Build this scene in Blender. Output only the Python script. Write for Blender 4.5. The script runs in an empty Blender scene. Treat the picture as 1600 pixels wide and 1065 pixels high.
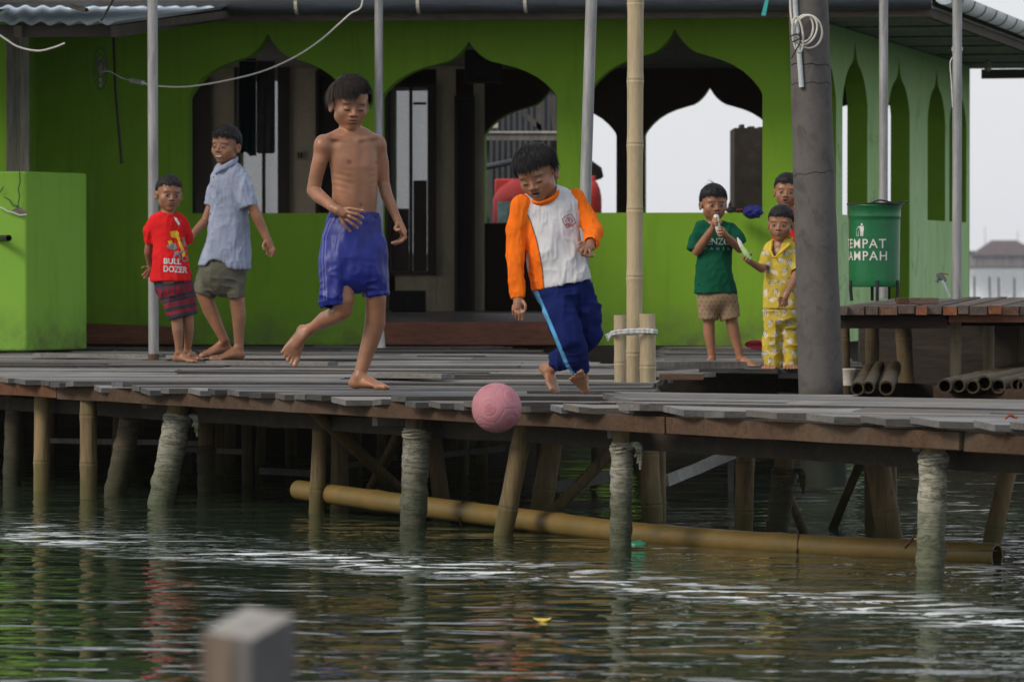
import bpy, bmesh, math, random
import numpy as np
from mathutils import Vector, Matrix
from mathutils.bvhtree import BVHTree

random.seed(7)
scene = bpy.context.scene
COL = scene.collection
F = 6960.0; CZ = 0.56; HY = 412.0; CX = 800.0     # survey of the photo: focal length in photo pixels, eye height, horizon row
WZ = -0.58                                         # water level (the deck is z = 0)
rad = math.radians

def PY(px, py, Y):
    return Vector(((px-CX)*Y/F, Y, CZ-(py-HY)*Y/F))
def PS(px, py, s):
    return PY(px, py, F/s)
def on_z(px, py, z):                               # point of the horizontal plane z seen at a pixel
    return PY(px, py, F*(CZ-z)/(py-HY))
def XS(px, s):
    return (px-CX)/s

# ------------------------------------------------------------------ materials
def nt(name):
    m = bpy.data.materials.new(name); m.use_nodes = True
    t = m.node_tree; b = t.nodes['Principled BSDF']
    return m, t, b
def N(t, kind, **kw):
    n = t.nodes.new(kind)
    for k, v in kw.items():
        if k in n.inputs: n.inputs[k].default_value = v
        else: setattr(n, k, v)
    return n
def coords(t, scale=(1, 1, 1), kind='Object', rot=(0, 0, 0)):
    c = N(t, 'ShaderNodeTexCoord'); m = N(t, 'ShaderNodeMapping')
    m.inputs['Scale'].default_value = scale; m.inputs['Rotation'].default_value = rot
    t.links.new(c.outputs[kind], m.inputs['Vector']); return m.outputs['Vector']
def ramp(t, src, stops):
    r = N(t, 'ShaderNodeValToRGB'); e = r.color_ramp.elements
    while len(e) < len(stops): e.new(0.5)
    for i, (p, c) in enumerate(stops):
        e[i].position = p; e[i].color = (c[0], c[1], c[2], 1) if not isinstance(c, (int, float)) else (c, c, c, 1)
    t.links.new(src, r.inputs['Fac']); return r.outputs['Color']
def mixc(t, a, b, fac=0.5, mode='MIX'):
    m = N(t, 'ShaderNodeMix', data_type='RGBA', blend_type=mode)
    def put(v, i):
        if hasattr(v, 'links') or hasattr(v, 'is_output'): t.links.new(v, m.inputs[i])
        else: m.inputs[i].default_value = (v[0], v[1], v[2], 1)
    put(a, 6); put(b, 7)
    if hasattr(fac, 'is_output'): t.links.new(fac, m.inputs[0])
    else: m.inputs[0].default_value = fac
    return m.outputs[2]
def noise(t, vec, scale, detail=4, rough=0.55, dist=0):
    n = N(t, 'ShaderNodeTexNoise', Scale=scale, Detail=detail, Roughness=rough, Distortion=dist)
    t.links.new(vec, n.inputs['Vector']); return n.outputs['Fac']
def bump(t, b, h, strength=0.3, dist=0.01):
    n = N(t, 'ShaderNodeBump', Strength=strength, Distance=dist)
    t.links.new(h, n.inputs['Height']); t.links.new(n.outputs['Normal'], b.inputs['Normal']); return n

def M(name, col, rough=0.7, var=0.25, scale=6.0, stretch=(1, 1, 1), bmp=0.25, bdist=0.004, col2=None, spec=0.4, metal=0.0, tone=False, dirt=None, fine=60.0, dirtscale=1.3, dirtrange=(0.45, 0.7)):
    m, t, b = nt(name)
    v = coords(t, stretch)
    c1 = tuple(c*(1-var) for c in col); c2 = tuple(min(1, c*(1+var)) for c in col) if col2 is None else col2
    n1 = noise(t, v, scale, 6, 0.62)
    out = ramp(t, n1, [(0.3, c1), (0.7, c2)])
    if dirt is not None:
        n3 = noise(t, v, dirtscale, 5, 0.65, 0.4)
        f = ramp(t, n3, [(dirtrange[0], 0.0), (dirtrange[1], 1.0)])
        out = mixc(t, out, dirt, f)
    n2 = noise(t, v, fine, 4, 0.6)
    f2 = ramp(t, n2, [(0.3, 0.82), (0.75, 1.12)])
    out = mixc(t, out, f2, 0.8, 'MULTIPLY')
    if tone:
        a = N(t, 'ShaderNodeAttribute', attribute_name='tone')
        out = mixc(t, out, a.outputs['Color'], 1.0, 'MULTIPLY')
    t.links.new(out, b.inputs['Base Color'])
    b.inputs['Roughness'].default_value = rough
    b.inputs['Specular IOR Level'].default_value = spec
    b.inputs['Metallic'].default_value = metal
    if bmp: bump(t, b, n2, bmp, bdist)
    return m

def wood(name, col, along='x', rough=0.75, var=0.35, grain=1.0, dirt=None, tone=True, spec=0.3, bmp=0.5, lo=(0.35, 1.1)):
    st = {'x': (0.6, 9, 9), 'y': (9, 0.6, 9), 'z': (9, 9, 0.6)}[along]
    m, t, b = nt(name)
    v = coords(t, st)
    n1 = noise(t, v, 2.2*grain, 7, 0.7, 0.6); n2 = noise(t, v, 9*grain, 6, 0.7)
    v2 = coords(t, (1, 1, 1)); n3 = noise(t, v2, 2.5, 4, 0.6)
    c = ramp(t, n1, [(0.3, tuple(x*(1-var) for x in col)), (0.55, col), (0.75, tuple(min(1, x*(1+var)) for x in col))])
    c = mixc(t, c, ramp(t, n2, [(0.32, lo[0]), (0.5, 0.95), (0.8, lo[1])]), 0.75, 'MULTIPLY')
    c = mixc(t, c, ramp(t, n3, [(0.3, 0.7), (0.7, 1.15)]), 0.7, 'MULTIPLY')
    if dirt is not None:
        c = mixc(t, c, dirt, ramp(t, noise(t, v2, 1.7, 5, 0.7, 0.5), [(0.5, 0.0), (0.72, 0.85)]))
    if tone:
        a = N(t, 'ShaderNodeAttribute', attribute_name='tone')
        c = mixc(t, c, a.outputs['Color'], 1.0, 'MULTIPLY')
    t.links.new(c, b.inputs['Base Color'])
    b.inputs['Roughness'].default_value = rough; b.inputs['Specular IOR Level'].default_value = spec
    bump(t, b, n2, bmp, 0.004)
    return m

def attr_mat(name, rough=0.8, spec=0.3, weave=0.25, sss=0.0, sheen=0.0, scale=220, mottling=0.12, bdist=0.0012):
    """cloth / skin: the object's own colours come with the mesh (dyed panels, prints, lips, brows)"""
    m, t, b = nt(name)
    a = N(t, 'ShaderNodeAttribute', attribute_name='paint')
    v = coords(t)
    c = mixc(t, a.outputs['Color'], ramp(t, noise(t, v, 9, 5, 0.6), [(0.3, 1-mottling), (0.7, 1+mottling*0.6)]), 1.0, 'MULTIPLY')
    t.links.new(c, b.inputs['Base Color'])
    b.inputs['Roughness'].default_value = rough; b.inputs['Specular IOR Level'].default_value = spec
    if sss:
        b.inputs['Subsurface Weight'].default_value = sss
        b.inputs['Subsurface Radius'].default_value = (1.0, 0.35, 0.2); b.inputs['Subsurface Scale'].default_value = 0.012
    if sheen: b.inputs['Sheen Weight'].default_value = sheen
    bump(t, b, noise(t, v, scale, 3, 0.6), weave, bdist)
    return m

# ------------------------------------------------------------------ mesh builder
class MB:
    def __init__(s): s.v = []; s.f = []; s.t = []; s.mi = []; s.sm = []
    def add(s, vs, fs, tone=1.0, mi=0, smooth=False):
        o = len(s.v); s.v.extend([tuple(v) for v in vs])
        for f in fs:
            s.f.append([i+o for i in f]); s.t.append(tone); s.mi.append(mi); s.sm.append(smooth)
    def hexa(s, c, tone=1.0, mi=0):                      # 8 corners: bottom 4 ccw, top 4 ccw
        s.add(c, [(0, 3, 2, 1), (4, 5, 6, 7), (0, 1, 5, 4), (1, 2, 6, 5), (2, 3, 7, 6), (3, 0, 4, 7)], tone, mi)
    def box(s, lo, hi, tone=1.0, mi=0):
        x0, y0, z0 = lo; x1, y1, z1 = hi
        s.hexa([(x0, y0, z0), (x1, y0, z0), (x1, y1, z0), (x0, y1, z0), (x0, y0, z1), (x1, y0, z1), (x1, y1, z1), (x0, y1, z1)], tone, mi)
    def beam(s, a, b, w, h, up=(0, 0, 1), tone=1.0, mi=0, jit=0.0):      # rectangular bar from a to b, centred
        a = Vector(a); b = Vector(b); d = (b-a).normalized(); u = Vector(up)
        r = d.cross(u)
        if r.length < 1e-4: r = d.cross(Vector((1, 0, 0)))
        r.normalize(); u = r.cross(d).normalized()
        n = max(1, int((b-a).length/0.25)) if jit else 1
        rings = []
        for i in range(n+1):
            c = a.lerp(b, i/n)
            j = [Vector((random.uniform(-jit, jit), random.uniform(-jit, jit), random.uniform(-jit, jit))) for _ in range(4)]
            rings.append([c-r*w/2-u*h/2+j[0], c+r*w/2-u*h/2+j[1], c+r*w/2+u*h/2+j[2], c-r*w/2+u*h/2+j[3]])
        vs = [v for rg in rings for v in rg]; fs = [(3, 2, 1, 0), tuple(4*n+k for k in range(4))]
        for i in range(n):
            for k in range(4):
                fs.append((4*i+k, 4*i+(k+1) % 4, 4*i+4+(k+1) % 4, 4*i+4+k))
        s.add(vs, fs, tone, mi)
    def tube(s, pts, radii, n=16, cap=True, tone=1.0, mi=0, smooth=True, rough=0.0, hollow=0.0):
        pts = [Vector(p) for p in pts]
        if not hasattr(radii, '__len__'): radii = [radii]*len(pts)
        vs = []; m = len(pts); ref = None
        for i, p in enumerate(pts):
            d = (pts[min(i+1, m-1)]-pts[max(i-1, 0)]).normalized()
            if ref is None:
                ref = d.orthogonal().normalized()
            else:
                ref = (ref-d*ref.dot(d)).normalized()
            w = d.cross(ref)
            for k in range(n):
                a = 2*math.pi*k/n; r = radii[i]*(1+random.uniform(-rough, rough))
                vs.append(p+(ref*math.cos(a)+w*math.sin(a))*r)
        fs = []
        for i in range(m-1):
            for k in range(n):
                fs.append((i*n+k, i*n+(k+1) % n, (i+1)*n+(k+1) % n, (i+1)*n+k))
        s.add(vs, fs, tone, mi, smooth)
        if cap and not hollow:
            s.add(vs[:n], [tuple(reversed(range(n)))], tone, mi); s.add(vs[-n:], [tuple(range(n))], tone, mi)
        if hollow:
            for e, j in ((0, 0), (-1, m-1)):
                d = (pts[1]-pts[0]).normalized() if e == 0 else (pts[-2]-pts[-1]).normalized()
                ring = vs[j*n:(j+1)*n]; c = pts[j]
                inn = [c+(Vector(v)-c)*hollow for v in ring]; deep = [v+d*radii[j]*4 for v in inn]
                allv = ring+inn+deep
                ff = []
                for k in range(n):
                    q = (k+1) % n
                    ff.append((k, q, n+q, n+k)); ff.append((n+k, n+q, 2*n+q, 2*n+k))
                ff.append(tuple(range(2*n, 3*n)))
                s.add(allv, ff, tone*0.6, mi)
    def lathe(s, base, prof, n=24, axis=(0, 0, 1), tone=1.0, mi=0, smooth=True):     # prof: (r, h)
        base = Vector(base); ax = Vector(axis).normalized(); u = ax.orthogonal().normalized(); w = ax.cross(u)
        vs = []
        for r, h in prof:
            for k in range(n):
                a = 2*math.pi*k/n; vs.append(base+ax*h+(u*math.cos(a)+w*math.sin(a))*max(r, 1e-4))
        fs = []
        for i in range(len(prof)-1):
            for k in range(n): fs.append((i*n+k, i*n+(k+1) % n, (i+1)*n+(k+1) % n, (i+1)*n+k))
        s.add(vs, fs, tone, mi, smooth)
    def sheet(s, grid, tone=1.0, mi=0, smooth=False):         # grid[i][j] of points
        n = len(grid[0]); vs = [p for row in grid for p in row]
        fs = [(i*n+j, i*n+j+1, (i+1)*n+j+1, (i+1)*n+j) for i in range(len(grid)-1) for j in range(n-1)]
        s.add(vs, fs, tone, mi, smooth)
    def build(s, name, mat, parent=None, origin=None, bevel=0.0, label=None):
        mats = mat if isinstance(mat, (list, tuple)) else [mat]
        o0 = Vector(origin) if origin is not None else (Vector(parent['o0']) if parent is not None and 'o0' in parent else Vector((0, 0, 0)))
        me = bpy.data.meshes.new(name)
        me.from_pydata([tuple(Vector(v)-o0) for v in s.v], [], s.f)
        for m_ in mats: me.materials.append(m_)
        me.polygons.foreach_set('material_index', s.mi)
        me.polygons.foreach_set('use_smooth', s.sm)
        at = me.attributes.new('tone', 'FLOAT_COLOR', 'CORNER')
        arr = np.ones((len(me.loops), 4), np.float32)
        ls = np.empty(len(me.polygons), np.int32); lt = np.empty(len(me.polygons), np.int32)
        me.polygons.foreach_get('loop_start', ls); me.polygons.foreach_get('loop_total', lt)
        tn = [x if hasattr(x, '__len__') else (x, x, x) for x in s.t]
        arr[:, :3] = np.repeat(np.array(tn, np.float32), lt, axis=0)
        at.data.foreach_set('color', arr.ravel())
        me.update()
        o = bpy.data.objects.new(name, me); COL.objects.link(o)
        if parent is not None: o.parent = parent
        else: o.location = o0
        o['o0'] = tuple(o0)
        if bevel:
            md = o.modifiers.new('bevel', 'BEVEL'); md.width = bevel; md.segments = 2; md.limit_method = 'ANGLE'
        if label: o['label'] = label
        return o

def tag(o, label, cat, group=None, kind=None):
    o['label'] = label; o['category'] = cat
    if group: o['group'] = group
    if kind: o['kind'] = kind
    return o
def empty(name, loc, label, cat, group=None):
    o = bpy.data.objects.new(name, None); COL.objects.link(o); o.location = loc; o['o0'] = tuple(Vector(loc)); o.empty_display_size = 0.1
    return tag(o, label, cat, group)
def copy_tree(o, loc):
    c = o.copy(); COL.objects.link(c); c.location = loc
    for ch in list(o.children):
        d = ch.copy(); COL.objects.link(d); d.parent = c
    return c
def spline(pts, n=8):                                    # Catmull-Rom through points
    pts = [Vector(p) for p in pts]; out = []
    for i in range(len(pts)-1):
        p0 = pts[max(i-1, 0)]; p1 = pts[i]; p2 = pts[i+1]; p3 = pts[min(i+2, len(pts)-1)]
        for k in range(n):
            t = k/n
            out.append(0.5*((2*p1)+(p2-p0)*t+(2*p0-5*p1+4*p2-p3)*t*t+(3*p1-p0-3*p2+p3)*t**3))
    out.append(pts[-1]); return out
def bamboo(mb, a, b, r0, r1=None, nodes=6, n=14, tone=1.0, bend=0.0, hollow=0.0, seed=0):
    rnd = random.Random(seed); a = Vector(a); b = Vector(b); r1 = r1 if r1 is not None else r0
    side = (b-a).cross(Vector((0, 1, 0.3))).normalized()
    ts = sorted([(i+0.5+rnd.uniform(-.12, .12))/nodes for i in range(nodes)]); L = (b-a).length
    st = [(0.0, 1.0)]
    for t in ts:
        e = 0.012/L
        st += [(t-4*e, 1.0), (t-e, 1.05), (t-e*.3, 1.09), (t, 0.98), (t+e*.3, 1.07), (t+e, 1.03), (t+4*e, 0.99)]
    st.append((1.0, 1.0))
    pts = [a.lerp(b, t)+side*bend*math.sin(t*math.pi) for t, _ in st]
    mb.tube(pts, [(r0+(r1-r0)*t)*k for t, k in st], n=n, tone=tone, hollow=hollow)
# ------------------------------------------------------------------ camera, sky, sun
cd = bpy.data.cameras.new('camera'); cam = bpy.data.objects.new('camera', cd); COL.objects.link(cam)
cd.sensor_width = 36; cd.lens = 36*F/1600; cd.clip_end = 5000; cd.clip_start = 0.1
cam.location = (0, 0, CZ); cam.rotation_euler = (rad(90)-math.atan(120.5/F), 0, 0)
cd.dof.use_dof = True; cd.dof.focus_distance = 20.5; cd.dof.aperture_fstop = 8.0
scene.camera = cam
SUN_EL, SUN_AZ = 36, -124          # sun behind the camera's left shoulder, veiled by haze (azimuth from +Y towards +X)
w = bpy.data.worlds.new('World'); scene.world = w; w.use_nodes = True
t = w.node_tree; bg = t.nodes['Background']
sk = N(t, 'ShaderNodeTexSky', sky_type='NISHITA', sun_disc=False, sun_elevation=rad(SUN_EL), sun_rotation=rad(SUN_AZ), air_density=1.5, dust_density=5.0)
tc = N(t, 'ShaderNodeTexCoord'); sp = N(t, 'ShaderNodeSeparateXYZ'); t.links.new(tc.outputs['Generated'], sp.inputs[0])
veil = ramp(t, sp.outputs['Z'], [(0.0, (.60, .61, .635)), (0.08, (.60, .615, .645)), (0.45, (.48, .51, .56)), (1.0, (.37, .41, .47))])
sc_ = N(t, 'ShaderNodeVectorMath', operation='SCALE'); t.links.new(sk.outputs[0], sc_.inputs[0]); sc_.inputs['Scale'].default_value = 0.06
t.links.new(mixc(t, sc_.outputs[0], veil, 0.85), bg.inputs['Color']); bg.inputs['Strength'].default_value = 1.0
sl = bpy.data.lights.new('sun', 'SUN'); sl.energy = 1.5; sl.angle = rad(18); sl.color = (1.0, 0.88, 0.74)
so = bpy.data.objects.new('sun', sl); COL.objects.link(so)
el, az = rad(SUN_EL), rad(SUN_AZ)
sd = Vector((math.sin(az)*math.cos(el), math.cos(az)*math.cos(el), math.sin(el)))
so.rotation_euler = sd.to_track_quat('Z', 'Y').to_euler()
scene.view_settings.view_transform = 'Standard'; scene.view_settings.look = 'None'
scene.view_settings.exposure = 0.58; scene.view_settings.gamma = 1.0
scene.cycles.use_adaptive_sampling = True; scene.cycles.use_denoising = True
scene.cycles.max_bounces = 8; scene.cycles.diffuse_bounces = 4; scene.cycles.glossy_bounces = 3; scene.cycles.volume_bounces = 0

# ------------------------------------------------------------------ materials
def wallpaint(name, c1, c2, pale, grime):
    m, t, b = nt(name); v = coords(t); vs_ = coords(t, (7, 7, .55)); sz = N(t, 'ShaderNodeSeparateXYZ'); t.links.new(v, sz.inputs[0])
    c = ramp(t, noise(t, v, 1.1, 6, .6, .3), [(0.3, c1), (0.7, c2)])
    c = mixc(t, c, pale, ramp(t, noise(t, v, 2.3, 7, .72, .8), [(0.54, 0.0), (0.70, .30)]))
    c = mixc(t, c, grime, ramp(t, noise(t, vs_, 1.5, 6, .7, .5), [(0.52, 0.0), (0.78, .45)]))
    lo = N(t, 'ShaderNodeMapRange'); t.links.new(sz.outputs['Z'], lo.inputs[0]); lo.inputs[1].default_value = .0; lo.inputs[2].default_value = .30; lo.inputs[3].default_value = 1.0; lo.inputs[4].default_value = 0.0
    k = N(t, 'ShaderNodeMath', operation='MULTIPLY'); t.links.new(lo.outputs[0], k.inputs[0]); t.links.new(ramp(t, noise(t, v, 6, 5, .7), [(0.35, 0.0), (0.7, 1.0)]), k.inputs[1])
    c = mixc(t, c, (.10, .11, .055), k.outputs[0])
    c = mixc(t, c, (.30, .34, .20), ramp(t, noise(t, v, 9, 8, .8, .4), [(0.70, 0.0), (0.74, .6)]))
    t.links.new(c, b.inputs['Base Color']); b.inputs['Roughness'].default_value = .78; b.inputs['Specular IOR Level'].default_value = .3
    bump(t, b, noise(t, v, 26, 6, .7), .25, .004); return m
m_green = wallpaint('green_wall_paint', (.140, .290, .014), (.178, .350, .020), (.23, .39, .055), (.065, .14, .012))
m_block = wallpaint('lime_wall_paint', (.20, .42, .045), (.24, .47, .06), (.30, .50, .12), (.12, .26, .04))
def faded():
    m, t, b = nt('faded_green_paint')
    v = coords(t, (1.4, 1.4, .35)); v2 = coords(t)
    c = ramp(t, noise(t, v, 2.0, 7, .7, .5), [(0.32, (.30, .53, .18)), (0.52, (.41, .62, .28)), (0.75, (.50, .68, .40))])
    c = mixc(t, c, (.19, .36, .10), ramp(t, noise(t, v2, 2.6, 6, .7, 1.2), [(0.56, 0.0), (0.66, .8)]))
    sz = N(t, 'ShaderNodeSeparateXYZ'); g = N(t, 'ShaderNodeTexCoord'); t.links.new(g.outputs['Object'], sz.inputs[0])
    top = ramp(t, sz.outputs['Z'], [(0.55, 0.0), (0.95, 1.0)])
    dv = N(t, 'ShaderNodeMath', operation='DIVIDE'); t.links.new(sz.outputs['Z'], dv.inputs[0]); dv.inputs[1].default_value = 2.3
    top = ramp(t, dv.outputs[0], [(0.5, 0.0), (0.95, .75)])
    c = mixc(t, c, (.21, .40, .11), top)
    t.links.new(c, b.inputs['Base Color']); b.inputs['Roughness'].default_value = .8
    bump(t, b, noise(t, v2, 30), .2, .004); return m
m_faded = faded()
m_inner = M('inner_wall_plaster', (.52, .47, .36), .85, .22, 1.6, (1, 1, .5), .15, dirt=(.30, .27, .20))
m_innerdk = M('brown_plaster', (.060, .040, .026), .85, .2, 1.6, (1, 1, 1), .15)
m_darkwood = M('dark_window_wood', (.035, .025, .018), .5, .3, 4, (6, 6, .6), .2)
m_step = wood('terracotta_step', (.19, .075, .045), 'x', .65, .3)
m_floor = M('interior_tiles', (.22, .19, .18), .35, .2, 3)
m_soffit = wood('grey_soffit_boards', (.30, .30, .28), 'y', .8, .2)
m_fascia = wood('fascia_wood', (.13, .11, .09), 'x', .8, .3)
m_gutter = M('dark_gutter_plastic', (.060, .072, .090), .35, .2, 2, (1, 8, 8), .1, dirt=(.03, .03, .03))
m_wgutter = M('white_gutter_plastic', (.60, .66, .68), .35, .1, 2, (1, 1, 1), .1, dirt=(.35, .38, .38))
m_strap = M('white_strap', (.55, .52, .45), .5, .15, 9, dirt=(.25, .13, .05))
m_roof = M('dark_roof_tile', (.07, .065, .06), .85, .35, 5, bmp=.5)
m_zinc = M('corrugated_zinc', (.74, .82, .88), .45, .06, 1.6, (1, .5, 1), .1, metal=0.0, dirt=(.52, .58, .62), dirtscale=2.2, dirtrange=(.55, .8))
m_galv = M('galvanised_pipe', (.33, .335, .34), .5, .20, 7, (4, 4, .5), .25, .002, metal=0.35, dirt=(.20, .20, .20), dirtscale=4)
m_bamboo = M('pale_bamboo', (.46, .37, .225), .55, .16, 3, (6, 6, .5), .2, .002, dirt=(.27, .22, .15), dirtscale=3, tone=True)
def tidal(name, base, var, stretch, dark, algae, tone=True, bd=.005, hi=-.12, lo=-.34, creases=False):
    m, t, b = nt(name); v = coords(t); vs_ = coords(t, stretch); sz = N(t, 'ShaderNodeSeparateXYZ'); t.links.new(v, sz.inputs[0])
    c = ramp(t, noise(t, vs_, 2.6, 7, .7, .3), [(0.28, tuple(x*(1-var) for x in base)), (0.72, tuple(x*(1+var) for x in base))])
    c = mixc(t, c, dark, ramp(t, noise(t, vs_, 5.5, 7, .75, .6), [(0.50, 0.0), (0.66, .85)]))
    nz_ = noise(t, v, 7, 5, .7); ad = N(t, 'ShaderNodeMath', operation='MULTIPLY_ADD'); t.links.new(nz_, ad.inputs[0]); ad.inputs[1].default_value = .28; t.links.new(sz.outputs['Z'], ad.inputs[2])
    mr = N(t, 'ShaderNodeMapRange'); t.links.new(ad.outputs[0], mr.inputs[0]); mr.inputs[1].default_value = hi; mr.inputs[2].default_value = lo
    c = mixc(t, c, algae, ramp(t, mr.outputs[0], [(0.0, 0.0), (0.6, .75), (1.0, .9)]))
    c = mixc(t, c, (.30, .29, .24), ramp(t, noise(t, v, 60, 3, .8), [(0.68, 0.0), (0.74, .55)]))
    if creases:
        cr_ = noise(t, coords(t, (3, 3, 22), rot=(.28, .1, 0)), 1.6, 5, .7, 1.2); c = mixc(t, c, (.03, .032, .02), ramp(t, cr_, [(0.44, 0.0), (0.485, .85), (0.53, 0.0)]))
    if tone:
        a = N(t, 'ShaderNodeAttribute', attribute_name='tone'); c = mixc(t, c, a.outputs['Color'], 1.0, 'MULTIPLY')
    t.links.new(c, b.inputs['Base Color']); b.inputs['Roughness'].default_value = .75; b.inputs['Specular IOR Level'].default_value = .35
    bump(t, b, noise(t, vs_, 24, 7, .75), .7, bd); return m
m_pile = tidal('pile_bamboo', (.165, .120, .060), .4, (6, 6, .6), (.045, .034, .02), (.075, .068, .022), hi=-.24, lo=-.46)
m_raft = M('wet_bamboo', (.19, .125, .035), .5, .22, 2.2, (.7, 3, 3), .25, .002, dirt=(.12, .10, .035), dirtscale=2.2, tone=True)
m_wrap = tidal('pile_wrapping_cloth', (.30, .295, .24), .3, (2, 2, 5), (.09, .09, .06), (.055, .070, .035), bd=.008, hi=-.12, lo=-.44, creases=True)
m_wrapdk = tidal('brown_wrapping_cloth', (.105, .085, .055), .3, (2, 2, 5), (.04, .035, .025), (.045, .05, .022), bd=.008, hi=-.16, lo=-.42, creases=True)
m_concrete = tidal('pillar_concrete', (.100, .093, .088), .22, (2, 2, 1.4), (.06, .055, .05), (.022, .03, .018), tone=False, bd=.003, hi=.66, lo=.48)
m_plank = wood('weathered_plank', (.205, .200, .195), 'x', .75, .30, 1.0, dirt=(.21, .18, .14), bmp=.6)
m_edge = wood('brown_edge_board', (.082, .050, .029), 'x', .75, .35, 1.0, dirt=(.09, .075, .06))
m_brick = wood('brown_grey_planks', (.115, .096, .084), 'y', .75, .4)
m_greywood = wood('old_grey_timber', (.20, .19, .175), 'z', .85, .3, 1.0, dirt=(.10, .09, .08))
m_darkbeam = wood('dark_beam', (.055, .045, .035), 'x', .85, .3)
m_rope = M('white_rope', (.60, .60, .60), .8, .1, 30)
m_cable = M('white_cable', (.62, .60, .56), .5, .08, 12, dirt=(.45, .42, .36))
m_black = M('black_rubber', (.015, .015, .017), .5, .2, 5)
m_black2 = M('black_cabinet', (.018, .016, .015), .6, .2, 5)

# ------------------------------------------------------------------ water and far shore
def water_mat():
    m, t, b = nt('green_sea_water')
    g = N(t, 'ShaderNodeNewGeometry'); mp = N(t, 'ShaderNodeMapping'); t.links.new(g.outputs['Position'], mp.inputs['Vector'])
    mp.inputs['Scale'].default_value = (1, 1, 1)
    P_ = mp.outputs['Vector']
    def layer(sx, sy, sc, det, dist=0.4, rot=0):
        q = N(t, 'ShaderNodeMapping'); q.inputs['Scale'].default_value = (sx, sy, 1); q.inputs['Rotation'].default_value = (0, 0, rot)
        t.links.new(P_, q.inputs['Vector']); return noise(t, q.outputs['Vector'], sc, det, 0.55, dist)
    big = layer(.55, 1.2, 1.3, 1, .6); mid = layer(.8, 1.3, 3.6, 1.5, .6, .12); fin = layer(1, 1.3, 11, 1, .4, -.1); chop = layer(.9, 1.1, 5.0, 1.5, .5, .3)
    # a wind streak of broader, choppier ripples crosses the water in front of the deck
    s = N(t, 'ShaderNodeSeparateXYZ'); t.links.new(P_, s.inputs[0])
    def lin(ax, ay, c):
        a = N(t, 'ShaderNodeMath', operation='MULTIPLY_ADD'); t.links.new(s.outputs[0], a.inputs[0]); a.inputs[1].default_value = ax; a.inputs[2].default_value = c
        bb = N(t, 'ShaderNodeMath', operation='MULTIPLY_ADD'); t.links.new(s.outputs[1], bb.inputs[0]); bb.inputs[1].default_value = ay; t.links.new(a.outputs[0], bb.inputs[2])
        return bb.outputs[0]
    A = on_z(0, 830, WZ); B = on_z(1600, 962, WZ); d = (B-A).normalized(); nn = Vector((-d.y, d.x))
    if nn.y < 0: nn = -nn
    dist = lin(nn.x, nn.y, -(nn.x*A.x+nn.y*A.y))              # signed distance to the streak, away from the camera
    wob = N(t, 'ShaderNodeMath', operation='MULTIPLY_ADD'); t.links.new(layer(.8, .8, .9, 3), wob.inputs[0]); wob.inputs[1].default_value = 1.1; t.links.new(dist, wob.inputs[2])
    sh = N(t, 'ShaderNodeMath', operation='SUBTRACT'); t.links.new(wob.outputs[0], sh.inputs[0]); sh.inputs[1].default_value = .40
    mr = N(t, 'ShaderNodeMapRange'); t.links.new(sh.outputs[0], mr.inputs[0]); mr.inputs[1].default_value = -.8; mr.inputs[2].default_value = 1.6
    band = ramp(t, mr.outputs[0], [(0.2, 0.0), (0.38, 1.0), (0.52, .8), (0.95, 0.0)])
    far = N(t, 'ShaderNodeMapRange'); t.links.new(s.outputs[1], far.inputs[0]); far.inputs[1].default_value = 40; far.inputs[2].default_value = 120
    rgt = N(t, 'ShaderNodeMapRange'); t.links.new(s.outputs[0], rgt.inputs[0]); rgt.inputs[1].default_value = .9; rgt.inputs[2].default_value = 2.4; rgt.inputs[3].default_value = 0; rgt.inputs[4].default_value = .55
    mx = N(t, 'ShaderNodeMath', operation='MAXIMUM'); t.links.new(band, mx.inputs[0]); t.links.new(far.outputs[0], mx.inputs[1])
    mx2 = N(t, 'ShaderNodeMath', operation='MAXIMUM'); t.links.new(mx.outputs[0], mx2.inputs[0]); t.links.new(rgt.outputs[0], mx2.inputs[1])
    def amp(src, a, k=None):
        o = N(t, 'ShaderNodeMath', operation='MULTIPLY'); t.links.new(src, o.inputs[0]); o.inputs[1].default_value = a
        if k is None: return o.outputs[0]
        o2 = N(t, 'ShaderNodeMath', operation='MULTIPLY'); t.links.new(o.outputs[0], o2.inputs[0]); t.links.new(k, o2.inputs[1]); return o2.outputs[0]
    def addm(a, b_):
        o = N(t, 'ShaderNodeMath', operation='ADD'); t.links.new(a, o.inputs[0]); t.links.new(b_, o.inputs[1]); return o.outputs[0]
    h = addm(addm(amp(big, .030), amp(mid, .0185)), amp(fin, .0016))
    h = addm(h, amp(chop, .045, mx2.outputs[0])); h = addm(h, amp(fin, .0035, mx2.outputs[0]))
    spk = ramp(t, layer(.8, .75, 13, 1.5, .5, .2), [(0.50, 0.0), (0.66, 1.0)])
    h = addm(h, amp(spk, .014, mx2.outputs[0]))
    bump(t, b, h, 1.0, 1.0)
    # white flecks mixed into the colour along the streak
    fk = N(t, 'ShaderNodeMath', operation='MULTIPLY'); t.links.new(ramp(t, layer(.55, .9, 9, 3, .6, .15), [(0.535, 0.0), (0.565, 1.0)]), fk.inputs[0])
    t.links.new(ramp(t, mr.outputs[0], [(0.20, 0.0), (0.34, 1.0), (0.48, .8), (0.64, 0.0)]), fk.inputs[1])
    fk1 = N(t, 'ShaderNodeMath', operation='MULTIPLY'); t.links.new(fk.outputs[0], fk1.inputs[0]); t.links.new(ramp(t, layer(.5, 1.2, 1.1, 3, .6), [(0.36, 0.0), (0.50, 1.0)]), fk1.inputs[1])
    fk3 = N(t, 'ShaderNodeMath', operation='MULTIPLY'); t.links.new(ramp(t, layer(.45, .9, 6, 3, .6, .1), [(0.625, 0.0), (0.65, 1.0)]), fk3.inputs[0]); t.links.new(rgt.outputs[0], fk3.inputs[1])
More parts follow.
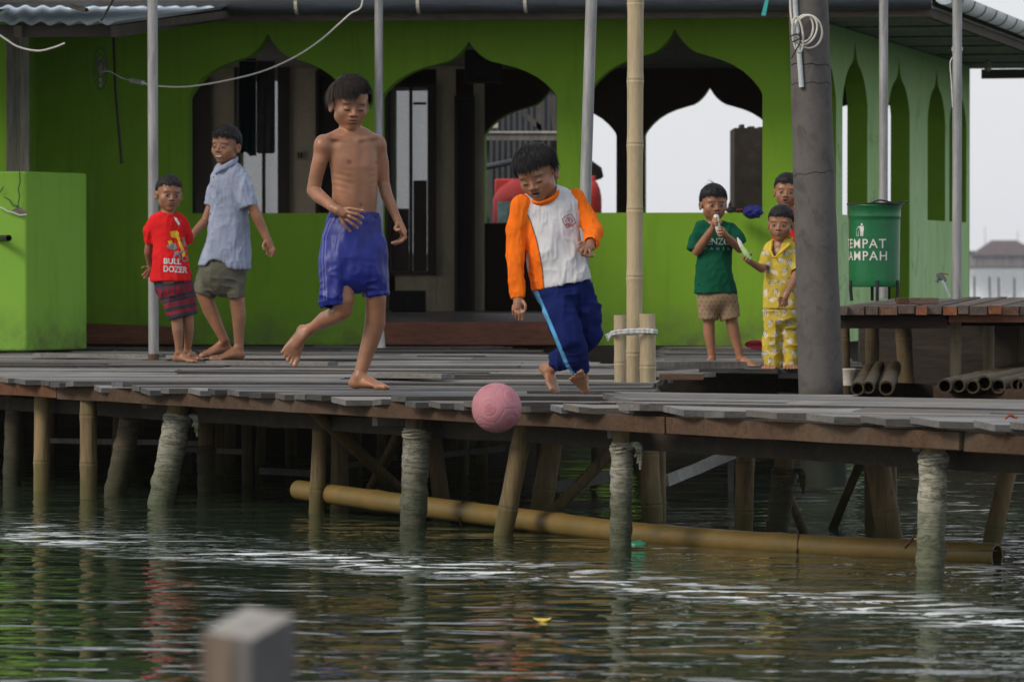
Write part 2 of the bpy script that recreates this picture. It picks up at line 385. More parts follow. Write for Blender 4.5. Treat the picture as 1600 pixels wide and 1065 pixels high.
    fk2 = N(t, 'ShaderNodeMath', operation='MAXIMUM'); t.links.new(fk1.outputs[0], fk2.inputs[0]); t.links.new(fk3.outputs[0], fk2.inputs[1])
    b.inputs['Base Color'].default_value = (.034, .052, .028, 1); b.inputs['Roughness'].default_value = .03; b.inputs['IOR'].default_value = 1.38
    # base colour turns paler for the open sea behind the houses
    cc = mixc(t, (.026, .042, .024), (.22, .27, .25), far.outputs[0]); t.links.new(mixc(t, cc, (.80, .84, .84), fk2.outputs[0]), b.inputs['Base Color'])
    t.links.new(ramp(t, fk2.outputs[0], [(0.0, .03), (1.0, .6)]), b.inputs['Roughness'])
    return m
mb = MB(); mb.add([(-1190, -3, WZ), (1190, -3, WZ), (1190, 1290, WZ), (-1190, 1290, WZ)], [(0, 1, 2, 3)])
o = mb.build('water', water_mat()); o['kind'] = 'structure'

# ------------------------------------------------------------------ the building (a small open prayer hall with ogee arches)
bld = empty('prayer_hall', (0, 31, 0), 'bright green waterside hall with pointed ogee arches and dark gutter', 'building')
CF = Vector((2.017, 30.4)); CL = Vector((-4.3, 31.25)); CR = Vector((3.9, 38.0)); CBL = Vector((-4.3, 39.0))
WT = 2.24                                             # wall top
def tparam(px, A, B):                                 # parameter along A->B of the plan point seen in column px
    r = (px-CX)/F; d = B-A
    return (A.x-r*A.y)/(r*d.y-d.x)
def at(A, B, tt): return A+(B-A)*tt
OG = [(1.0, 0.0), (.985, .06), (.95, .13), (.88, .24), (.78, .36), (.66, .46), (.52, .54), (.36, .605), (.25, .645), (.18, .70), (.12, .77), (.07, .85), (.03, .93), (0.0, 1.0)]
def ogee(w):                                          # w in -1..1 -> 0..1 height above the springing
    w = abs(w)
    for (a, ha), (b, hb) in zip(OG, OG[1:]):
        if b <= w <= a: return ha+(hb-ha)*((a-w)/(a-b))
    return 0
def arch_wall(name, A, B, thick, ops, mats, z0=0.0, z1=WT, inward=1):
    """ops: (t0, t1, sill, spring, apex); materials: outside, inside, reveal"""
    L = (B-A).length; d = (B-A)/L; n = Vector((-d.y, d.x))*inward*thick
    mb = MB()
    def V(tt, z, side): p = at(A, B, tt)+(n if side else Vector((0, 0))); return (p.x, p.y, z)
    def quad(t0, t1, za0, za1, zb0, zb1):             # a solid strip on both faces
        if max(zb0-za0, zb1-za1) < 1e-5: return
        mb.add([V(t0, za0, 0), V(t1, za1, 0), V(t1, zb1, 0), V(t0, zb0, 0)], [(0, 1, 2, 3)], 1, 0)
        mb.add([V(t0, za0, 1), V(t1, za1, 1), V(t1, zb1, 1), V(t0, zb0, 1)], [(3, 2, 1, 0)], 1, 1)
    cur = 0.0
    for (t0, t1, sill, spr, apx) in ops:
        quad(cur, t0, z0, z0, z1, z1)
        c = (t0+t1)/2; hw = (t1-t0)/2
        ws = sorted(set([-a for a, _ in OG]+[a for a, _ in OG]))
        zz = [spr+(apx-spr)*ogee(w) for w in ws]
        for i in range(len(ws)-1):
            ta, tb = c+hw*ws[i], c+hw*ws[i+1]
            quad(ta, tb, zz[i], zz[i+1], z1, z1)
            if sill > z0: quad(ta, tb, z0, z0, sill, sill)
            mb.add([V(ta, zz[i], 0), V(tb, zz[i+1], 0), V(tb, zz[i+1], 1), V(ta, zz[i], 1)], [(0, 3, 2, 1)], 1, 2)
        for tt in (t0, t1): mb.add([V(tt, sill, 0), V(tt, spr, 0), V(tt, spr, 1), V(tt, sill, 1)], [(0, 1, 2, 3)], 1, 2)
        mb.add([V(t0, sill, 0), V(t1, sill, 0), V(t1, sill, 1), V(t0, sill, 1)], [(0, 1, 2, 3)], 1, 2)
        cur = t1
    quad(cur, 1.0, z0, z0, z1, z1)
    for tt in (0, 1): mb.add([V(tt, z0, 0), V(tt, z1, 0), V(tt, z1, 1), V(tt, z0, 1)], [(0, 1, 2, 3)], 1, 0)
    mb.add([V(0, z1, 0), V(1, z1, 0), V(1, z1, 1), V(0, z1, 1)], [(0, 1, 2, 3)], 1, 2)
    return mb.build(name, mats, bld)
def tp(px): return tparam(px, CL, CF)
SILL = .91
front_ops = [(tp(294), tp(544), SILL, 1.70, 2.155), (tp(596), tp(870), .0, 1.70, 2.09), (tp(918), tp(1191), SILL, 1.71, 2.165)]
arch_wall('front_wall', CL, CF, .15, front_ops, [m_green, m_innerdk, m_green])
def ts(px): return tparam(px, CF, CR)
wA = ts(1355)-ts(1316)
side_ops = [(ts(1306)-wA, ts(1306), SILL, 1.71, 2.17), (ts(1316), ts(1355), SILL, 1.71, 2.17), (ts(1387), ts(1421), 0.0, 1.71, 2.12), (ts(1449), ts(1476.5), SILL, 1.71, 2.14), (ts(1483), ts(1509.5), SILL, 1.71, 2.14)]
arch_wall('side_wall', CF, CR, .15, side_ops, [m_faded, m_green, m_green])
def tb(px): return tparam(px, CBL, CR)
back_ops = [(tb(376), tb(434), SILL, 2.15, 2.151), (tb(616), tb(668), .5, 2.06, 2.061), (tb(757), tb(963), SILL, 1.66, 2.07), (tb(1007), tb(1209), SILL, 1.66, 2.075), (tb(1253), tb(1455), SILL, 1.66, 2.075)]
# the back wall: inside face is what the camera sees
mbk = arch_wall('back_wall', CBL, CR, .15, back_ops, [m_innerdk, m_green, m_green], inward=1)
# left half of the back wall stands proud: a closed room with windows and doors
mb = MB()
def bk(px, py, off=0.0):
    p = at(CBL, CR, tb(px)); Y = p.y-off
    return PY(px, py, Y)
def slab(mb, x0, x1, ya, yb, off, th, mi=0):          # a panel standing 'off' in front of the back wall
    a = bk(x0, ya, off); b = bk(x1, ya, off); c = bk(x1, yb, off); d_ = bk(x0, yb, off)
    q = Vector((0, th, 0))
    mb.hexa([d_, c, c+q, d_+q, a, b, b+q, a+q], 1, mi)
room = MB(); yt, yf = 108, 492
for x0, x1 in [(250, 294), (326, 368), (452, 495), (600, 608), (682, 712), (740, 757)]: slab(room, x0, x1, yt, yf, .32, .10)
slab(room, 250, 757, 60, 107.5, .32, .10); slab(room, 372.5, 451.5, 336, yf, .32, .1); slab(room, 617.5, 681.5, 428, yf, .32, .1); slab(room, 294.5, 325.5, 336, yf, .32, .1)
room.build('room_wall', m_inner, bld)
def framed(name, x0, x1, ya, yb, glass, mull=(), door=False, rails=()):
    f = MB(); w_ = 5
    slab(f, x0, x0+w_, ya, yb, .36, .08); slab(f, x1-w_, x1, ya, yb, .36, .08)
    slab(f, x0+w_, x1-w_, ya, ya+w_, .358, .076); slab(f, x0+w_, x1-w_, yb-w_, yb, .358, .076)
    for mx in mull: slab(f, mx-2.5, mx+2.5, ya+w_, yb-w_, .354, .07)
    for ry in rails: slab(f, x0+w_, x1-w_, ry-2, ry+2, .35, .06)
    o = f.build(name, m_darkwood, bld)
    g = MB(); slab(g, x0+w_, x1-w_, ya+w_, yb-w_, .31, .006); g.build('pane' if not door else 'panel', glass, o)
    return o
m_pane = M('dusty_window_glass', (.42, .47, .48), .25, .12, 2, dirt=(.34, .38, .39), bmp=0); m_pane.node_tree.nodes['Principled BSDF'].inputs['Alpha'].default_value = .5
m_doorpanel = M('dark_door_panel', (.022, .017, .014), .5, .2, 3)
def open_window(x0, x1, ya, yb, mull):                 # a window one looks right through to the hazy sky
    f = MB(); w_ = 5
    slab(f, x0, x0+w_, ya, yb, .36, .08); slab(f, x1-w_, x1, ya, yb, .36, .08)
    slab(f, x0+w_, x1-w_, ya, ya+w_, .358, .076); slab(f, x0+w_, x1-w_, yb-w_, yb, .358, .076)
    for mx, mw in mull: slab(f, mx-mw, mx+mw, ya+w_, yb-w_, .354, .07)
    return f.build('window', m_darkwood, bld)
ow = framed('window', 366, 452, 100, 338, m_pane, (412,))
g = MB(); slab(g, 434, 447, 104, 334, .345, .02); g.build('blind', m_darkwood, ow)
ow2 = framed('window', 606, 682, 132, 430, m_pane, (642,))
g = MB(); slab(g, 668, 677, 137, 425, .345, .02); g.build('blind', m_darkwood, ow2)
g = MB(); slab(g, 646, 667, 282, 424, .345, .01); g.build('shutter', m_darkwood, ow2)
g = MB(); slab(g, 612, 639, 326, 424, .345, .01); g.build('shutter', m_darkwood, ow2)
g = MB(); slab(g, 646, 666, 160, 164, .345, .01); g.build('glazing_bar', m_darkwood, ow2)
framed('door', 290, 328, 112, 338, m_doorpanel, (), True)
framed('door', 493, 602, 112, 492, m_doorpanel, (548,), True)
framed('door', 710, 742, 150, 492, m_doorpanel, (), True)
sb = MB(); slab(sb, 463, 475, 236, 250, .345, .024); so_ = sb.build('socket_plate', m_strap, bld)
sb = MB(); slab(sb, 465.5, 468.5, 238.5, 247.5, .351, .004); slab(sb, 470, 473, 238.5, 247.5, .351, .004); sb.build('switch', m_black, so_)

# floor, step, ceiling/soffit, roof
FZ = .154
fl = MB()
def pl(P, z): return (P.x, P.y, z)
ia, ib, ic, id_ = CL+Vector((.2, .16)), CF+Vector((-.12, .16)), CR+Vector((-.2, -.02)), CBL+Vector((.2, -.02))
fl.hexa([pl(ia, .0), pl(ib, .0), pl(ic, .0), pl(id_, .0), pl(ia, FZ), pl(ib, FZ), pl(ic, FZ), pl(id_, FZ)])
fl.build('floor', m_floor, bld)
st = MB()
p0 = at(CL, CF, tp(598)); p1 = at(CL, CF, tp(868))
st.hexa([(p0.x, p0.y-.10, 0), (p1.x, p1.y-.10, 0), (p1.x, p1.y+.17, 0), (p0.x, p0.y+.17, 0), (p0.x, p0.y-.10, FZ+.004), (p1.x, p1.y-.10, FZ+.004), (p1.x, p1.y+.17, FZ+.004), (p0.x, p0.y+.17, FZ+.004)])
st.build('doorstep', m_step, bld, bevel=.008)
st = MB(); p0 = at(CL, CF, tp(120)); p1 = at(CL, CF, tp(292))
st.hexa([(p0.x, p0.y-.22, 0), (p1.x, p1.y-.22, 0), (p1.x, p1.y-.004, 0), (p0.x, p0.y-.004, 0), (p0.x, p0.y-.22, .15), (p1.x, p1.y-.22, .12), (p1.x, p1.y-.004, .12), (p0.x, p0.y-.004, .15)])
st.build('brown_plinth', m_step, bld, bevel=.01)
# eave line
EZ = 2.25
df = (CF-CL).normalized(); ds = (CR-CF).normalized()
nf = Vector((df.y, -df.x)); ns = Vector((ds.y, -ds.x))
OF, OS = .75, .95
def meet(p, d, q, e):                                  # intersection of two plan lines
    k = ((q-p).x*e.y-(q-p).y*e.x)/(d.x*e.y-d.y*e.x); return p+d*k
EC = meet(CF+nf*OF, df, CF+ns*OS, ds)
EL = CL+nf*OF; ER = CR+ns*OS+ds*.8; EB = CBL+Vector((0, .8))
so2 = MB(); so2.hexa([pl(EL, EZ), pl(EC, EZ), pl(ER, EZ), pl(EB, EZ), pl(EL, EZ+.02), pl(EC, EZ+.02), pl(ER, EZ+.02), pl(EB, EZ+.02)])
so2.build('soffit', m_soffit, bld)
fa = MB()
def rail(mb, a, b, z, w_, h, off=0.0, **k): mb.beam((a.x, a.y, z), (b.x, b.y, z), w_, h, **k)
rail(fa, EL-nf*.03, EC-nf*.03+df*.0, EZ-.028, .04, .05)
rail(fa, EC+ds*.03-ns*.03, ER-ns*.03, EZ-.030, .04, .056)
rail(fa, ER-ds*.05-ns*.06, CR-ds*-.75, EZ-.045, .05, .08)
fa.build('fascia', m_fascia, bld)
for k in range(1, 6):
    bt = MB()
    a = CF+ds*(k*1.45); rail(bt, a+ns*.02, a+ns*(OS-.06), EZ-.006, .03, .010); bt.build('soffit_batten', m_fascia, bld)
def gutter(name, a, b, z, r, mat, n, hang_n):
    mb = MB(); d = (b-a).normalized(); nn_ = Vector((d.y, -d.x)); L = (b-a).length
    prof = []
    for k in range(13):
        an = math.pi*(1+k/12); prof.append((math.cos(an)*r, math.sin(an)*r))
    grid = []
    for e in (0, L):
        grid.append([Vector((a.x+d.x*e+nn_.x*u, a.y+d.y*e+nn_.y*u, z+v_)) for u, v_ in prof])
    mb.sheet(grid, smooth=True)
    grid2 = [[p+Vector((0, 0, .004)) for p in row] for row in grid]; mb.sheet(grid2, smooth=True)
    g = mb.build(name, mat, bld)
    for h in hang_n:
        s_ = MB(); c = a+d*h; pts = []
        for k in range(11):
            an = math.pi*(1+k/10); pts.append((c.x+nn_.x*math.cos(an)*(r+.004), c.y+nn_.y*math.cos(an)*(r+.004), z+math.sin(an)*(r+.004)))
        for q in range(10): s_.beam(pts[q], pts[q+1], .022, .003, up=(nn_.x*math.cos(math.pi*(1+(q+.5)/10)), nn_.y*math.cos(math.pi*(1+(q+.5)/10)), math.sin(math.pi*(1+(q+.5)/10))))
        yield s_, g
gl = (EC-EL).length
xs_h = []
for px in (465, 655, 822):
    tt = tparam(px, EL+nf*.08, EC+nf*.08); xs_h.append(gl*tt)
for s_, g in gutter('gutter', EL+nf*.08, EC+nf*.06, EZ+.075, .085, m_gutter, 0, xs_h): s_.build('gutter_strap', m_strap, g)
for s_, g in gutter('gutter', EC+ns*.08+ds*.02, ER+ns*.08, EZ+.095, .075, m_wgutter, 0, [.35+k*.55 for k in range(14)]): s_.build('gutter_hook', m_black, g)
rf = MB(); RZ = EZ+.14
rid0 = Vector((-2.2, 34.9)); rid1 = Vector((.6, 34.9)); rh = RZ+1.35
def rquad(a, b, c, d_): 
    U = Vector(b)-Vector(a); n_ = max(2, int(U.length/.07)); A_, B_, C_, D_ = map(Vector, (a, b, c, d_)); nr = (B_-A_).cross(D_-A_).normalized()
    g = []
    for j in range(2):
        row = []
        for i in range(n_*2+1):
            f = i/(n_*2); p = (A_.lerp(B_, f)).lerp(D_.lerp(C_, f), j); row.append(p+nr*(.014 if i % 2 else 0))
        g.append(row)
    rf.sheet(g)
e0 = lambda P, dx: (P.x, P.y, RZ)
rquad((EL.x, EL.y, RZ), (EC.x, EC.y, RZ), (rid1.x, rid1.y, rh), (rid0.x, rid0.y, rh))
rquad((EC.x, EC.y, RZ), (ER.x, ER.y, RZ), (rid1.x, rid1.y, rh), (rid1.x, rid1.y, rh))
rquad((ER.x, ER.y, RZ), (EB.x, EB.y, RZ), (rid0.x, rid0.y, rh), (rid1.x, rid1.y, rh))
rquad((EB.x, EB.y, RZ), (EL.x, EL.y, RZ), (rid0.x, rid0.y, rh), (rid0.x, rid0.y, rh))
rf.build('roof', m_roof, bld)
ub = MB(); ub.hexa([pl(EL, EZ+.03), pl(EC, EZ+.03), pl(ER, EZ+.03), pl(EB, EZ+.03), pl(EL, RZ-.01), pl(EC, RZ-.01), pl(ER, RZ-.01), pl(EB, RZ-.01)]); ub.build('roof_edge', m_fascia, bld)

# unseen canopy above the frame, lowered and placed to shade the left wall
cn = empty('shade_canopy', (-.8, 26, 2.75), 'unseen sheet metal canopy over the left back of the deck, placed to shade the wall', 'canopy')
mb = MB(); g_ = []
for j in range(2):
    g_.append([Vector((-4.6+3.0*i/140, 27.0+2.7*j, 2.46-.0*j+.012*math.cos(i*2.2))) for i in range(141)])
mb.sheet(g_); mb.sheet([[p_-Vector((0, 0, .006)) for p_ in r_] for r_ in g_]); mb.build('metal_sheet', m_zinc, cn)
mb = MB()
for yy in (27.1, 28.3, 29.6): mb.beam((-4.6, yy, 2.41), (-1.6, yy, 2.41), .05, .07)
mb.build('purlin', m_fascia, cn)
# unseen house side added beyond the left edge to darken the porch
nh = empty('added_shade_house', (-4.9, 26, 0), 'unseen timber house side added left of the deck to shade the porch', 'house')
mb = MB(); mb.box((-5.3, 29.6, -.3), (-4.65, 34, 3.4)); mb.build('wall', m_fascia, nh)
mb = MB(); mb.add([(-6, 29, 3.5), (-4.2, 29, 3.05), (-4.2, 34, 3.05), (-6, 34, 3.5)], [(0, 1, 2, 3)]); mb.add([(-6, 29, 3.53), (-4.2, 29, 3.08), (-4.2, 34, 3.08), (-6, 34, 3.53)], [(3, 2, 1, 0)]); mb.build('roof', m_zinc, nh)

# ------------------------------------------------------------------ low lime wall at the left, with the awning over it
lw = empty('low_garden_wall', PS(42, 548, 243), 'cracked lime green low wall block at the left of the deck', 'wall')
c0 = PS(42, 548, 243); zt = CZ+(412-268)/243
a = Vector((-4.4, 28.6)); b = Vector((c0.x, 28.62)); c = Vector((-2.79, 29.25)); d_ = Vector((-4.4, 29.4))
mb = MB(); mb.hexa([pl(a, 0), pl(b, 0), pl(c, 0), pl(d_, 0), pl(a, zt), pl(b, zt), pl(c, zt), pl(d_, zt)])
mb.build('wall_body', m_block, lw, bevel=.012)
m_crack = M('bare_plaster', (.16, .15, .12), .9, .3, 30); m_chip = M('chipped_edge', (.62, .64, .55), .9, .1, 30)
def ribbon(mb, pts, w_, Y, mi=0, th=.003):
    P_ = [PY(x, y, Y) for x, y in pts]
    for p, q in zip(P_, P_[1:]):
        mb.beam(p, q, th, w_, up=Vector((0, 1, 0)).cross(q-p), mi=mi)
cr = MB(); Yc = 28.60
for pts in ([(31, 268), (32, 284), (29, 296), (31, 306), (28, 323)], [(8, 308), (16, 313), (20, 321), (28, 323)], [(-2, 302), (3, 297), (6, 292)]): ribbon(cr, pts, .006, Yc)
cr.build('crack', m_black, lw)
cr = MB(); cr.add([PY(x, y, 28.602) for x, y in [(18, 329), (24, 326), (29, 322), (36, 327), (42, 329), (42, 334), (30, 336), (22, 333)]], [tuple(range(8))]); cr.build('bare_patch', m_crack, lw)
cr = MB(); ribbon(cr, [(-2, 323), (6, 326), (12, 330), (22, 332), (30, 336), (42, 335)], .008, 28.598); cr.build('chipped_plaster', m_chip, lw)
mb = MB(); mb.tube([PY(-12, 373, 28.7), PY(14, 372, 28.45)], .021, hollow=.82); o = mb.build('drain_pipe', m_black); tag(o, 'dark stub of drain pipe poking out of the low lime wall', 'pipe')
wp = MB(); p = PS(22, 270, 240)
wp.beam((p.x, p.y+.25, zt), (p.x, p.y+.25, CZ+(412-45)/240), .135, .14, tone=.62, jit=.003)
wp.beam((p.x+.055, p.y+.17, zt), (p.x+.055, p.y+.17, CZ+(412-45)/240), .03, .06, tone=.8, jit=.002)
o = wp.build('wooden_post', m_greywood, bevel=.006, origin=(p.x, p.y+.25, zt)); tag(o, 'weathered grey timber post standing on the low lime wall under the awning', 'post')
# strip of green wall behind the post
gb = MB(); q0 = PS(-40, 270, 232); q1 = PS(5, 55, 232); gb.box((q0.x-.6, q0.y, 0), (q1.x, q0.y+.15, CZ+(412-50)/232)); gb.build('side_wall', m_block, bld)
gb = MB(); gb.box((-3.50, 29.42, 0), (-3.32, 31.2, 2.24)); gb.build('porch_shade_wall', m_green, bld)  # wall added to close off light at the left of the porch

aw = empty('awning', PS(100, 38, 253), 'pale blue corrugated metal awning over the low wall', 'awning')
Y0a = F/253; fz = CZ+(412-37)/253
sh = []; nx = 120
xl, xr = XS(-60, 253), XS(184, 253)
for j in range(9):
    f = j/8; Yj = Y0a+(30.6-Y0a)*f; zj = fz+(2.34-fz)*f; x1 = xr+(-1.80-xr)*f; x0 = xl-.4*f
    sh.append([Vector((x0+(x1-x0)*i/nx*1.0, Yj, zj+.011*math.cos((x0+(x1-x0)*i/nx - (x1))*2*math.pi/.118))) for i in range(nx+1)])
mb = MB(); mb.sheet(sh, smooth=True); mb.sheet([[p_-Vector((0, 0, .004)) for p_ in r_] for r_ in sh], smooth=True)
mb.build('metal_sheet', m_zinc, aw)
mb = MB(); pa, pb = PS(-60, 49, 252), PS(192, 49, 252); mb.beam(pa, pb, .05, .075, tone=.5, jit=.002); mb.build('front_beam', m_fascia, aw)
mb = MB()
for xx in (-3.05, -2.45): mb.beam((xx, Y0a, fz-.05), (xx+.45, 30.55, 2.26), .05, .07, tone=.5)
mb.beam(PS(190, 37, 250)+Vector((0, 0, -.03)), (-1.83, 30.5, 2.28), .03, .05, tone=.7)
mb.build('rafter', m_fascia, aw)
mb = MB(); bamboo(mb, PS(112, 18, 247)+Vector((0, 0, .03)), PS(136, 24, 250)+Vector((0, 0, .03)), .014, nodes=3, hollow=.7)
o = mb.build('bamboo_offcut', m_bamboo); tag(o, 'short pale bamboo offcut lying on the corrugated awning', 'bamboo')
# ------------------------------------------------------------------ the deck: planks, edge boards, piles
deck = empty('wooden_deck', (0, 18, 0), 'weathered grey plank deck on bamboo piles over the water', 'deck')
def sE(x): return 312.5+137.5*x/1600                   # scale (photo px per metre) along the deck's front edge
def edge(x, off=0.0):                                  # plan point of the front edge in column x
    Y = F/sE(x); return Vector(((x-CX)/sE(x), Y))
E0 = edge(-260); E1 = edge(1800); dE = (E1-E0).normalized(); nE = Vector((dE.y, -dE.x))
if nE.y < 0: nE = -nE                                  # nE points away from the water in front, to the back
def plan(px, py): p = on_z(px, py, 0); return Vector((p.x, p.y))
def clip(poly, p, d):                                  # param range of line p+d*t inside a convex polygon
    lo, hi = -1e9, 1e9; n = len(poly); c = sum(poly, Vector((0, 0)))/n
    for i in range(n):
        a, b = poly[i], poly[(i+1) % n]; e = b-a; m = Vector((-e.y, e.x))
        if m.dot(c-a) < 0: m = -m
        num, den = m.dot(a-p), m.dot(d)
        if abs(den) < 1e-9:
            if m.dot(p-a) < 0: return None
            continue
        t_ = num/den
        if den > 0: lo = max(lo, t_)
        else: hi = min(hi, t_)
    return (lo, hi) if hi-lo > .05 else None
def lay(mb, poly, ang, w0, w1, seglen, rnd, zlo, zhi, jag=.03, z0=0.0, tint=None, fall=None):
    u = Vector((math.cos(rad(ang)), math.sin(rad(ang)))); v = Vector((-u.y, u.x))
    skew = dE.dot(u)/dE.dot(v)
    ks = [p.dot(v) for p in poly]; k = min(ks)+.02
    while k < max(ks):
        w_ = rnd.uniform(w0, w1); mid = k+w_/2
        r = clip(poly, v*mid, u)
        if r:
            a, b = r[0]-rnd.uniform(0, jag), r[1]+rnd.uniform(0, jag)
            cuts = [a]; x = a+rnd.uniform(.5, seglen)
            while x < b-.4: cuts.append(x); x += rnd.uniform(.5, 1.0)*seglen
            cuts.append(b)
            for c, d in zip(cuts, cuts[1:]):
                th = .024; zt_ = z0-rnd.uniform(zlo, zhi); roll = rnd.uniform(-.008, .012); lift0 = rnd.uniform(-.003, .004); lift1 = rnd.uniform(-.003, .004)
                tone = rnd.choice([.45, .62, .8, .9, 1.0, 1.05, 1.2, 1.35]); br = rnd.uniform(-.05, .05)
                tn = (tone*(1+br), tone, tone*(1-br)); yaw = rnd.uniform(-.008, .008)
                n_ = max(2, int((d-c)/.35)); wid = w_-rnd.uniform(.004, .016)
                bow = rnd.uniform(-.005, .005)
                rings = []
                for i in range(n_+1):
                    sk = skew*(.65 if (i == 0 and c == a) else 0.0)
                    f = i/n_; s_ = c+.004+(d-c-.008)*f; off = yaw*(s_-(c+d)/2)
                    zz = zt_+lift0*(1-f)+lift1*f+bow*math.sin(math.pi*f)
                    ww = wid/2*(1+rnd.uniform(-.02, .02))
                    pA = v*(mid+off-ww)+u*(s_-sk*ww); pB = v*(mid+off+ww)+u*(s_+sk*ww)
                    rings += [(pA.x, pA.y, zz-th-roll/2), (pB.x, pB.y, zz-th+roll/2), (pB.x, pB.y, zz+roll/2), (pA.x, pA.y, zz-roll/2)]
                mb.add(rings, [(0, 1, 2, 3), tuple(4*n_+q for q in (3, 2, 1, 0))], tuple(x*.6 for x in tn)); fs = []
                for i in range(n_):
                    for q in (0, 2): fs.append((4*i+q, 4*i+4+q, 4*i+4+(q+1) % 4, 4*i+(q+1) % 4))
                mb.add(rings, fs, tn)
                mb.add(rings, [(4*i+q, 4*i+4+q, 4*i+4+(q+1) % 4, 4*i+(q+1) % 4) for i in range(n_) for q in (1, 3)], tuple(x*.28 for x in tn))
        k += w_
rnd = random.Random(11)
pk = MB()
A_poly = [edge(-260), edge(1330), plan(1150, 601), plan(1030, 581), Vector((1.25, 31.1)), Vector((-4.6, 31.1)), Vector((-4.9, 26))]
B_poly = [edge(1000), edge(1800), edge(1800)+Vector((.75, 2.6)), plan(1600, 628), plan(1045, 592.5), plan(960, 601)]
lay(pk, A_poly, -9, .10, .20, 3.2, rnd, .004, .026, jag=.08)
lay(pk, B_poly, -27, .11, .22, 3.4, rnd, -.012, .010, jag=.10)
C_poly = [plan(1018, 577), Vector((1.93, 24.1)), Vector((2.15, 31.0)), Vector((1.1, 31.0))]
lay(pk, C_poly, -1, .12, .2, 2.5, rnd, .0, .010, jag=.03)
for pts, ang in (((985, 588, 1108, 590), 0), ((560, 590, 700, 592), 0), ((60, 558, 250, 560), 0), ((330, 570, 520, 572), 0)):   # loose boards on top
    a = on_z(pts[0], pts[1], 0); b = on_z(pts[2], pts[3], 0); pk.beam(a+Vector((0, 0, .014)), b+Vector((0, 0, .014)), .13, .022, tone=rnd.uniform(.8, 1.2))
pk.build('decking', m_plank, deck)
m_mat2 = M('green_netting', (.03, .13, .09), .8, .3, 20)
# edge boards under the plank ends
def eb(x0, x1, tone, dz=0.0, off=.035, h=.066):
    mb = MB(); a = edge(x0)+nE*off; b = edge(x1)+nE*off
    mb.beam((a.x, a.y, -.031-h/2+dz), (b.x, b.y, -.031-h/2+dz), .035, h, tone=tone, jit=.0025)
    mb.build('edge_board', m_edge, deck, bevel=.003)
eb(-260, 82, (1.5, 1.0, .75)); eb(84, 1032, (1.0, .95, .9), -.004); eb(1035, 1492, (1.15, 1.1, 1.1), -.004); eb(1495, 1800, (1.1, 1.05, 1.0), -.010, .05)
# second line of bearers, slightly lower and back, and joists running to the back
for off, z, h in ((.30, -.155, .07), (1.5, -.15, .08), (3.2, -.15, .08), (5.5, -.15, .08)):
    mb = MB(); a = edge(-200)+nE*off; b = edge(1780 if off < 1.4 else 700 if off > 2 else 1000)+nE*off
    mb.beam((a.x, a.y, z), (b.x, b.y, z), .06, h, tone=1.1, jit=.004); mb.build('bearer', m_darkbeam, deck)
def stub(x0, x1, y0, y1, endtone):
    a = PS(x0, (y0+y1)/2, sE(x0)*.985); b = PS(x1, (y0+y1)/2, sE(x0)*.985)
    mb = MB(); h = (y1-y0)/sE(x0); mb.beam(a, b, .07, h, tone=.55); mb.beam(a-Vector((.022, 0, 0)), a, .07, h, tone=endtone); mb.build('joist_end', m_greywood, deck, bevel=.002)
stub(590, 652, 643, 665, 1.9); stub(230, 306, 620, 638, 1.0); stub(958, 982, 661, 684, 1.5); stub(1437, 1462, 682, 705, 1.9)
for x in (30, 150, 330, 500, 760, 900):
    mb = MB(); a = edge(x)+nE*.3; mb.beam((a.x, a.y, -.075), (a.x-.2, a.y+7, -.075), .06, .08, tone=.9); mb.build('joist', m_darkbeam, deck)

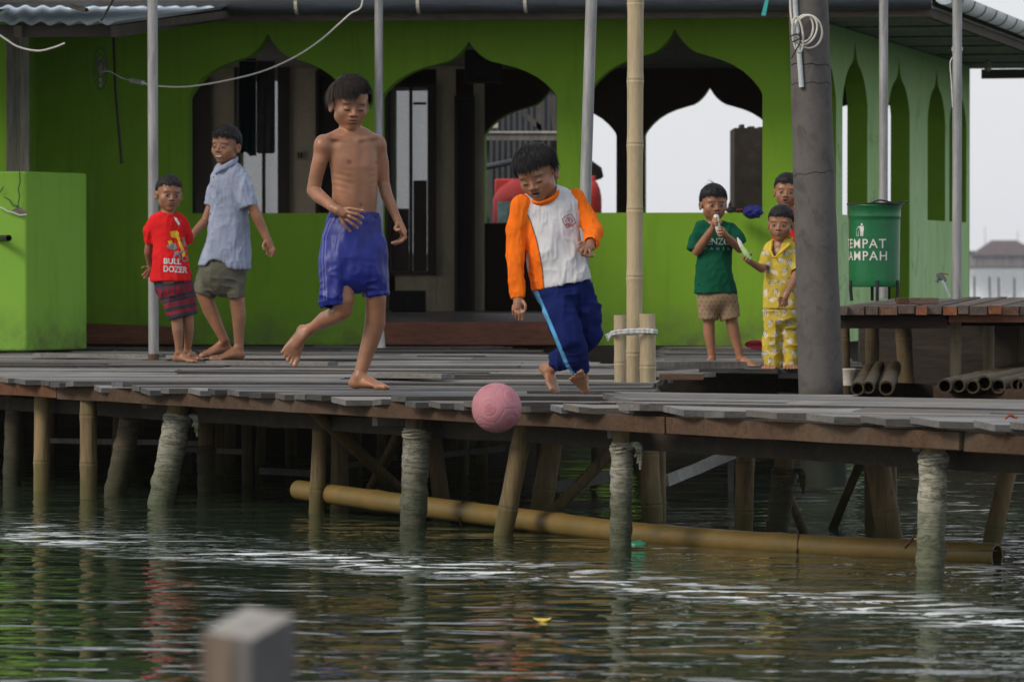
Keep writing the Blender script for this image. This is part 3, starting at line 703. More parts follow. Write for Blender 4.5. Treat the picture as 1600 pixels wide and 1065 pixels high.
def pile(xt, yt, xb, yb, wpx, s=None, kind='bamboo', d=0.0, tone=1.0, label=None, wrap=(0, 1)):
    s_ = s or (sE((xt+xb)/2)-6); top = PS(xt, yt, s_); bot = PS(xb, yb, s_)
    dirn = (bot-top); k = (top.z-(WZ-.5))/(top.z-bot.z); end = top+dirn*k
    r = wpx/2/s_*(.90 if kind != 'bamboo' else 1)
    mb = MB(); bamboo(mb, end, top+Vector((0, 0, .03)), r*(1.04 if kind == 'bamboo' else .90), r*(.98 if kind == 'bamboo' else .86), nodes=4, n=16, tone=tone, seed=int(xt))
    p = mb.build('piling', m_pile, deck, label=label)
    if kind != 'bamboo':
        rr = random.Random(int(xb)*3); mb = MB(); n_ = 46; pts = []; rs = []
        t0, t1 = wrap
        a0 = top+(bot-top)*t0; a1 = top+(bot-top)*t1
        a1 = a1 if t1 < 1 else top+(bot-top)*min(k, 1.35)
        tilt = (bot-top).normalized()
        ref = tilt.orthogonal().normalized(); w2 = tilt.cross(ref)
        N_ = 20; vs = []; fs = []
        ph = rr.uniform(0, 6); turns = 6+rr.random()*3
        for i in range(n_+1):
            f = i/n_; c = a0.lerp(a1, f)
            for q in range(N_):
                an = 2*math.pi*q/N_
                hx = (f*turns+an/(2*math.pi)+ph) % 1.0           # helical wraps overlap like shingles
                rad_ = r*(1.0+.085*hx+.03*math.sin(f*23+an*2+ph)+.02*math.sin(f*61+an*3)+rr.uniform(-.022, .022)+.05*(abs(math.sin(f*17+an*1.3+ph))**6))
                if f < .03: rad_ *= .93
                vs.append(c+(ref*math.cos(an)+w2*math.sin(an))*rad_)
        for i in range(n_):
            for q in range(N_): fs.append((i*N_+q, (i+1)*N_+q, (i+1)*N_+(q+1) % N_, i*N_+(q+1) % N_))
        mb.add(vs, fs, tone, smooth=True)
        mb.add(vs[:N_], [tuple(range(N_))], tone)
        # twisted tie at the top with loose ends
        for e in range(3):
            pts = [a0+tilt*(.012+.012*e)+(ref*math.cos(a_)+w2*math.sin(a_))*r*1.06+tilt*.006*math.sin(a_*2+e) for a_ in [k2*math.pi/9 for k2 in range(19)]]
            mb.tube(pts, .0065, n=6, tone=tone*1.15)
        if kind.endswith('knot'):
            for e in range(3):
                b0 = a0+Vector((r*.9, -r*.4, -.01)); mb.tube(spline([b0, b0+Vector((.02+.008*e, -.012, -.005)), b0+Vector((.025+.006*e, -.012, -.03-.02*e)), b0+Vector((.012+.012*e, -.008, -.05-.025*e))], 4), [.008, .010, .011, .010, .009, .009, .009, .008, .008, .007, .006, .005, .003][:13], n=7, tone=tone*1.1)
        mb.build('wrapping', m_wrapdk if kind.startswith('brown') else m_wrap, p)
    return p
P_ = pile
P_(66, 600, 64, 787, 25, tone=1.55); P_(138, 610, 138, 785, 27, s=322, tone=1.1); P_(24, 600, 18, 755, 30, s=305, kind='brown', tone=.7)
P_(207, 640, 177, 780, 36, s=318, kind='brown', wrap=(.03, 1)); P_(283, 625, 248, 802, 44, kind='pale_knot', wrap=(.12, 1), tone=1.15, label='pale cloth wrapped leaning piling')
P_(320, 632, 323, 772, 30, s=312, kind='brown', tone=.9, wrap=(.45, 1)); P_(385, 640, 386, 765, 16, s=300, tone=.6)
P_(502, 645, 494, 806, 24, s=342, tone=1.0); P_(532, 648, 530, 790, 28, s=330, tone=.7); P_(258, 620, 262, 760, 14, s=290, tone=.7)
P_(652, 645, 645, 830, 44, kind='pale', wrap=(.13, 1), tone=.85); P_(672, 650, 690, 792, 26, s=338, tone=.8)
P_(823, 655, 788, 832, 30, s=372, tone=1.05); P_(871, 655, 846, 797, 34, s=345, tone=1.15)
P_(972, 662, 970, 864, 36, kind='pale_knot', wrap=(.14, 1), tone=1.05); P_(1010, 670, 1020, 816, 32, s=352, tone=1.1, label=None); P_(1033, 670, 1034, 812, 14, s=350, tone=1.3)
P_(1166, 680, 1162, 832, 29, s=370, tone=1.3); P_(1232, 672, 1214, 838, 38, s=374, kind='brown_knot', wrap=(.35, 1))
P_(1362, 675, 1392, 852, 40, s=386, tone=1.1); P_(1392, 675, 1396, 845, 16, s=375, tone=1.0); P_(1360, 690, 1362, 848, 20, s=378, tone=.5)
P_(1460, 682, 1454, 906, 47, kind='pale', wrap=(.11, 1), tone=1.35, label='thick pale cloth wrapped piling under the right of the deck'); P_(1587, 690, 1550, 856, 29, s=388, tone=1.25)
rr2 = random.Random(5)
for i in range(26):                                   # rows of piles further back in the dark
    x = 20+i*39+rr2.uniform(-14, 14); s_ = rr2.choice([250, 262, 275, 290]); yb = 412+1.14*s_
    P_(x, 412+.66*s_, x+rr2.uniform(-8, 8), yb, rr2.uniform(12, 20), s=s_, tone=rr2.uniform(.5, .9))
def brace(x0, y0, x1, y1, wpx, s0, s1=None, mat=None, tone=1.0, flat=False, name='brace'):
    mb = MB(); a = PS(x0, y0, s0); b = PS(x1, y1, s1 or s0); s_ = s0
    if flat: mb.beam(a, b, .03, wpx/s_, up=Vector((0, 1, 0)).cross(b-a), tone=tone, jit=.003)
    else: bamboo(mb, a, b, wpx/2/s_, nodes=3, tone=tone, seed=int(x0))
    return mb.build(name, mat or m_pile, deck)
brace(482, 634, 632, 772, 19, 350, 335, tone=.85); brace(628, 668, 572, 778, 17, 335, 318, tone=.8); brace(958, 702, 858, 806, 19, 352, tone=.9)
brace(1215, 735, 1262, 842, 15, 368, tone=.7); brace(1352, 706, 1292, 848, 14, 370, 360, tone=.65, flat=True)
brace(1040, 752, 1156, 704, 17, 330, 312, m_greywood, 1.25, True); brace(75, 688, 330, 693, 8, 300, tone=1.2, flat=True, mat=m_greywood); brace(285, 702, 380, 706, 8, 300, tone=1.0, flat=True, mat=m_greywood); brace(405, 735, 505, 740, 11, 300, tone=.8, flat=True, mat=m_greywood)
brace(866, 762, 960, 742, 18, 320, 316, m_greywood, .7, True); brace(680, 712, 790, 700, 9, 300, None, m_greywood, .7, True); brace(540, 728, 620, 715, 8, 300, None, m_greywood, .6, True)
mb = MB(); a = PS(1150, 692, 318); mb.beam(a-Vector((.03, 0, 0)), a+Vector((.03, 0, 0)), .06, .06, tone=1.5); mb.build('timber_end', m_greywood, deck)
mb = MB(); a = PS(1142, 684, 312); mb.beam(a, a+Vector((0, 0, -.75)), .03, .03, tone=.5); mb.build('piling', m_greywood, deck)

# block added under the hall to keep the water beneath the floor dark
fd = MB(); a_, b_, c_, e_ = CL, CF, CR, CBL
fd.hexa([pl(a_, WZ-.4), pl(b_-Vector((.2, 0)), WZ-.4), pl(c_-Vector((.2, 0)), WZ-.4), pl(e_, WZ-.4), pl(a_, -.005), pl(b_-Vector((.2, 0)), -.005), pl(c_-Vector((.2, 0)), -.005), pl(e_, -.005)])
fd.build('added_foundation', m_darkbeam, bld)

# floating bamboo lashed to the piles
fb = empty('floating_bamboo', PS(1000, 830, 380), 'long thick brownish yellow bamboo pole lashed low along the piles, half in the water', 'bamboo pole')
path = [PS(466, 765, 338), PS(645, 789, 352), PS(808, 810, 366), PS(1010, 835, 380), PS(1250, 853, 394), PS(1430, 862, 403), PS(1559, 868, 408)]
pp = spline(path, 14); rs = []
nodes = [10, 22, 33, 44, 54, 63, 71, 78]
for i, p in enumerate(pp):
    r = .0455+.003*i/len(pp)
    if i in nodes: r *= 1.08
    rs.append(r)
mb = MB(); mb.tube(pp, rs, n=20, hollow=.8); fbb = mb.build('pole', m_raft, fb)
def lashing(x, y, s, r, name='lashing', mat=None, n=3, par=None):
    mb = MB(); c = PS(x, y, s)
    for e in range(n):
        pts = [c+Vector((-.012+.012*e+.004*math.sin(a_), math.cos(a_)*r, math.sin(a_)*r)) for a_ in [k2*math.pi/10 for k2 in range(21)]]
        mb.tube(pts, .004, n=6)
    mb.tube(spline([c+Vector((0, -r, 0)), c+Vector((-.02, -r-.01, -.02)), c+Vector((-.01, -r-.012, -.05))], 4), .003, n=5)
    return mb.build(name, mat or m_black, par or fb)
lashing(498, 771, 341, .055); lashing(725, 801, 359, .053, mat=M('brown_twine', (.06, .035, .02), .9, .3, 20)); lashing(1250, 853, 394, .0535, mat=bpy.data.materials['brown_twine'], n=1)
mb = MB(); a = PS(1429, 838, 412); mb.tube([a, PS(1415, 855, 410)], .006, n=6); mb.build('twig', M('rusty_brown', (.12, .045, .02), .8, .3, 20), fb)
mb = MB(); a = PS(1480, 860, 415); mb.beam(PS(1472, 860.5, 425), PS(1558, 860, 428), .006, .004); mb.build('split', m_black, fb)

# litter on the water
g = MB(); c = PS(996, 853, 384); g.lathe(c+Vector((-.03, -.02, -.002)), [(.0, 0), (.018, .002), (.022, .01), (.022, .045), (.010, .06), (.010, .07), (.0, .071)], 14, axis=(1, -.3, .18))
o = g.build('bottle', M('green_plastic', (.05, .30, .18), .3, .3, 20), origin=c); tag(o, 'green plastic bottle floating beside a wrapped piling', 'bottle')
g = MB(); c = on_z(847, 969, WZ); pts = [c+Vector((.03*math.cos(a_)*1.0, .05*math.sin(a_), .004+.004*math.cos(a_*2))) for a_ in [k2*math.pi/8 for k2 in range(16)]]
g.add(pts+[c+Vector((0, 0, .002))], [tuple(range(16))]); o = g.build('leaf', M('yellow_leaf', (.62, .45, .03), .5, .2, 30), origin=c); tag(o, 'yellow leaf floating alone on the dark water', 'leaf')
g = MB(); c = on_z(1580, 654, .02); g.tube(spline([c+Vector((-.02, 0, .0)), c+Vector((-.005, 0, .012)), c+Vector((.012, .02, .006)), c+Vector((.02, 0, .004))], 4), .005, n=6)
o = g.build('leaf', M('red_leaf', (.30, .05, .02), .6, .2, 30), origin=c); tag(o, 'curled reddish dry leaf on the right end of the deck', 'leaf')

# ------------------------------------------------------------------ raised plank walkway at the right
rd = empty('raised_walkway', PS(1450, 600, 285), 'raised walkway of reddish brown planks on bamboo legs right of the hall', 'walkway')
RZD = .345; Yr = F/(((478-412))/(CZ-RZD))*1.0
Yr = F/300
x0 = XS(1305, 300)
mb = MB(); rn = random.Random(3); x = x0; xe = XS(1760, 300)
while x < xe:
    w_ = rn.uniform(.055, .11); tn = rn.choice([(.8, .8, .85), (1.1, .95, .85), (1.0, .85, .75), (1, .95, .9), (1.3, 1.2, 1.1), (.7, .7, .7)])
    y0 = Yr+rn.uniform(-.03, .03); zz = RZD-rn.uniform(0, .008); ln = 5.2 if x > XS(1512, 300) or True else 2.2
    far = min(Yr+6.3, 31)
    # boards fan slightly outwards, following the side of the hall
    sh_ = (x-x0)*.22+.75; yb_ = y0+ (6.2 if x > x0+.35 else 5.2)
    mb.hexa([(x, y0, zz-.045), (x+w_-.006, y0, zz-.045), (x+w_-.006+sh_, yb_, zz-.045), (x+sh_, yb_, zz-.045), (x, y0, zz), (x+w_-.006, y0, zz), (x+w_-.006+sh_, yb_, zz), (x+sh_, yb_, zz)], tn)
    en = rn.choice([(1.1, .95, .9), (1.7, 1.1, .8), (2.4, 1.1, .6), (1.3, 1.2, 1.1), (1.0, .9, .85)])
    mb.hexa([(x+.001, y0-.004, zz-.044), (x+w_-.007, y0-.004, zz-.044), (x+w_-.007, y0-.001, zz-.044), (x+.001, y0-.001, zz-.044), (x+.001, y0-.004, zz-.001), (x+w_-.007, y0-.004, zz-.001), (x+w_-.007, y0-.001, zz-.001), (x+.001, y0-.001, zz-.001)], en)
    x += w_
mb.build('decking', m_brick, rd)
mb = MB(); mb.beam((x0+.02, Yr+.09, RZD-.085), (XS(1482, 300), Yr+.09, RZD-.085), .05, .075, tone=.35); mb.build('beam', m_edge, rd)
mb = MB(); mb.beam((XS(1484, 300), Yr+.06, RZD-.068), (xe, Yr+.06, RZD-.068), .05, .045, tone=(1.6, 1.0, .8)); mb.build('beam', m_edge, rd)
def post(xp, yb, wpx, s, tone, zt=RZD-.05, top_dx=0):
    mb = MB(); a = PS(xp, yb, s); r = wpx/2/s; bamboo(mb, a+Vector((0, 0, -.2)), (a.x+top_dx, a.y, zt), r, r*.95, nodes=2, tone=tone, seed=int(xp)); mb.build('leg', m_bamboo if tone > .6 else m_pile, rd)
post(1493, 590, 19, 295, .62); post(1323, 585, 15, 292, .5, top_dx=-.01); post(1363, 600, 22, 275, .6); post(1420, 600, 26, 265, .6, top_dx=-.04); post(1545, 600, 18, 262, .7); post(1590, 600, 18, 270, .6)
for k in range(3):
    mb = MB(); yy = Yr+1.6+k*1.5; mb.beam((x0+.1+k*.3, yy, RZD-.09), (xe+1, yy, RZD-.09), .06, .08, tone=.4); mb.build('beam', m_darkbeam, rd)
# dark clutter deep beneath: low boards and bank
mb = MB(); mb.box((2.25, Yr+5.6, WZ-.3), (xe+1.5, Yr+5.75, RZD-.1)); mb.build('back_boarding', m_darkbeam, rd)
mb = MB(); mb.box((XS(1325, 285), F/290, -.235), (XS(1760, 285), F/290+.12, -.165)); mb.build('sill_beam', m_greywood, rd)
mb = MB(); mb.beam(PS(1470, 596, 318)+Vector((0, .1, -.06)), PS(1760, 620, 330)+Vector((0, 0, -.03)), .08, .08, tone=.6); mb.build('sill_beam', m_edge, rd)
# loose stack of short boards on it
for (xa, xb, ya, yb, tn) in ((1410, 1428, 461, 471, (.9, .55, .4)), (1425, 1475, 461, 470, (1.3, 1.1, .95))):
    mb = MB(); a = PS(xa, (ya+yb)/2, 299); b = PS(xb, (ya+yb)/2, 299); a.z = b.z = RZD+.018; mb.beam(a+Vector((0, .35, 0)), b+Vector((0, .35, 0)), .12, .034, tone=tn)
    o = mb.build('loose_board', m_brick, origin=a, bevel=.003); tag(o, 'short reddish board lying flat near the bin' if xa == 1410 else 'longer pale board lying beside a short reddish board near the bin', 'board')
# bundle of bamboo poles stored under the raised walkway
tubes = [(1476, 603, 12), (1498, 602, 11), (1520, 604, 11), (1538, 598, 12), (1560, 603, 12), (1590, 601, 11), (1340, 607, 11), (1357, 605, 10), (1385, 606, 12), (1600, 602, 11)]
for i, (x, y, r) in enumerate(tubes):
    s_ = 322 if x > 1470 else 325; a = PS(x, y, s_)
    mb = MB(); bamboo(mb, a, a+Vector((.9 if x > 1470 else .35, 3.6, .02)), r/s_, nodes=5, hollow=.74, tone=.45, seed=i)
    o = mb.build('bamboo_pole', m_pile, origin=a)
    if x > 1470: tag(o, 'open ended grey bamboo pole in the row stored at the foot of the raised walkway', 'bamboo pole', 'bamboo poles stored under the walkway')
    else: tag(o, 'dark bamboo pole lying beside the foot of the concrete pillar', 'bamboo pole', 'dark bamboo poles by the pillar')
mb = MB(); a = PS(1326, 602, 296); mb.lathe(a, [(.030, 0), (.036, .08), (.040, .085), (.036, .09), (.03, .06)], 18)
o = mb.build('paint_pot', m_strap, origin=a); tag(o, 'small white pot at the foot of the concrete pillar', 'pot')
mb = MB(); a = PS(1012, 578, 292); b = PS(1163, 575, 290); a.z = b.z = .018; mb.beam(a+Vector((0, -.06, 0)), b+Vector((0, -.06, 0)), .09, .045, tone=.75, jit=.007)
o = mb.build('old_timber', m_greywood, origin=a); tag(o, 'rough old grey timber lying along the edge before the boy in green', 'timber')
mb = MB(); a = PS(1030, 592, 322); b = PS(1099, 591, 322); a.z = b.z = .012; mb.beam(a, b, .06, .028, tone=1.3); o = mb.build('short_board', m_edge, origin=a); tag(o, 'short pale brown board lying right of the bamboo stumps', 'board')
# ------------------------------------------------------------------ posts and pipes
def pole(xt, xb, yb, s, wpx, label, mat=m_galv, z1=3.2):
    b = PS(xb, yb, s); r = wpx/2/s; b.z = CZ-(yb-412)/s
    tz = CZ+412/s; dx = (xt-xb)/s; k = (z1-b.z)/(tz-b.z)
    mb = MB(); top = Vector((b.x+dx*k, b.y, z1)); mb.tube([b.lerp(top, i/6) for i in range(7)], r, n=18)
    return mb.build('metal_pole', mat, origin=b), b
p_, b_ = pole(239, 240, 562, 268, 16, ''); tag(p_, 'grey metal pole that the boy in the red shirt leans on', 'pole')
mb = MB(); mb.tube([b_, b_+Vector((0, 0, .035))], 8.6/268, n=18); o = mb.build('foot', M('rusty_foot', (.09, .05, .03), .8, .3, 20), p_)
p_, b_ = pole(592, 593, 543, 236, 13, ''); tag(p_, 'grey metal pole with a white foot at the hall doorway behind the shirtless boy', 'pole')
mb = MB(); mb.tube([b_, b_+Vector((0, 0, .12))], [9.4/236, 6.8/236], n=18); mb.build('foot', M('white_mortar', (.45, .45, .42), .9, .2, 9), p_)
p_, b_ = pole(924, 906, 586, 310, 18, ''); tag(p_, 'slightly leaning grey metal pole behind the boy in orange sleeves', 'pole')
p_, b_ = pole(1380, 1380, 466, 262, 14, ''); tag(p_, 'grey metal pole right behind the green bin', 'pole'); 
p_, b_ = pole(1495, 1495, 467, 268, 15, ''); tag(p_, 'grey metal pole with white string tied round it, at the corner of the hall', 'pole')
mb = MB()
for e in range(2):
    c = PS(1495, 76+3*e, 266); mb.tube([c+Vector((math.cos(a_)*.031, math.sin(a_)*.031, .003*math.sin(a_))) for a_ in [k*math.pi/8 for k in range(17)]], .0035, n=6)
mb.tube(spline([PS(1488, 90, 270), PS(1484, 100, 270), PS(1486, 130, 270), PS(1488, 168, 270)], 5), .0035, n=6)
o = mb.build('string', m_rope); tag(o, 'white string hanging from the pole at the hall corner', 'string')

bb = PS(991, 597, 330)
mb = MB(); bamboo(mb, bb, (XS(994, 330), bb.y, 2.9), 12.5/330, 13/330, nodes=9, n=20, seed=21); o = mb.build('bamboo_post', m_bamboo, origin=bb); tag(o, 'tall pale bamboo post standing on the edge of the deck between two cut stumps', 'post')
for (x, yt, w_, lb) in ((968.5, 492, 19, 'short cut bamboo stump on the left of the tall bamboo post'), (1011.5, 490, 25, 'short thicker bamboo stump on the right of the tall bamboo post')):
    a = PS(x+1, 597, 333); mb = MB(); bamboo(mb, a, PS(x, yt, 333), w_/2/333, nodes=2, n=18, hollow=.8, seed=int(x)); o = mb.build('bamboo_stump', m_bamboo, origin=a); tag(o, lb, 'stump')
mb = MB(); rr3 = random.Random(8)
for e in range(3):
    z = -1.5+e*2.2; pts = []
    for (x, y, dd) in ((955, 521, .0), (957, 519, -.045), (968, 518, -.05), (985, 516, -.052), (1000, 516, -.055), (1012, 516, -.056), (1023, 517, -.045), (1025, 518, .02), (1010, 518, .05), (970, 520, .05), (956, 521, .0)):
        p = PS(x, y+z+rr3.uniform(-.4, .4), 333); p.y += dd; pts.append(p)
    q = spline(pts, 8); mb.tube(q, [.0052+.0015*math.sin(i*1.3) for i in range(len(q))], n=6)
for (dx, dy) in ((-9, 8), (-7, 12), (-11, 4), (-5, 10)):
    mb.tube(spline([PS(957, 520, 336), PS(957+dx*.6, 520+dy*.3, 338), PS(957+dx, 520+dy, 338)], 4), .0035, n=5)
o = mb.build('rope', m_rope); tag(o, 'black and white twisted rope tying two stumps to the tall bamboo post', 'rope')

cpb = PS(1281, 640, 311); cpb.z = WZ-.4
def cpc(py): f = (py-0)/600; return (1262.5+20*f, 30.5+4.2*f)
mb = MB(); pts = []; rs = []
Yp = F/311
for i in range(41):
    py = -430+i*29.75; x, r = cpc(py); p = PY(x, py, Yp); pts.append(p); rs.append(r/311*(1+.012*math.sin(i*1.7)+random.uniform(-.006, .006)))
pts = pts[::-1]; rs = rs[::-1]
mb.tube(pts, rs, n=36, smooth=True)
cp = mb.build('concrete_pillar', m_concrete, origin=pts[0]); tag(cp, 'thick round grey concrete pillar in front of the hall corner', 'pillar')
for (y0, y1, dx) in ((101, 103, 0), (132, 130, 1), (275, 266, 2)):
    mb = MB(); q = []
    for k in range(13):
        a_ = math.pi*(1.02+.96*k/12); x, r = cpc((y0+y1)/2); yy = y0+(y1-y0)*k/12+1.6*math.sin(k*1.9); c = PY(x, yy, Yp)
        q.append(c+Vector((math.cos(a_)*(r/311+.001), math.sin(a_)*(r/311+.001), 0)))
    mb.tube(q, .0022, n=5); mb.build('crack', m_black, cp)
# conduit and coil of cable on the pillar
def onp(px, py, out=.004):
    x, r = cpc(py); R_ = r/311+out; dx = (px-x)/311*Yp/Yp; dx = max(-R_*.99, min(R_*.99, dx)); return Vector((PY(x, py, Yp).x+dx, Yp-math.sqrt(R_*R_-dx*dx), PY(x, py, Yp).z))
mb = MB(); mb.tube([onp(x, y, .012) for x, y in ((1238, -40), (1241, 20), (1246, 80), (1250, 138))], .013, n=12, hollow=.8); o = mb.build('conduit', m_wgutter); tag(o, 'pale plastic conduit pipe running down the concrete pillar', 'pipe')
mb = MB()
def ring(cx, cy, rx, ry, ph, tilt, d):
    q = []
    for k in range(33):
        a_ = 2*math.pi*k/32; x = cx+rx*math.cos(a_)*math.cos(tilt)-ry*math.sin(a_)*math.sin(tilt); y = cy+rx*math.cos(a_)*math.sin(tilt)+ry*math.sin(a_)*math.cos(tilt)
        p = PY(x, y, Yp-.13-d); q.append(p)
    mb.tube(q, .0055, n=8)
ring(1256, 45, 14, 21, 0, .1, .02); ring(1262, 50, 22, 26, 0, -.15, .0); ring(1258, 48, 17, 24, 0, .4, .03); ring(1246, 55, 8, 28, 0, -.1, .045)
mb.tube(spline([PY(1234, -30, Yp-.12), PY(1235, 20, Yp-.13), PY(1240, 50, Yp-.15)], 6), .0055, n=8)
o = mb.build('cable_coil', m_cable); tag(o, 'coil of white cable tied to the top of the concrete pillar', 'cable')
mb = MB(); mb.tube(spline([PY(1248, 52, Yp-.19), PY(1250, 66, Yp-.2), PY(1240, 84, Yp-.19), PY(1236, 92, Yp-.19)], 4), .004, n=6); mb.tube(spline([PY(1234, 58, Yp-.19), PY(1244, 54, Yp-.2), PY(1250, 60, Yp-.2), PY(1238, 66, Yp-.19)], 4), .004, n=6); mb.build('cable_tie', m_black, o)

# sagging cables
def cable(name, pts, s, r, label, mat=m_cable, n=8):
    mb = MB(); mb.tube(spline([PS(x, y, s) for x, y in pts], n), r, n=7); o = mb.build(name, mat); return tag(o, label, 'cable')
oc = cable('cable', [(570, -30), (566, 6), (560, 16), (548, 22), (530, 38), (500, 64), (460, 90), (410, 112), (350, 127), (290, 136), (240, 134), (222, 129)], 245, .0052, 'pale cable sagging from the gutter across to the dark left wall')
mb = MB(); mb.tube([PS(206, 126, 243), PS(224, 130, 245)], .016, n=12); mb.build('connector', m_galv, oc)
cable('cable', [(206, 126), (190, 122), (172, 112), (160, 113)], 243, .004, 'thin grey wire from the cable connector to the small wall fan', m_galv)
cable('cable', [(-10, 48), (10, 62), (30, 74), (60, 80), (84, 75), (102, 68)], 255, .006, 'pale drooping wire end under the corrugated awning')
cable('cable', [(182, -10), (172, 10), (158, 33)], 256, .008, 'black cable crossing above the corrugated awning', m_black)
mb = MB(); mb.tube([PS(178, 60, 232), PS(181, 140, 233), (PS(190, 250, 235))], .010, n=8); mb.tube([PS(190, 250, 235), PS(191, 256, 235)], .013, n=8)
o = mb.build('hanging_stick', m_darkwood); tag(o, 'dark thin stick hanging in front of the shaded green wall', 'stick')
# small fan in the shade under the awning
fn = empty('wall_fan', PS(153, 105, 236), 'small dark wall fan in the shade under the awning', 'fan'); c = PS(158, 108, 236)
mb = MB()
for R_ in (.085, .06, .035):
    mb.tube([c+Vector((R_*.55*math.cos(a_), -.02, R_*1.9*math.sin(a_)*.85)) for a_ in [k*math.pi/12 for k in range(25)]], .003, n=5)
mb.build('guard', m_black, fn)
mb = MB()
for k in range(3):
    a_ = k*2.1+.5; mb.add([c, c+Vector((.03*math.cos(a_-.4), .0, .10*math.sin(a_-.4))), c+Vector((.045*math.cos(a_), .015, .13*math.sin(a_))), c+Vector((.03*math.cos(a_+.4), .02, .10*math.sin(a_+.4)))], [(0, 1, 2, 3)])
mb.tube([c, c+Vector((0, .12, 0))], .02, n=10)
mb.build('blades', M('grey_blades', (.16, .16, .16), .6, .2, 9), fn)
# light bulb under the soffit
lb = empty('light_bulb', PS(1542, 85, 188), 'unlit white bulb hanging under the right eaves', 'light bulb'); c = PS(1543, 88, 188)
mb = MB(); mb.tube([c+Vector((0, 0, .09)), c], .006, n=6); mb.lathe(c, [(.012, .02), (.017, .0), (.018, -.04)], 12); mb.build('holder', m_black, lb)
mb = MB(); mb.lathe(c+Vector((0, 0, -.04)), [(.016, 0), (.024, -.02), (.033, -.045), (.032, -.065), (.018, -.085), (0, -.09)], 16); mb.build('bulb', M('milky_glass', (.42, .40, .36), .35, .05, 9, bmp=0), lb)
# teal ribbon at the gutter
mb = MB(); a = PS(1196, -3, 236); mb.add([a, a+Vector((.022, 0, 0)), a+Vector((.0, .002, -.12)), a+Vector((-.03, .002, -.118))], [(0, 1, 2, 3)]); o = mb.build('ribbon', M('teal_ribbon', (.05, .42, .40), .5, .1, 9)); tag(o, 'teal ribbon dangling from the dark gutter', 'ribbon')

# ------------------------------------------------------------------ green bin on legs
bn = empty('litter_bin', PS(1367, 466, 290), 'green metal drum bin on short legs with white lettering', 'bin'); sB = 290; cb = PS(1366, 448, sB)
m_bin = M('green_enamel', (.012, .155, .055), .32, .12, 3, bmp=.12, dirt=(.02, .10, .04), dirtscale=4)
rb = 41.5/sB; hb = 128/sB
prof = [(0, .0), (rb*.93, .0), (rb*.95, .008)]
prof += [(rb*(.95+.03*f), hb*f) for f in (.1, .3, .6, .8)]
prof += [(rb*.98, hb*.845), (rb*1.005, hb*.855), (rb*.99, hb*.87), (rb*1.0, hb*.975), (rb*1.03, hb*.985), (rb*1.03, hb), (rb*.98, hb), (rb*.96, hb*.9), (rb*.9, .03), (0, .02)]
mb = MB(); mb.lathe(cb, prof, 40); body = mb.build('drum', m_bin, bn)
for a_ in (200, 272, 330, 90):
    mb = MB(); q = Vector((math.cos(rad(a_))*rb*.93, math.sin(rad(a_))*rb*.93, 0)); mb.tube(spline([cb+q*1.03+Vector((0, 0, .035)), cb+q*1.05+Vector((0, 0, -.01)), cb+q*1.0+Vector((0, 0, -.075))], 4), .009, n=8); mb.build('leg', m_black, bn)
mb = MB(); rimz = hb+.004
for e in range(3): mb.tube([cb+Vector((rb*(1.03+.03*e)*math.cos(a_)+.01*e, rb*1.03*math.sin(a_), rimz+.006*e*math.sin(a_+e)+.004*math.sin(3*a_+e))) for a_ in [k*math.pi/16 for k in range(33)]], .0035, n=5)
mb.tube(spline([cb+Vector((-.03, -.06, rimz)), cb+Vector((.02, -.08, rimz+.02)), cb+Vector((.09, -.07, rimz+.006))], 5), .005, n=5); mb.build('rim_wire', m_black, bn)
def txt(s, size, bold=0.0, spacing=1.0):
    cu = bpy.data.curves.new('lettering', 'FONT'); cu.body = s; cu.size = size; cu.align_x = 'LEFT'; cu.resolution_u = 3; cu.offset = bold; cu.space_character = spacing
    ob = bpy.data.objects.new('lettering', cu); COL.objects.link(ob); dg = bpy.context.evaluated_depsgraph_get(); me = bpy.data.meshes.new_from_object(ob.evaluated_get(dg))
    vs = [tuple(v.co) for v in me.vertices]; fs = [tuple(p.vertices) for p in me.polygons]
    bpy.data.objects.remove(ob); bpy.data.curves.remove(cu); bpy.data.meshes.remove(me)
    return vs, fs
def fine(vs, fs, maxlen):                              # split long edges so that lettering can follow a curved surface
    bm = bmesh.new(); bv = [bm.verts.new(v) for v in vs]
    for f in fs:
        try: bm.faces.new([bv[i] for i in f])
        except ValueError: pass
    bmesh.ops.triangulate(bm, faces=bm.faces[:])
    for _ in range(4):
        ed = [e for e in bm.edges if e.calc_length() > maxlen]
        if not ed: break
        bmesh.ops.subdivide_edges(bm, edges=ed, cuts=1); bmesh.ops.triangulate(bm, faces=[f for f in bm.faces if len(f.verts) > 3])
    bm.verts.index_update(); out = ([tuple(v.co) for v in bm.verts], [tuple(v.index for v in f.verts) for f in bm.faces]); bm.free(); return out
m_print = M('white_print', (.66, .66, .64), .7, .06, 30, bmp=.1)
lt = MB()
def wrapbin(vs, fs, ang0, z):
    R_ = rb*.985
    out = []
    for x, y, _ in vs:
        f_ = (z+y)/hb; rr_ = rb*(.95+.03*f_)+.0022; a_ = ang0+x/R_; out.append(cb+Vector((rr_*math.cos(a_), rr_*math.sin(a_), z+y)))
    lt.add(out, fs)
for s, z, xr_ in (('TEMPAT', 60.5, 1381), ('SAMPAH', 41.5, 1382.5)):
    vs, fs = txt(s, 14.2/.70/sB, .0004, 1.16); W_ = max(v[0] for v in vs)
    a1 = -math.pi/2+math.asin(((xr_-1366)/sB)/(rb*.97)); a0 = a1-W_*1.0/(rb*.985)
    vs, fs = fine(vs, fs, .02); wrapbin(vs, fs, a0, z/sB)
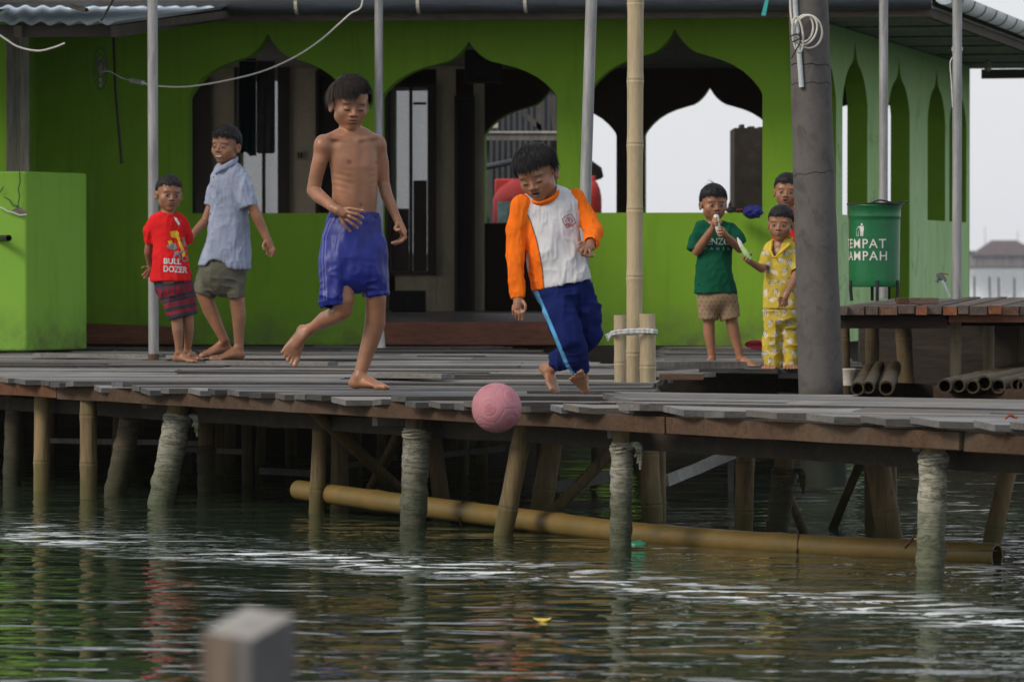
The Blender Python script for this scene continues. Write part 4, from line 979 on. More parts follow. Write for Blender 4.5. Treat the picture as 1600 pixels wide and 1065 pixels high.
# little figure dropping litter in a basket
def disc(cx, cy, r, n=12): return [(cx+r*math.cos(2*math.pi*k/n), cy+r*math.sin(2*math.pi*k/n), 0) for k in range(n)], [tuple(range(n))]
def poly(p): return [(x, y, 0) for x, y in p], [tuple(range(len(p)))]
u = 1/sB
fig = [disc(3.5, 18, 1.9), poly([(0, 15.5), (7, 15.5), (7, 8), (6, 8), (6, 0), (4, 0), (3.7, 7), (3.3, 7), (3, 0), (1, 0), (1, 8), (0, 9)]), poly([(0, 15.5), (0, 13.8), (-4, 12.5), (-4.5, 14)]), poly([(-7.5, 8), (-6.8, 8), (-5.5, .8), (-3.5, .8), (-2.2, 8), (-1.5, 8), (-3, 0), (-6, 0)]), poly([(-6.3, 11), (-5, 12), (-4.4, 10.6), (-5.6, 9.8)])]
a0 = -math.pi/2+math.asin(((1341-1366)/sB)/(rb*.98))
for vs, fs in fig:
    vs = [(x*u, y*u, 0) for x, y, _ in vs]; wrapbin(vs, fs, a0, 79/sB)
lt.build('lettering', m_print, body)
# tap on a leaning pipe
tpz = empty('water_tap', PS(1482, 464, 285), 'grey water tap with a red lever at the corner of the hall', 'tap')
mb = MB(); a = PS(1483, 464, 285); mb.tube([a, PS(1476, 446, 285), PS(1472, 438, 285)], .008, n=10); mb.build('pipe', m_wgutter, tpz)
mb = MB(); mb.tube([PS(1477, 440, 284), PS(1468, 430, 284), PS(1467, 426, 284)], [.014, .020, .016], n=12); mb.tube([PS(1466, 434, 284), PS(1463, 441, 284)], .011, n=10); mb.build('body', M('grey_brass', (.12, .14, .15), .5, .2, 20), tpz)
mb = MB(); mb.beam(PS(1468, 426, 284), PS(1482, 429, 284), .02, .006); mb.build('lever', M('red_enamel', (.45, .02, .02), .4, .1, 20), tpz)

# ------------------------------------------------------------------ things in and around the hall
mb = MB(); a = PS(1163, 536, 240); L_ = PS(1205, 536, 240)
for k in range(4):
    r = .040-.010*k; q0, q1 = a+Vector((.004*k, 0, 0)), L_
    mb.tube([q0+Vector((0, 0, 0)), q1], [r, r], n=20) if k == 0 else None
sp_ = [];
for k in range(60):
    a_ = k*.32; r = .008+.0345*k/59; sp_.append((a.x+math.cos(a_)*r*1.9, a.z-.006+math.sin(a_)*r*.80))
mb = MB()
for (x0_, z0_), (x1_, z1_) in zip(sp_, sp_[1:]):
    y0, y1 = a.y-.02, a.y+.85
    dx, dz = (x1_-x0_), (z1_-z0_); nl = math.hypot(dx, dz) or 1; ox, oz = -dz/nl*.0035, dx/nl*.0035
    X_ = .07
    mb.hexa([(x0_+X_, y0, z0_), (x1_+X_, y0, z1_), (x1_+X_+.25, y1, z1_), (x0_+X_+.25, y1, z0_), (x0_+ox+X_, y0, z0_+oz), (x1_+ox+X_, y0, z1_+oz), (x1_+ox+X_+.25, y1, z1_+oz), (x0_+ox+X_+.25, y1, z0_+oz)])
o = mb.build('rolled_mat', M('crimson_mat', (.42, .035, .06), .8, .2, 12, (1, 1, 1), dirt=(.25, .02, .04)), origin=a); tag(o, 'rolled red mat on the deck against the green wall', 'mat')
def boxy(name, x0, x1, y0, y1, s, depth, mat, label, cat, face=True):
    a = PS(x0, y1, s); b = PS(x1, y0, s); mb = MB(); mb.box((a.x, a.y, a.z), (b.x, a.y+depth, b.z))
    e = empty(name, ((a.x+b.x)/2, a.y, a.z), label, cat); mb.build('case', mat, e, bevel=.006)
    g = MB(); c_ = Vector(((a.x+b.x)/2, a.y-.003, (a.z+b.z)/2)); R_ = min(b.x-a.x, b.z-a.z)*.32
    g.lathe(c_, [(R_, .0), (R_*.92, .008), (R_*.4, -.006), (0, -.002)], 24, axis=(0, -1, 0)); g.build('cone', m_black, e)
    return e
boxy('loudspeaker', 612, 665, 454, 488, 196, .22, m_black2, 'black loudspeaker box on the floor just inside the doorway', 'loudspeaker')
boxy('loudspeaker', 726, 784, 78, 129, 205, .25, m_black2, 'dark loudspeaker hung high behind the top of the doorway arch', 'loudspeaker')
mb = MB(); a = PS(755, 80, 205); mb.beam((a.x, a.y+.1, a.z), (a.x, a.y+.1, EZ), .03, .03); o = mb.build('hanging_bracket', m_black2); tag(o, 'dark bracket holding the high loudspeaker in the doorway arch', 'bracket')
# clothes on a line inside the left arch
mcl = attr = None
def hanging(name, outline, s, mat, label, cat, amp=.012):
    import_y = F/s; mb = MB(); xs_ = [p[0] for p in outline]; 
    top = [(x, yt) for x, yt, yb in outline]; g = []; g2 = []
    for j in range(19):
        f = j/18; row = []; row2 = []
        for (x, yt, yb) in outline:
            p = PS(x, yt+(yb-yt)*f, s); p.y += amp*math.sin(x*.55+f*2.0)*(.3+f); row.append(p); row2.append(p+Vector((0, .02, 0)))
        g.append(row); g2.append(row2)
    mb.sheet(g, smooth=True); mb.sheet([r[::-1] for r in g2], smooth=True)
    o = mb.build(name, mat, origin=g[0][0]); return tag(o, label, cat)
hanging('hanging_garment', [(374+i*2.2, 92, 236+i*.8+2*math.sin(i)) for i in range(13)], 206, M('bottle_green_cloth', (.012, .035, .035), .9, .3, 6), 'dark green garment hanging in the left arch', 'clothes')
hanging('hanging_trousers', [(401+i*2.4, 96, (240 if i > 5 else 240)+(-3 if i in (0, 12) else 0)) for i in range(13)], 208, M('grey_cloth', (.10, .10, .095), .9, .3, 8, dirt=(.05, .05, .05)), 'grey trousers hanging beside a dark green garment in the left arch', 'clothes')
mb = MB(); mb.tube([PS(296, 92, 207), PS(400, 96, 207), PS(546, 92, 207)], .004, n=6); o = mb.build('clothes_line', m_cable); tag(o, 'thin line holding the hanging clothes in the left arch', 'line')
# bits on the sill of the right arch
def lump(name, pts, mat, label, cat, r=None, folds=.3):
    bm = bmesh.new(); bmesh.ops.create_icosphere(bm, subdivisions=4, radius=1); (c, rad3) = pts; rr_ = random.Random(len(name)+int(c.x*100))
    ph = [rr_.uniform(0, 6) for _ in range(6)]
    for v in bm.verts:
        n_ = v.co.copy(); k = 1+folds*.35*math.sin(n_.x*7+ph[0]+2*math.sin(n_.z*4+ph[1]))+folds*.3*abs(math.sin(n_.z*6+n_.x*5+ph[2]))+folds*.2*math.sin(n_.y*9+n_.z*8+ph[3])
        v.co = Vector((n_.x*rad3[0]*k, n_.y*rad3[1]*k, n_.z*rad3[2]*k))
    me = bpy.data.meshes.new(name); bm.to_mesh(me); bm.free(); [setattr(p, 'use_smooth', True) for p in me.polygons]; me.materials.append(mat)
    o = bpy.data.objects.new(name, me); COL.objects.link(o); o.location = c; return tag(o, label, cat)
lump('folded_cloth', (PS(1176, 331, 231)+Vector((0, .0, 0)), (.066, .07, .044)), M('royal_blue_cloth', (.015, .02, .16), .8, .3, 12), 'crumpled blue cloth on the sill of the right arch', 'cloth', folds=.22)
lump('sandal', (PS(1143, 328, 230)+Vector((0, .05, 0)), (.040, .06, .018)), m_black, 'black sandal lying on the sill of the right arch', 'sandal'); lump('sandal', (PS(1141, 323, 230)+Vector((0, .06, .0)), (.011, .03, .032)), m_black, 'black sandal propped upright on the sill of the right arch', 'sandal')
lump('small_bag', (PS(1157, 329, 230)+Vector((0, .03, 0)), (.035, .05, .014)), M('dark_pink', (.10, .012, .03), .7, .3, 12), 'small dark pink bag between sandals and blue cloth on the sill', 'bag')
# sandals at the wall behind the grey-shirt boy, peel on the deck
lump('sandal', (PS(318, 551, 250)+Vector((0, .1, .0)), (.05, .05, .02)), m_black, 'dark rubber sandal on the deck behind the boy in the grey shirt', 'sandal')
# tall dark block and sheds behind the hall
db = MB(); a = PS(1147, 470, 172); b = PS(1268, 200, 172); db.box((a.x, a.y, .0), (b.x, a.y+.8, b.z))
for k, (x, w_, h) in enumerate(((1157, 7, 6), (1170, 10, 3), (1185, 12, 2))):
    q = PS(x, 200, 172); db.box((q.x, q.y+.1, q.z+.001), (q.x+w_/172, q.y+.4, q.z+h/172))
o = db.build('brick_stack', M('dark_brick', (.035, .028, .024), .9, .4, 9, bmp=.5), bevel=.01); tag(o, 'tall dark brick block standing behind the right arch of the hall', 'wall')
sh = empty('neighbouring_shed', PS(840, 420, 160), 'grey corrugated shed seen through the back arch of the hall', 'shed')
g = []; 
for j in range(2):
    row = []
    for i in range(121):
        x = XS(700, 160)+(XS(906, 160)-XS(700, 160))*i/120; row.append(Vector((x, F/160+.007*math.sin(i*1.2), .3+j*2.4)))
    g.append(row)
mb = MB(); mb.sheet(g); mb.sheet([[p+Vector((0, .03, 0)) for p in r] for r in g]); mb.build('wall', M('grey_sheet_wall', (.045, .052, .062), .7, .3, 2.0, (1, 1, .4), dirt=(.04, .045, .05)), sh)
mb = MB(); mb.beam(PS(690, 214, 163), PS(875, 214, 163), .08, .07); mb.beam(PS(690, 207, 163), PS(875, 207, 163), .12, .02, tone=2.5); mb.build('frame_beam', m_greywood, sh)
mb = MB(); 
for k, (xa, ya, xb, yb) in enumerate(((785, 150, 850, 205), (842, 150, 842, 330), (862, 150, 872, 250), (760, 205, 762, 340))): mb.beam(PS(xa, ya, 162.5), PS(xb, yb, 162.5), .04, .05, tone=.5)
mb.build('bracing', m_greywood, sh)
mb = MB(); a = PS(880, 225, 162); q = [PS(860, 205, 161), PS(940, 262, 161), PS(943, 276, 161), PS(930, 280, 161), PS(860, 240, 161)]; q2 = [p+Vector((0, 1.2, 0)) for p in q]
mb.add(q+q2, [(0, 1, 2, 3, 4), (9, 8, 7, 6, 5)]+[(i, (i+1) % 5, 5+(i+1) % 5, 5+i) for i in range(5)], .4); mb.build('roof_overhang', m_darkbeam, sh)
mb = MB(); mb.box(tuple(PS(770, 200, 166)), tuple(PS(778, 170, 166)+Vector((0, .2, 0)))); mb.build('meter_box', m_strap, sh)
mb = MB(); mb.tube([PS(745, 264, 170), PS(800, 253, 170), PS(850, 250, 170)], .028, n=14); o = mb.build('drain_pipe', m_gutter.copy()); tag(o, 'grey drain pipe crossing above the red tank behind the hall', 'pipe')
def tank(name, x0, x1, yt, yb, s, label, lugs=True):
    c = PS((x0+x1)/2, yb, s); r = (x1-x0)/2/s; h = (yb-yt)/s; e = empty(name, c, label, 'water tank')
    mb = MB(); mb.lathe(c, [(0, 0), (r*.96, 0), (r, .03), (r, h*.55), (r*.97, h*.62), (r*.80, h*.80), (r*.45, h*.97), (r*.25, h), (0, h)], 30); mb.build('body', m_tank, e)
    mb = MB(); mb.lathe(c+Vector((0, 0, h*.97)), [(r*.28, 0), (r*.28, .05), (r*.2, .06), (0, .06)], 20); mb.build('lid', m_tank, e)
    return e, c, r, h
m_tank = M('faded_red_plastic', (.50, .030, .028), .62, .12, 2, dirt=(.50, .09, .08), dirtscale=2)
e, c, r, h = tank('water_tank', 770, 876, 279, 352, 172, 'faded red plastic water tank behind the back arch')
mb = MB(); a = c+Vector((-r*.98, -.05, h*.55)); mb.box((c.x-r*.95, c.y+.05, c.z+h*.5), (c.x-r*.3, c.y+.12, c.z+h*1.0)); mb.build('lug', m_tank, e, bevel=.02)
mb = MB(); q = [c+Vector((math.cos(a_)*(r+.004), math.sin(a_)*(r+.004), z)) for z in (h*.05, h*.50) for a_ in [rad(212+6*k) for k in range(9)]]
mb.add(q, [(k, k+1, 10+k, 9+k) for k in range(8)]); mb.build('sticker', M('blue_sticker', (.05, .22, .30), .5, .5, 14, col2=(.30, .45, .45)), e)
tank('water_tank', 914, 940, 283, 345, 172, 'second, mostly hidden red tank right of the green pier behind the hall')

# ------------------------------------------------------------------ far shore at the right
DH = 1150.0
fh = empty('stilt_house', PY(1568, 425, DH), 'distant brown stilt house with a hipped roof standing in the sea', 'house')
def Wd(px, py, dy=0): return PY(px, py, DH+dy)
mb = MB(); a, b = Wd(1523, 417), Wd(1622, 397); mb.box((a.x, a.y, a.z), (b.x, a.y+20, b.z)); mb.build('wall', M('far_board_wall', (.20, .185, .19), .9, .5, .5, (6, 6, .3)), fh)
mb = MB(); q = [Wd(1515, 399, -1), Wd(1632, 399, -1), Wd(1632, 399, 24), Wd(1515, 399, 24), Wd(1549, 375.5, 11), Wd(1588, 375.5, 11)]; q[2].z = q[0].z; q[3].z = q[0].z; q[4].z = q[5].z = Wd(1556, 375).z
mb.add(q, [(0, 1, 5, 4), (1, 2, 5), (2, 3, 4, 5), (3, 0, 4), (3, 2, 1, 0)]); mb.build('roof', M('far_roof', (.115, .088, .09), .9, .2, 1), fh)
mb = MB(); a, b = Wd(1512, 419), Wd(1650, 416.5); mb.box((a.x, a.y-1, a.z), (b.x, a.y+10, b.z-.02)); mb.build('platform', M('far_platform', (.08, .075, .075), .9, .2, 1), fh)
mb = MB()
for k in range(18):
    x = 1514+k*7.5; mb.beam(Wd(x, 418, -.5), Vector((Wd(x, 409).x, DH-.5, WZ-1)), .5, .5)
mb.build('stilts', M('far_stilts', (.07, .065, .065), .9, .2, 1), fh)
fl_ = MB()
rf_ = random.Random(9)
pts = [(1500, 406)]; x = 1490
hills = []
for k in range(60):
    hills.append(Vector((-1150+k*39, 1230, CZ+(1.0+2.4*abs(math.sin(k*.7+1))+rf_.uniform(0, .6)))))
fl_.add([*hills, *[Vector((p.x, p.y, WZ)) for p in hills], *[Vector((p.x, p.y+30, WZ)) for p in hills]], [(i, i+1, 61+i-0, 60+i) for i in range(59)]+[(i+1, i, 120+i, 121+i) for i in range(59)])
o = fl_.build('hills', M('far_trees', (.05, .08, .06), .95, .3, .02)); o['kind'] = 'structure'
def stakes(n, xa, xb, Y, ytop, seed, label, w_=.09):
    r_ = random.Random(seed)
    for k in range(n):
        x = xa+(xb-xa)*(k+r_.uniform(.2, .8))/n; p = PY(x, ytop+r_.uniform(-3, 3), Y); mb = MB(); mb.beam((p.x, p.y, WZ-.5), p+Vector((r_.uniform(-.05, .05), 0, 0)), w_, w_, tone=.6)
        o = mb.build('sea_stake', m_greywood, origin=(p.x, p.y, WZ)); tag(o, label, 'stake', 'stakes standing in the far sea')
stakes(6, 1516, 1640, 120, 431, 3, 'thin wooden stake in the water before the distant stilt house', .045)
for (x, yt) in ((1539, 354), (1590, 360)):
    p = PY(x, yt, DH-4); mb = MB(); mb.tube([(p.x, p.y, WZ-.5), p], [.12, .06], n=8); o = mb.build('mast', m_greywood, origin=(p.x, p.y, WZ)); tag(o, 'thin mast rising left of the distant stilt house roof' if x < 1550 else 'thin mast at the far right beside the distant stilt house', 'mast')

# ------------------------------------------------------------------ blurred post end close to the camera
fp = MB(); Yf = 4.6; s_ = F/Yf
q = [PY(316, 988, Yf), PY(392, 1002, Yf-.03), PY(462, 962, Yf+.03), PY(384, 950, Yf+.12)]
bo = [Vector((p.x, p.y, -1.2)) for p in q]
fp.hexa([bo[0], bo[1], bo[2], bo[3], q[0], q[1], q[2], q[3]], tone=(.8, .8, .86)); fp.add([p+Vector((0, 0, .0008)) for p in q], [(0, 1, 2, 3)], tone=1.9); fp.add([p.lerp(q[0], .001)+Vector((-.0006, -.0012, 0)) for p in (bo[0], q[0], q[0].lerp(q[1], .62), bo[0].lerp(bo[1], .5))], [(0, 3, 2, 1)], tone=(.95, .78, .64))
o = fp.build('mooring_post', m_greywood, bevel=.004, origin=(q[0].x, q[0].y, -1.0)); tag(o, 'blurred square grey timber post end in the near water', 'post')

# pink ball in the air
bc = PS(776, 637, 392); R_ = 39/392
bm = bmesh.new(); bmesh.ops.create_icosphere(bm, subdivisions=6, radius=R_)
rot = Matrix.Rotation(rad(25), 3, 'Y') @ Matrix.Rotation(rad(-20), 3, 'X')
ico = bmesh.new(); bmesh.ops.create_icosphere(ico, subdivisions=1, radius=1); cs = [rot @ v.co.normalized() for v in ico.verts]; ico.free()
cols = []
ax_ = (rot @ Vector((.1, .25, 1))).normalized()
for v in bm.verts:
    n_ = v.co.normalized(); ds_ = sorted(((n_-c).length, i) for i, c in enumerate(cs)); d1, d2, d3 = ds_[0][0], ds_[1][0], ds_[2][0]
    h = 0; seam = abs(d2-d1); 
    if d1 > .28 and seam < .05: h -= .0022*(1-seam/.05)
    if abs(d1-.31) < .035: h -= .0022*(1-abs(d1-.31)/.035)
    eq = abs(n_.dot(ax_)+.12)
    if eq < .03: h += .0016
    v.co += n_*h
    star = 0
    c = cs[ds_[0][1]]
    if d1 < .27:
        u_ = c.orthogonal().normalized(); a_ = math.atan2(n_.dot(c.cross(u_)), n_.dot(u_)); star = 1 if d1 < .12+.10*abs(math.cos(a_*2.5)) else 0
    cols.append((.395, .15, .18) if star else (.44, .19, .225))
me = bpy.data.meshes.new('ball'); bm.to_mesh(me); bm.free(); [setattr(p, 'use_smooth', True) for p in me.polygons]
at_ = me.attributes.new('paint', 'FLOAT_COLOR', 'POINT'); at_.data.foreach_set('color', np.array([(*c, 1) for c in cols], np.float32).ravel())
me.materials.append(attr_mat('worn_pink_rubber', .7, .3, .3, mottling=.16, scale=60)); o = bpy.data.objects.new('ball', me); COL.objects.link(o); o.location = bc; tag(o, 'dusty pink rubber football in the air off the deck edge', 'ball')

# ------------------------------------------------------------------ implicit-surface modelling for people and clothes
def vrot(yaw, pitch, roll):
    """frame of a head: columns = lateral (image right), forward (towards the viewer), up"""
    lat = Vector((math.cos(yaw), math.sin(yaw), 0)); fwd = Vector((math.sin(yaw), -math.cos(yaw), 0)); up = Vector((0, 0, 1))
    f2 = fwd*math.cos(pitch)-up*math.sin(pitch); u2 = up*math.cos(pitch)+fwd*math.sin(pitch)
    l3 = lat*math.cos(roll)-u2*math.sin(roll); u3 = u2*math.cos(roll)+lat*math.sin(roll)
    return np.array([l3, f2, u3]).T                     # world = R @ local
def A3(p): return np.array([p[0], p[1], p[2]], float)

class Chain:                                            # tapered limb through joints
    def __init__(s, pts, rs, flat0=False, flat1=False): s.p = [A3(p) for p in pts]; s.r = list(rs); s.flat0 = flat0; s.flat1 = flat1
    def bounds(s): P = np.array(s.p); r = max(s.r); return P.min(0)-r, P.max(0)+r
    def ev(s, X, Y, Z):
        best = None; n = len(s.p)-1
        for i in range(n):
            a, b = s.p[i], s.p[i+1]; ab = b-a; L2 = max((ab*ab).sum(), 1e-12); L = math.sqrt(L2)
            dx, dy, dz = X-a[0], Y-a[1], Z-a[2]
            tr = (dx*ab[0]+dy*ab[1]+dz*ab[2])/L2; t_ = np.clip(tr, 0, 1)
            ex, ey, ez = dx-ab[0]*t_, dy-ab[1]*t_, dz-ab[2]*t_
            d = np.sqrt(ex*ex+ey*ey+ez*ez)-(s.r[i]+(s.r[i+1]-s.r[i])*t_)
            if s.flat0 and i == 0: d = np.maximum(d, -tr*L)
            if s.flat1 and i == n-1: d = np.maximum(d, (tr-1)*L)
            best = d if best is None else np.minimum(best, d)
        return best
class Ell:
    def __init__(s, c, r, R=None): s.c = A3(c); s.r = np.array(r, float)*np.ones(3); s.R = np.eye(3) if R is None else R
    def bounds(s): m = s.r.max(); return s.c-m, s.c+m
    def ev(s, X, Y, Z):
        dx, dy, dz = X-s.c[0], Y-s.c[1], Z-s.c[2]; R = s.R
        u = dx*R[0, 0]+dy*R[1, 0]+dz*R[2, 0]; v = dx*R[0, 1]+dy*R[1, 1]+dz*R[2, 1]; w = dx*R[0, 2]+dy*R[1, 2]+dz*R[2, 2]
        k0 = np.sqrt((u/s.r[0])**2+(v/s.r[1])**2+(w/s.r[2])**2); k1 = np.sqrt((u/s.r[0]**2)**2+(v/s.r[1]**2)**2+(w/s.r[2]**2)**2)
        return k0*(k0-1)/np.maximum(k1, 1e-6)
class Loft:                                             # elliptical sections along a path: (centre, lateral axis, a, b)
    def __init__(s, secs, flat0=False, flat1=False): s.s = [(A3(c), A3(ax)/np.linalg.norm(A3(ax)), a, b) for c, ax, a, b in secs]; s.flat0 = flat0; s.flat1 = flat1
    def bounds(s):
        P = np.array([x[0] for x in s.s]); m = max(max(x[2], x[3]) for x in s.s); return P.min(0)-m, P.max(0)+m
    def ev(s, X, Y, Z):
        best = None; n = len(s.s)-1
        for i in range(n):
            (a, ax0, a0, b0), (b, ax1, a1, b1) = s.s[i], s.s[i+1]
            ab = b-a; L2 = (ab*ab).sum(); L = math.sqrt(L2); T = ab/L
            dx, dy, dz = X-a[0], Y-a[1], Z-a[2]
            tr = (dx*ab[0]+dy*ab[1]+dz*ab[2])/L2; t_ = np.clip(tr, 0, 1)
            axm = (ax0+ax1)/2; axm = axm-T*axm.dot(T); axm /= np.linalg.norm(axm); tw = ax1-ax0
            l0 = ax0-T*ax0.dot(T); l0 /= np.linalg.norm(l0); l1 = ax1-T*ax1.dot(T); l1 /= np.linalg.norm(l1)
            d0 = np.cross(T, l0); d1 = np.cross(T, l1)
            ex, ey, ez = dx-ab[0]*t_, dy-ab[1]*t_, dz-ab[2]*t_
            u = (ex*l0[0]+ey*l0[1]+ez*l0[2])*(1-t_)+(ex*l1[0]+ey*l1[1]+ez*l1[2])*t_
            v = (ex*d0[0]+ey*d0[1]+ez*d0[2])*(1-t_)+(ex*d1[0]+ey*d1[1]+ez*d1[2])*t_
            w = ex*T[0]+ey*T[1]+ez*T[2]
            ra = a0+(a1-a0)*t_; rb_ = b0+(b1-b0)*t_; rc = np.minimum(ra, rb_)
            fl = (s.flat0 and i == 0, s.flat1 and i == n-1)
            ww = w
            if fl[0]: ww = np.where(tr < 0, 0, ww)
            if fl[1]: ww = np.where(tr > 1, 0, ww)
            k0 = np.sqrt((u/ra)**2+(v/rb_)**2+(ww/rc)**2); k1 = np.sqrt((u/ra**2)**2+(v/rb_**2)**2+(ww/rc**2)**2)
            d = k0*(k0-1)/np.maximum(k1, 1e-6)
            if fl[0]: d = np.maximum(d, -tr*L)
            if fl[1]: d = np.maximum(d, (tr-1)*L)
            best = d if best is None else np.minimum(best, d)
        return best
class Half:                                             # half space n.(p-c) > 0 ; used to cut
    def __init__(s, c, n, R=1.0): s.c = A3(c); s.n = A3(n)/np.linalg.norm(A3(n)); s.R = R
    def bounds(s): return s.c-s.R, s.c+s.R
    def ev(s, X, Y, Z): return -((X-s.c[0])*s.n[0]+(Y-s.c[1])*s.n[1]+(Z-s.c[2])*s.n[2])

def axis_steps(lo, hi, coarse, fine_, spans):
    xs = [lo]
    while xs[-1] < hi:
        x = xs[-1]; f = any(a-coarse <= x <= b for a, b in spans); xs.append(x+(fine_ if f else coarse))
    return np.array(xs)
def nets(D, xs, ys, zs):
    S = D < 0; nx, ny, nz = D.shape
    c = np.zeros((nx-1, ny-1, nz-1), np.uint8)
    for a in (0, 1):
        for b in (0, 1):
            for e in (0, 1): c += S[a:nx-1+a, b:ny-1+b, e:nz-1+e]
    act = (c > 0) & (c < 8); I, J, K = np.nonzero(act); idx = np.full(act.shape, -1, np.int64); idx[I, J, K] = np.arange(len(I))
    acc = np.zeros((len(I), 3)); cnt = np.zeros(len(I))
    G = (xs, ys, zs)
    for ax in range(3):
        o1, o2 = [a for a in range(3) if a != ax]
        for p in (0, 1):
            for q in (0, 1):
                off = [0, 0, 0]; off[o1] = p; off[o2] = q; off2 = list(off); off2[ax] = 1
                v0 = D[I+off[0], J+off[1], K+off[2]]; v1 = D[I+off2[0], J+off2[1], K+off2[2]]; m = (v0 < 0) != (v1 < 0)
                t_ = np.where(m, v0/np.where(m, v0-v1, 1), 0)
                ijk = (I, J, K)
                for a in range(3):
                    if a == ax: g0 = G[a][ijk[a]]; g1 = G[a][ijk[a]+1]; val = g0+(g1-g0)*t_
                    else: val = G[a][ijk[a]+off[a]]
                    acc[:, a] += np.where(m, val, 0)
                cnt += m
    V = acc/cnt[:, None]; Fs = []
    for ax in range(3):
        o1, o2 = [(1, 2), (2, 0), (0, 1)][ax]
        a = [slice(None)]*3; b = [slice(None)]*3; a[ax] = slice(0, -1); b[ax] = slice(1, None)
        m = S[tuple(a)] != S[tuple(b)]; E = np.array(np.nonzero(m)).T
        ok = (E[:, o1] > 0) & (E[:, o2] > 0) & (E[:, o1] < D.shape[o1]-1) & (E[:, o2] < D.shape[o2]-1); E = E[ok]
        ins = S[E[:, 0], E[:, 1], E[:, 2]]
        def cell(d1, d2): q = E.copy(); q[:, o1] += d1; q[:, o2] += d2; return idx[q[:, 0], q[:, 1], q[:, 2]]
        quad = np.stack([cell(-1, -1), cell(0, -1), cell(0, 0), cell(-1, 0)], 1)
        quad[~ins] = quad[~ins][:, ::-1]; Fs.append(quad)
    Fq = np.concatenate(Fs); return V, Fq[(Fq >= 0).all(1)]

class Shape:
    def __init__(s): s.ops = []; s.fine = []; s.cols = []
    def u(s, prim, k=.012): s.ops.append(('u', prim, k)); return prim
    def sub(s, prim, k=.004): s.ops.append(('s', prim, k)); return prim
    def mesh(s, coarse, fine_):
        lo = np.min([p.bounds()[0] for o, p, k in s.ops if o == 'u'], 0)-.015; hi = np.max([p.bounds()[1] for o, p, k in s.ops if o == 'u'], 0)+.015
        gs = [axis_steps(lo[a], hi[a], coarse, fine_, [(f[0][a], f[1][a]) for f in s.fine]) for a in range(3)]
        D = np.full([len(g) for g in gs], .08, np.float32)
        for op, prim, k in s.ops:
            b0, b1 = prim.bounds(); m = k+.012; sl = []
            for a in range(3):
                i0 = max(0, np.searchsorted(gs[a], b0[a]-m)-1); i1 = min(len(gs[a]), np.searchsorted(gs[a], b1[a]+m)+1); sl.append(slice(i0, i1))
            sl = tuple(sl); X = gs[0][sl[0]].astype(np.float32)[:, None, None]; Y = gs[1][sl[1]].astype(np.float32)[None, :, None]; Z = gs[2][sl[2]].astype(np.float32)[None, None, :]
            if 0 in (X.size, Y.size, Z.size): continue
            d = prim.ev(X, Y, Z).astype(np.float32); cur = D[sl]
            if op == 'u':
                h = np.maximum(k-np.abs(cur-d), 0)/k; D[sl] = np.minimum(cur, d)-h*h*k*.25
            else:
                d = -d; h = np.maximum(k-np.abs(cur-d), 0)/k; D[sl] = np.maximum(cur, d)+h*h*k*.25
        return nets(D, *gs)

def vnoise(P, seed=0):                                  # smooth value noise, -1..1
    i = np.floor(P).astype(np.int64); f = P-i; f = f*f*(3-2*f)
    def hsh(a, b, c):
        n = (a*73856093) ^ (b*19349663) ^ (c*83492791) ^ (seed*2654435761); n = (n ^ (n >> 13))*1274126177; n = n ^ (n >> 16); return (n & 0xffff)/32767.5-1
    r = 0
    for a in (0, 1):
        for b in (0, 1):
            for c in (0, 1):
                w_ = (f[:, 0] if a else 1-f[:, 0])*(f[:, 1] if b else 1-f[:, 1])*(f[:, 2] if c else 1-f[:, 2])
                r = r+w_*hsh(i[:, 0]+a, i[:, 1]+b, i[:, 2]+c)
    return r
def normals(V, Fq):
    a = V[Fq[:, 2]]-V[Fq[:, 0]]; b = V[Fq[:, 3]]-V[Fq[:, 1]]; n = np.cross(a, b); N_ = np.zeros_like(V)
    for k in range(4): np.add.at(N_, Fq[:, k], n)
    return N_/np.maximum(np.linalg.norm(N_, axis=1, keepdims=True), 1e-9)
def relax(V, Fq, it=2, lam=.5):
    n = len(V); e0 = np.concatenate([Fq[:, 0], Fq[:, 1], Fq[:, 2], Fq[:, 3]]); e1 = np.concatenate([Fq[:, 1], Fq[:, 2], Fq[:, 3], Fq[:, 0]])
    cnt = np.bincount(e0, minlength=n)+np.bincount(e1, minlength=n); cnt = np.maximum(cnt, 1)
    for _ in range(it):
        m = np.stack([np.bincount(e0, V[e1, a], n)+np.bincount(e1, V[e0, a], n) for a in range(3)], 1)/cnt[:, None]; V = V+(m-V)*lam
    return V
def put_mesh(name, V, Fq, colors, mat, origin, parent=None):
    me = bpy.data.meshes.new(name); n = len(V); me.vertices.add(n); me.vertices.foreach_set('co', (V-np.array(origin)).astype(np.float32).ravel())
    me.loops.add(len(Fq)*4); me.loops.foreach_set('vertex_index', Fq.astype(np.int32).ravel())
    me.polygons.add(len(Fq)); me.polygons.foreach_set('loop_start', np.arange(len(Fq), dtype=np.int32)*4)
    try: me.polygons.foreach_set('loop_total', np.full(len(Fq), 4, np.int32))
    except Exception: pass
    me.polygons.foreach_set('use_smooth', np.ones(len(Fq), bool)); me.update(calc_edges=True)
    at_ = me.attributes.new('paint', 'FLOAT_COLOR', 'POINT'); c = np.ones((n, 4), np.float32); c[:, :3] = colors; at_.data.foreach_set('color', c.ravel())
    me.materials.append(mat); o = bpy.data.objects.new(name, me); COL.objects.link(o)
    if parent is None: o.location = origin
    else: o.parent = parent
    o['o0'] = tuple(origin); return o

def paint(V, cols, spots):
    """spots: (centre, radii, R, colour, softness, strength)"""
    for c, r, R, col, soft, st in spots:
        d = (V-np.array(c)) @ R/np.array(r); k = np.sqrt((d*d).sum(1)); m = np.clip((1+soft-k)/(2*soft), 0, 1)*st
        sel = m > 0; cols[sel] = cols[sel]*(1-m[sel, None])+np.array(col)*m[sel, None]
    return cols

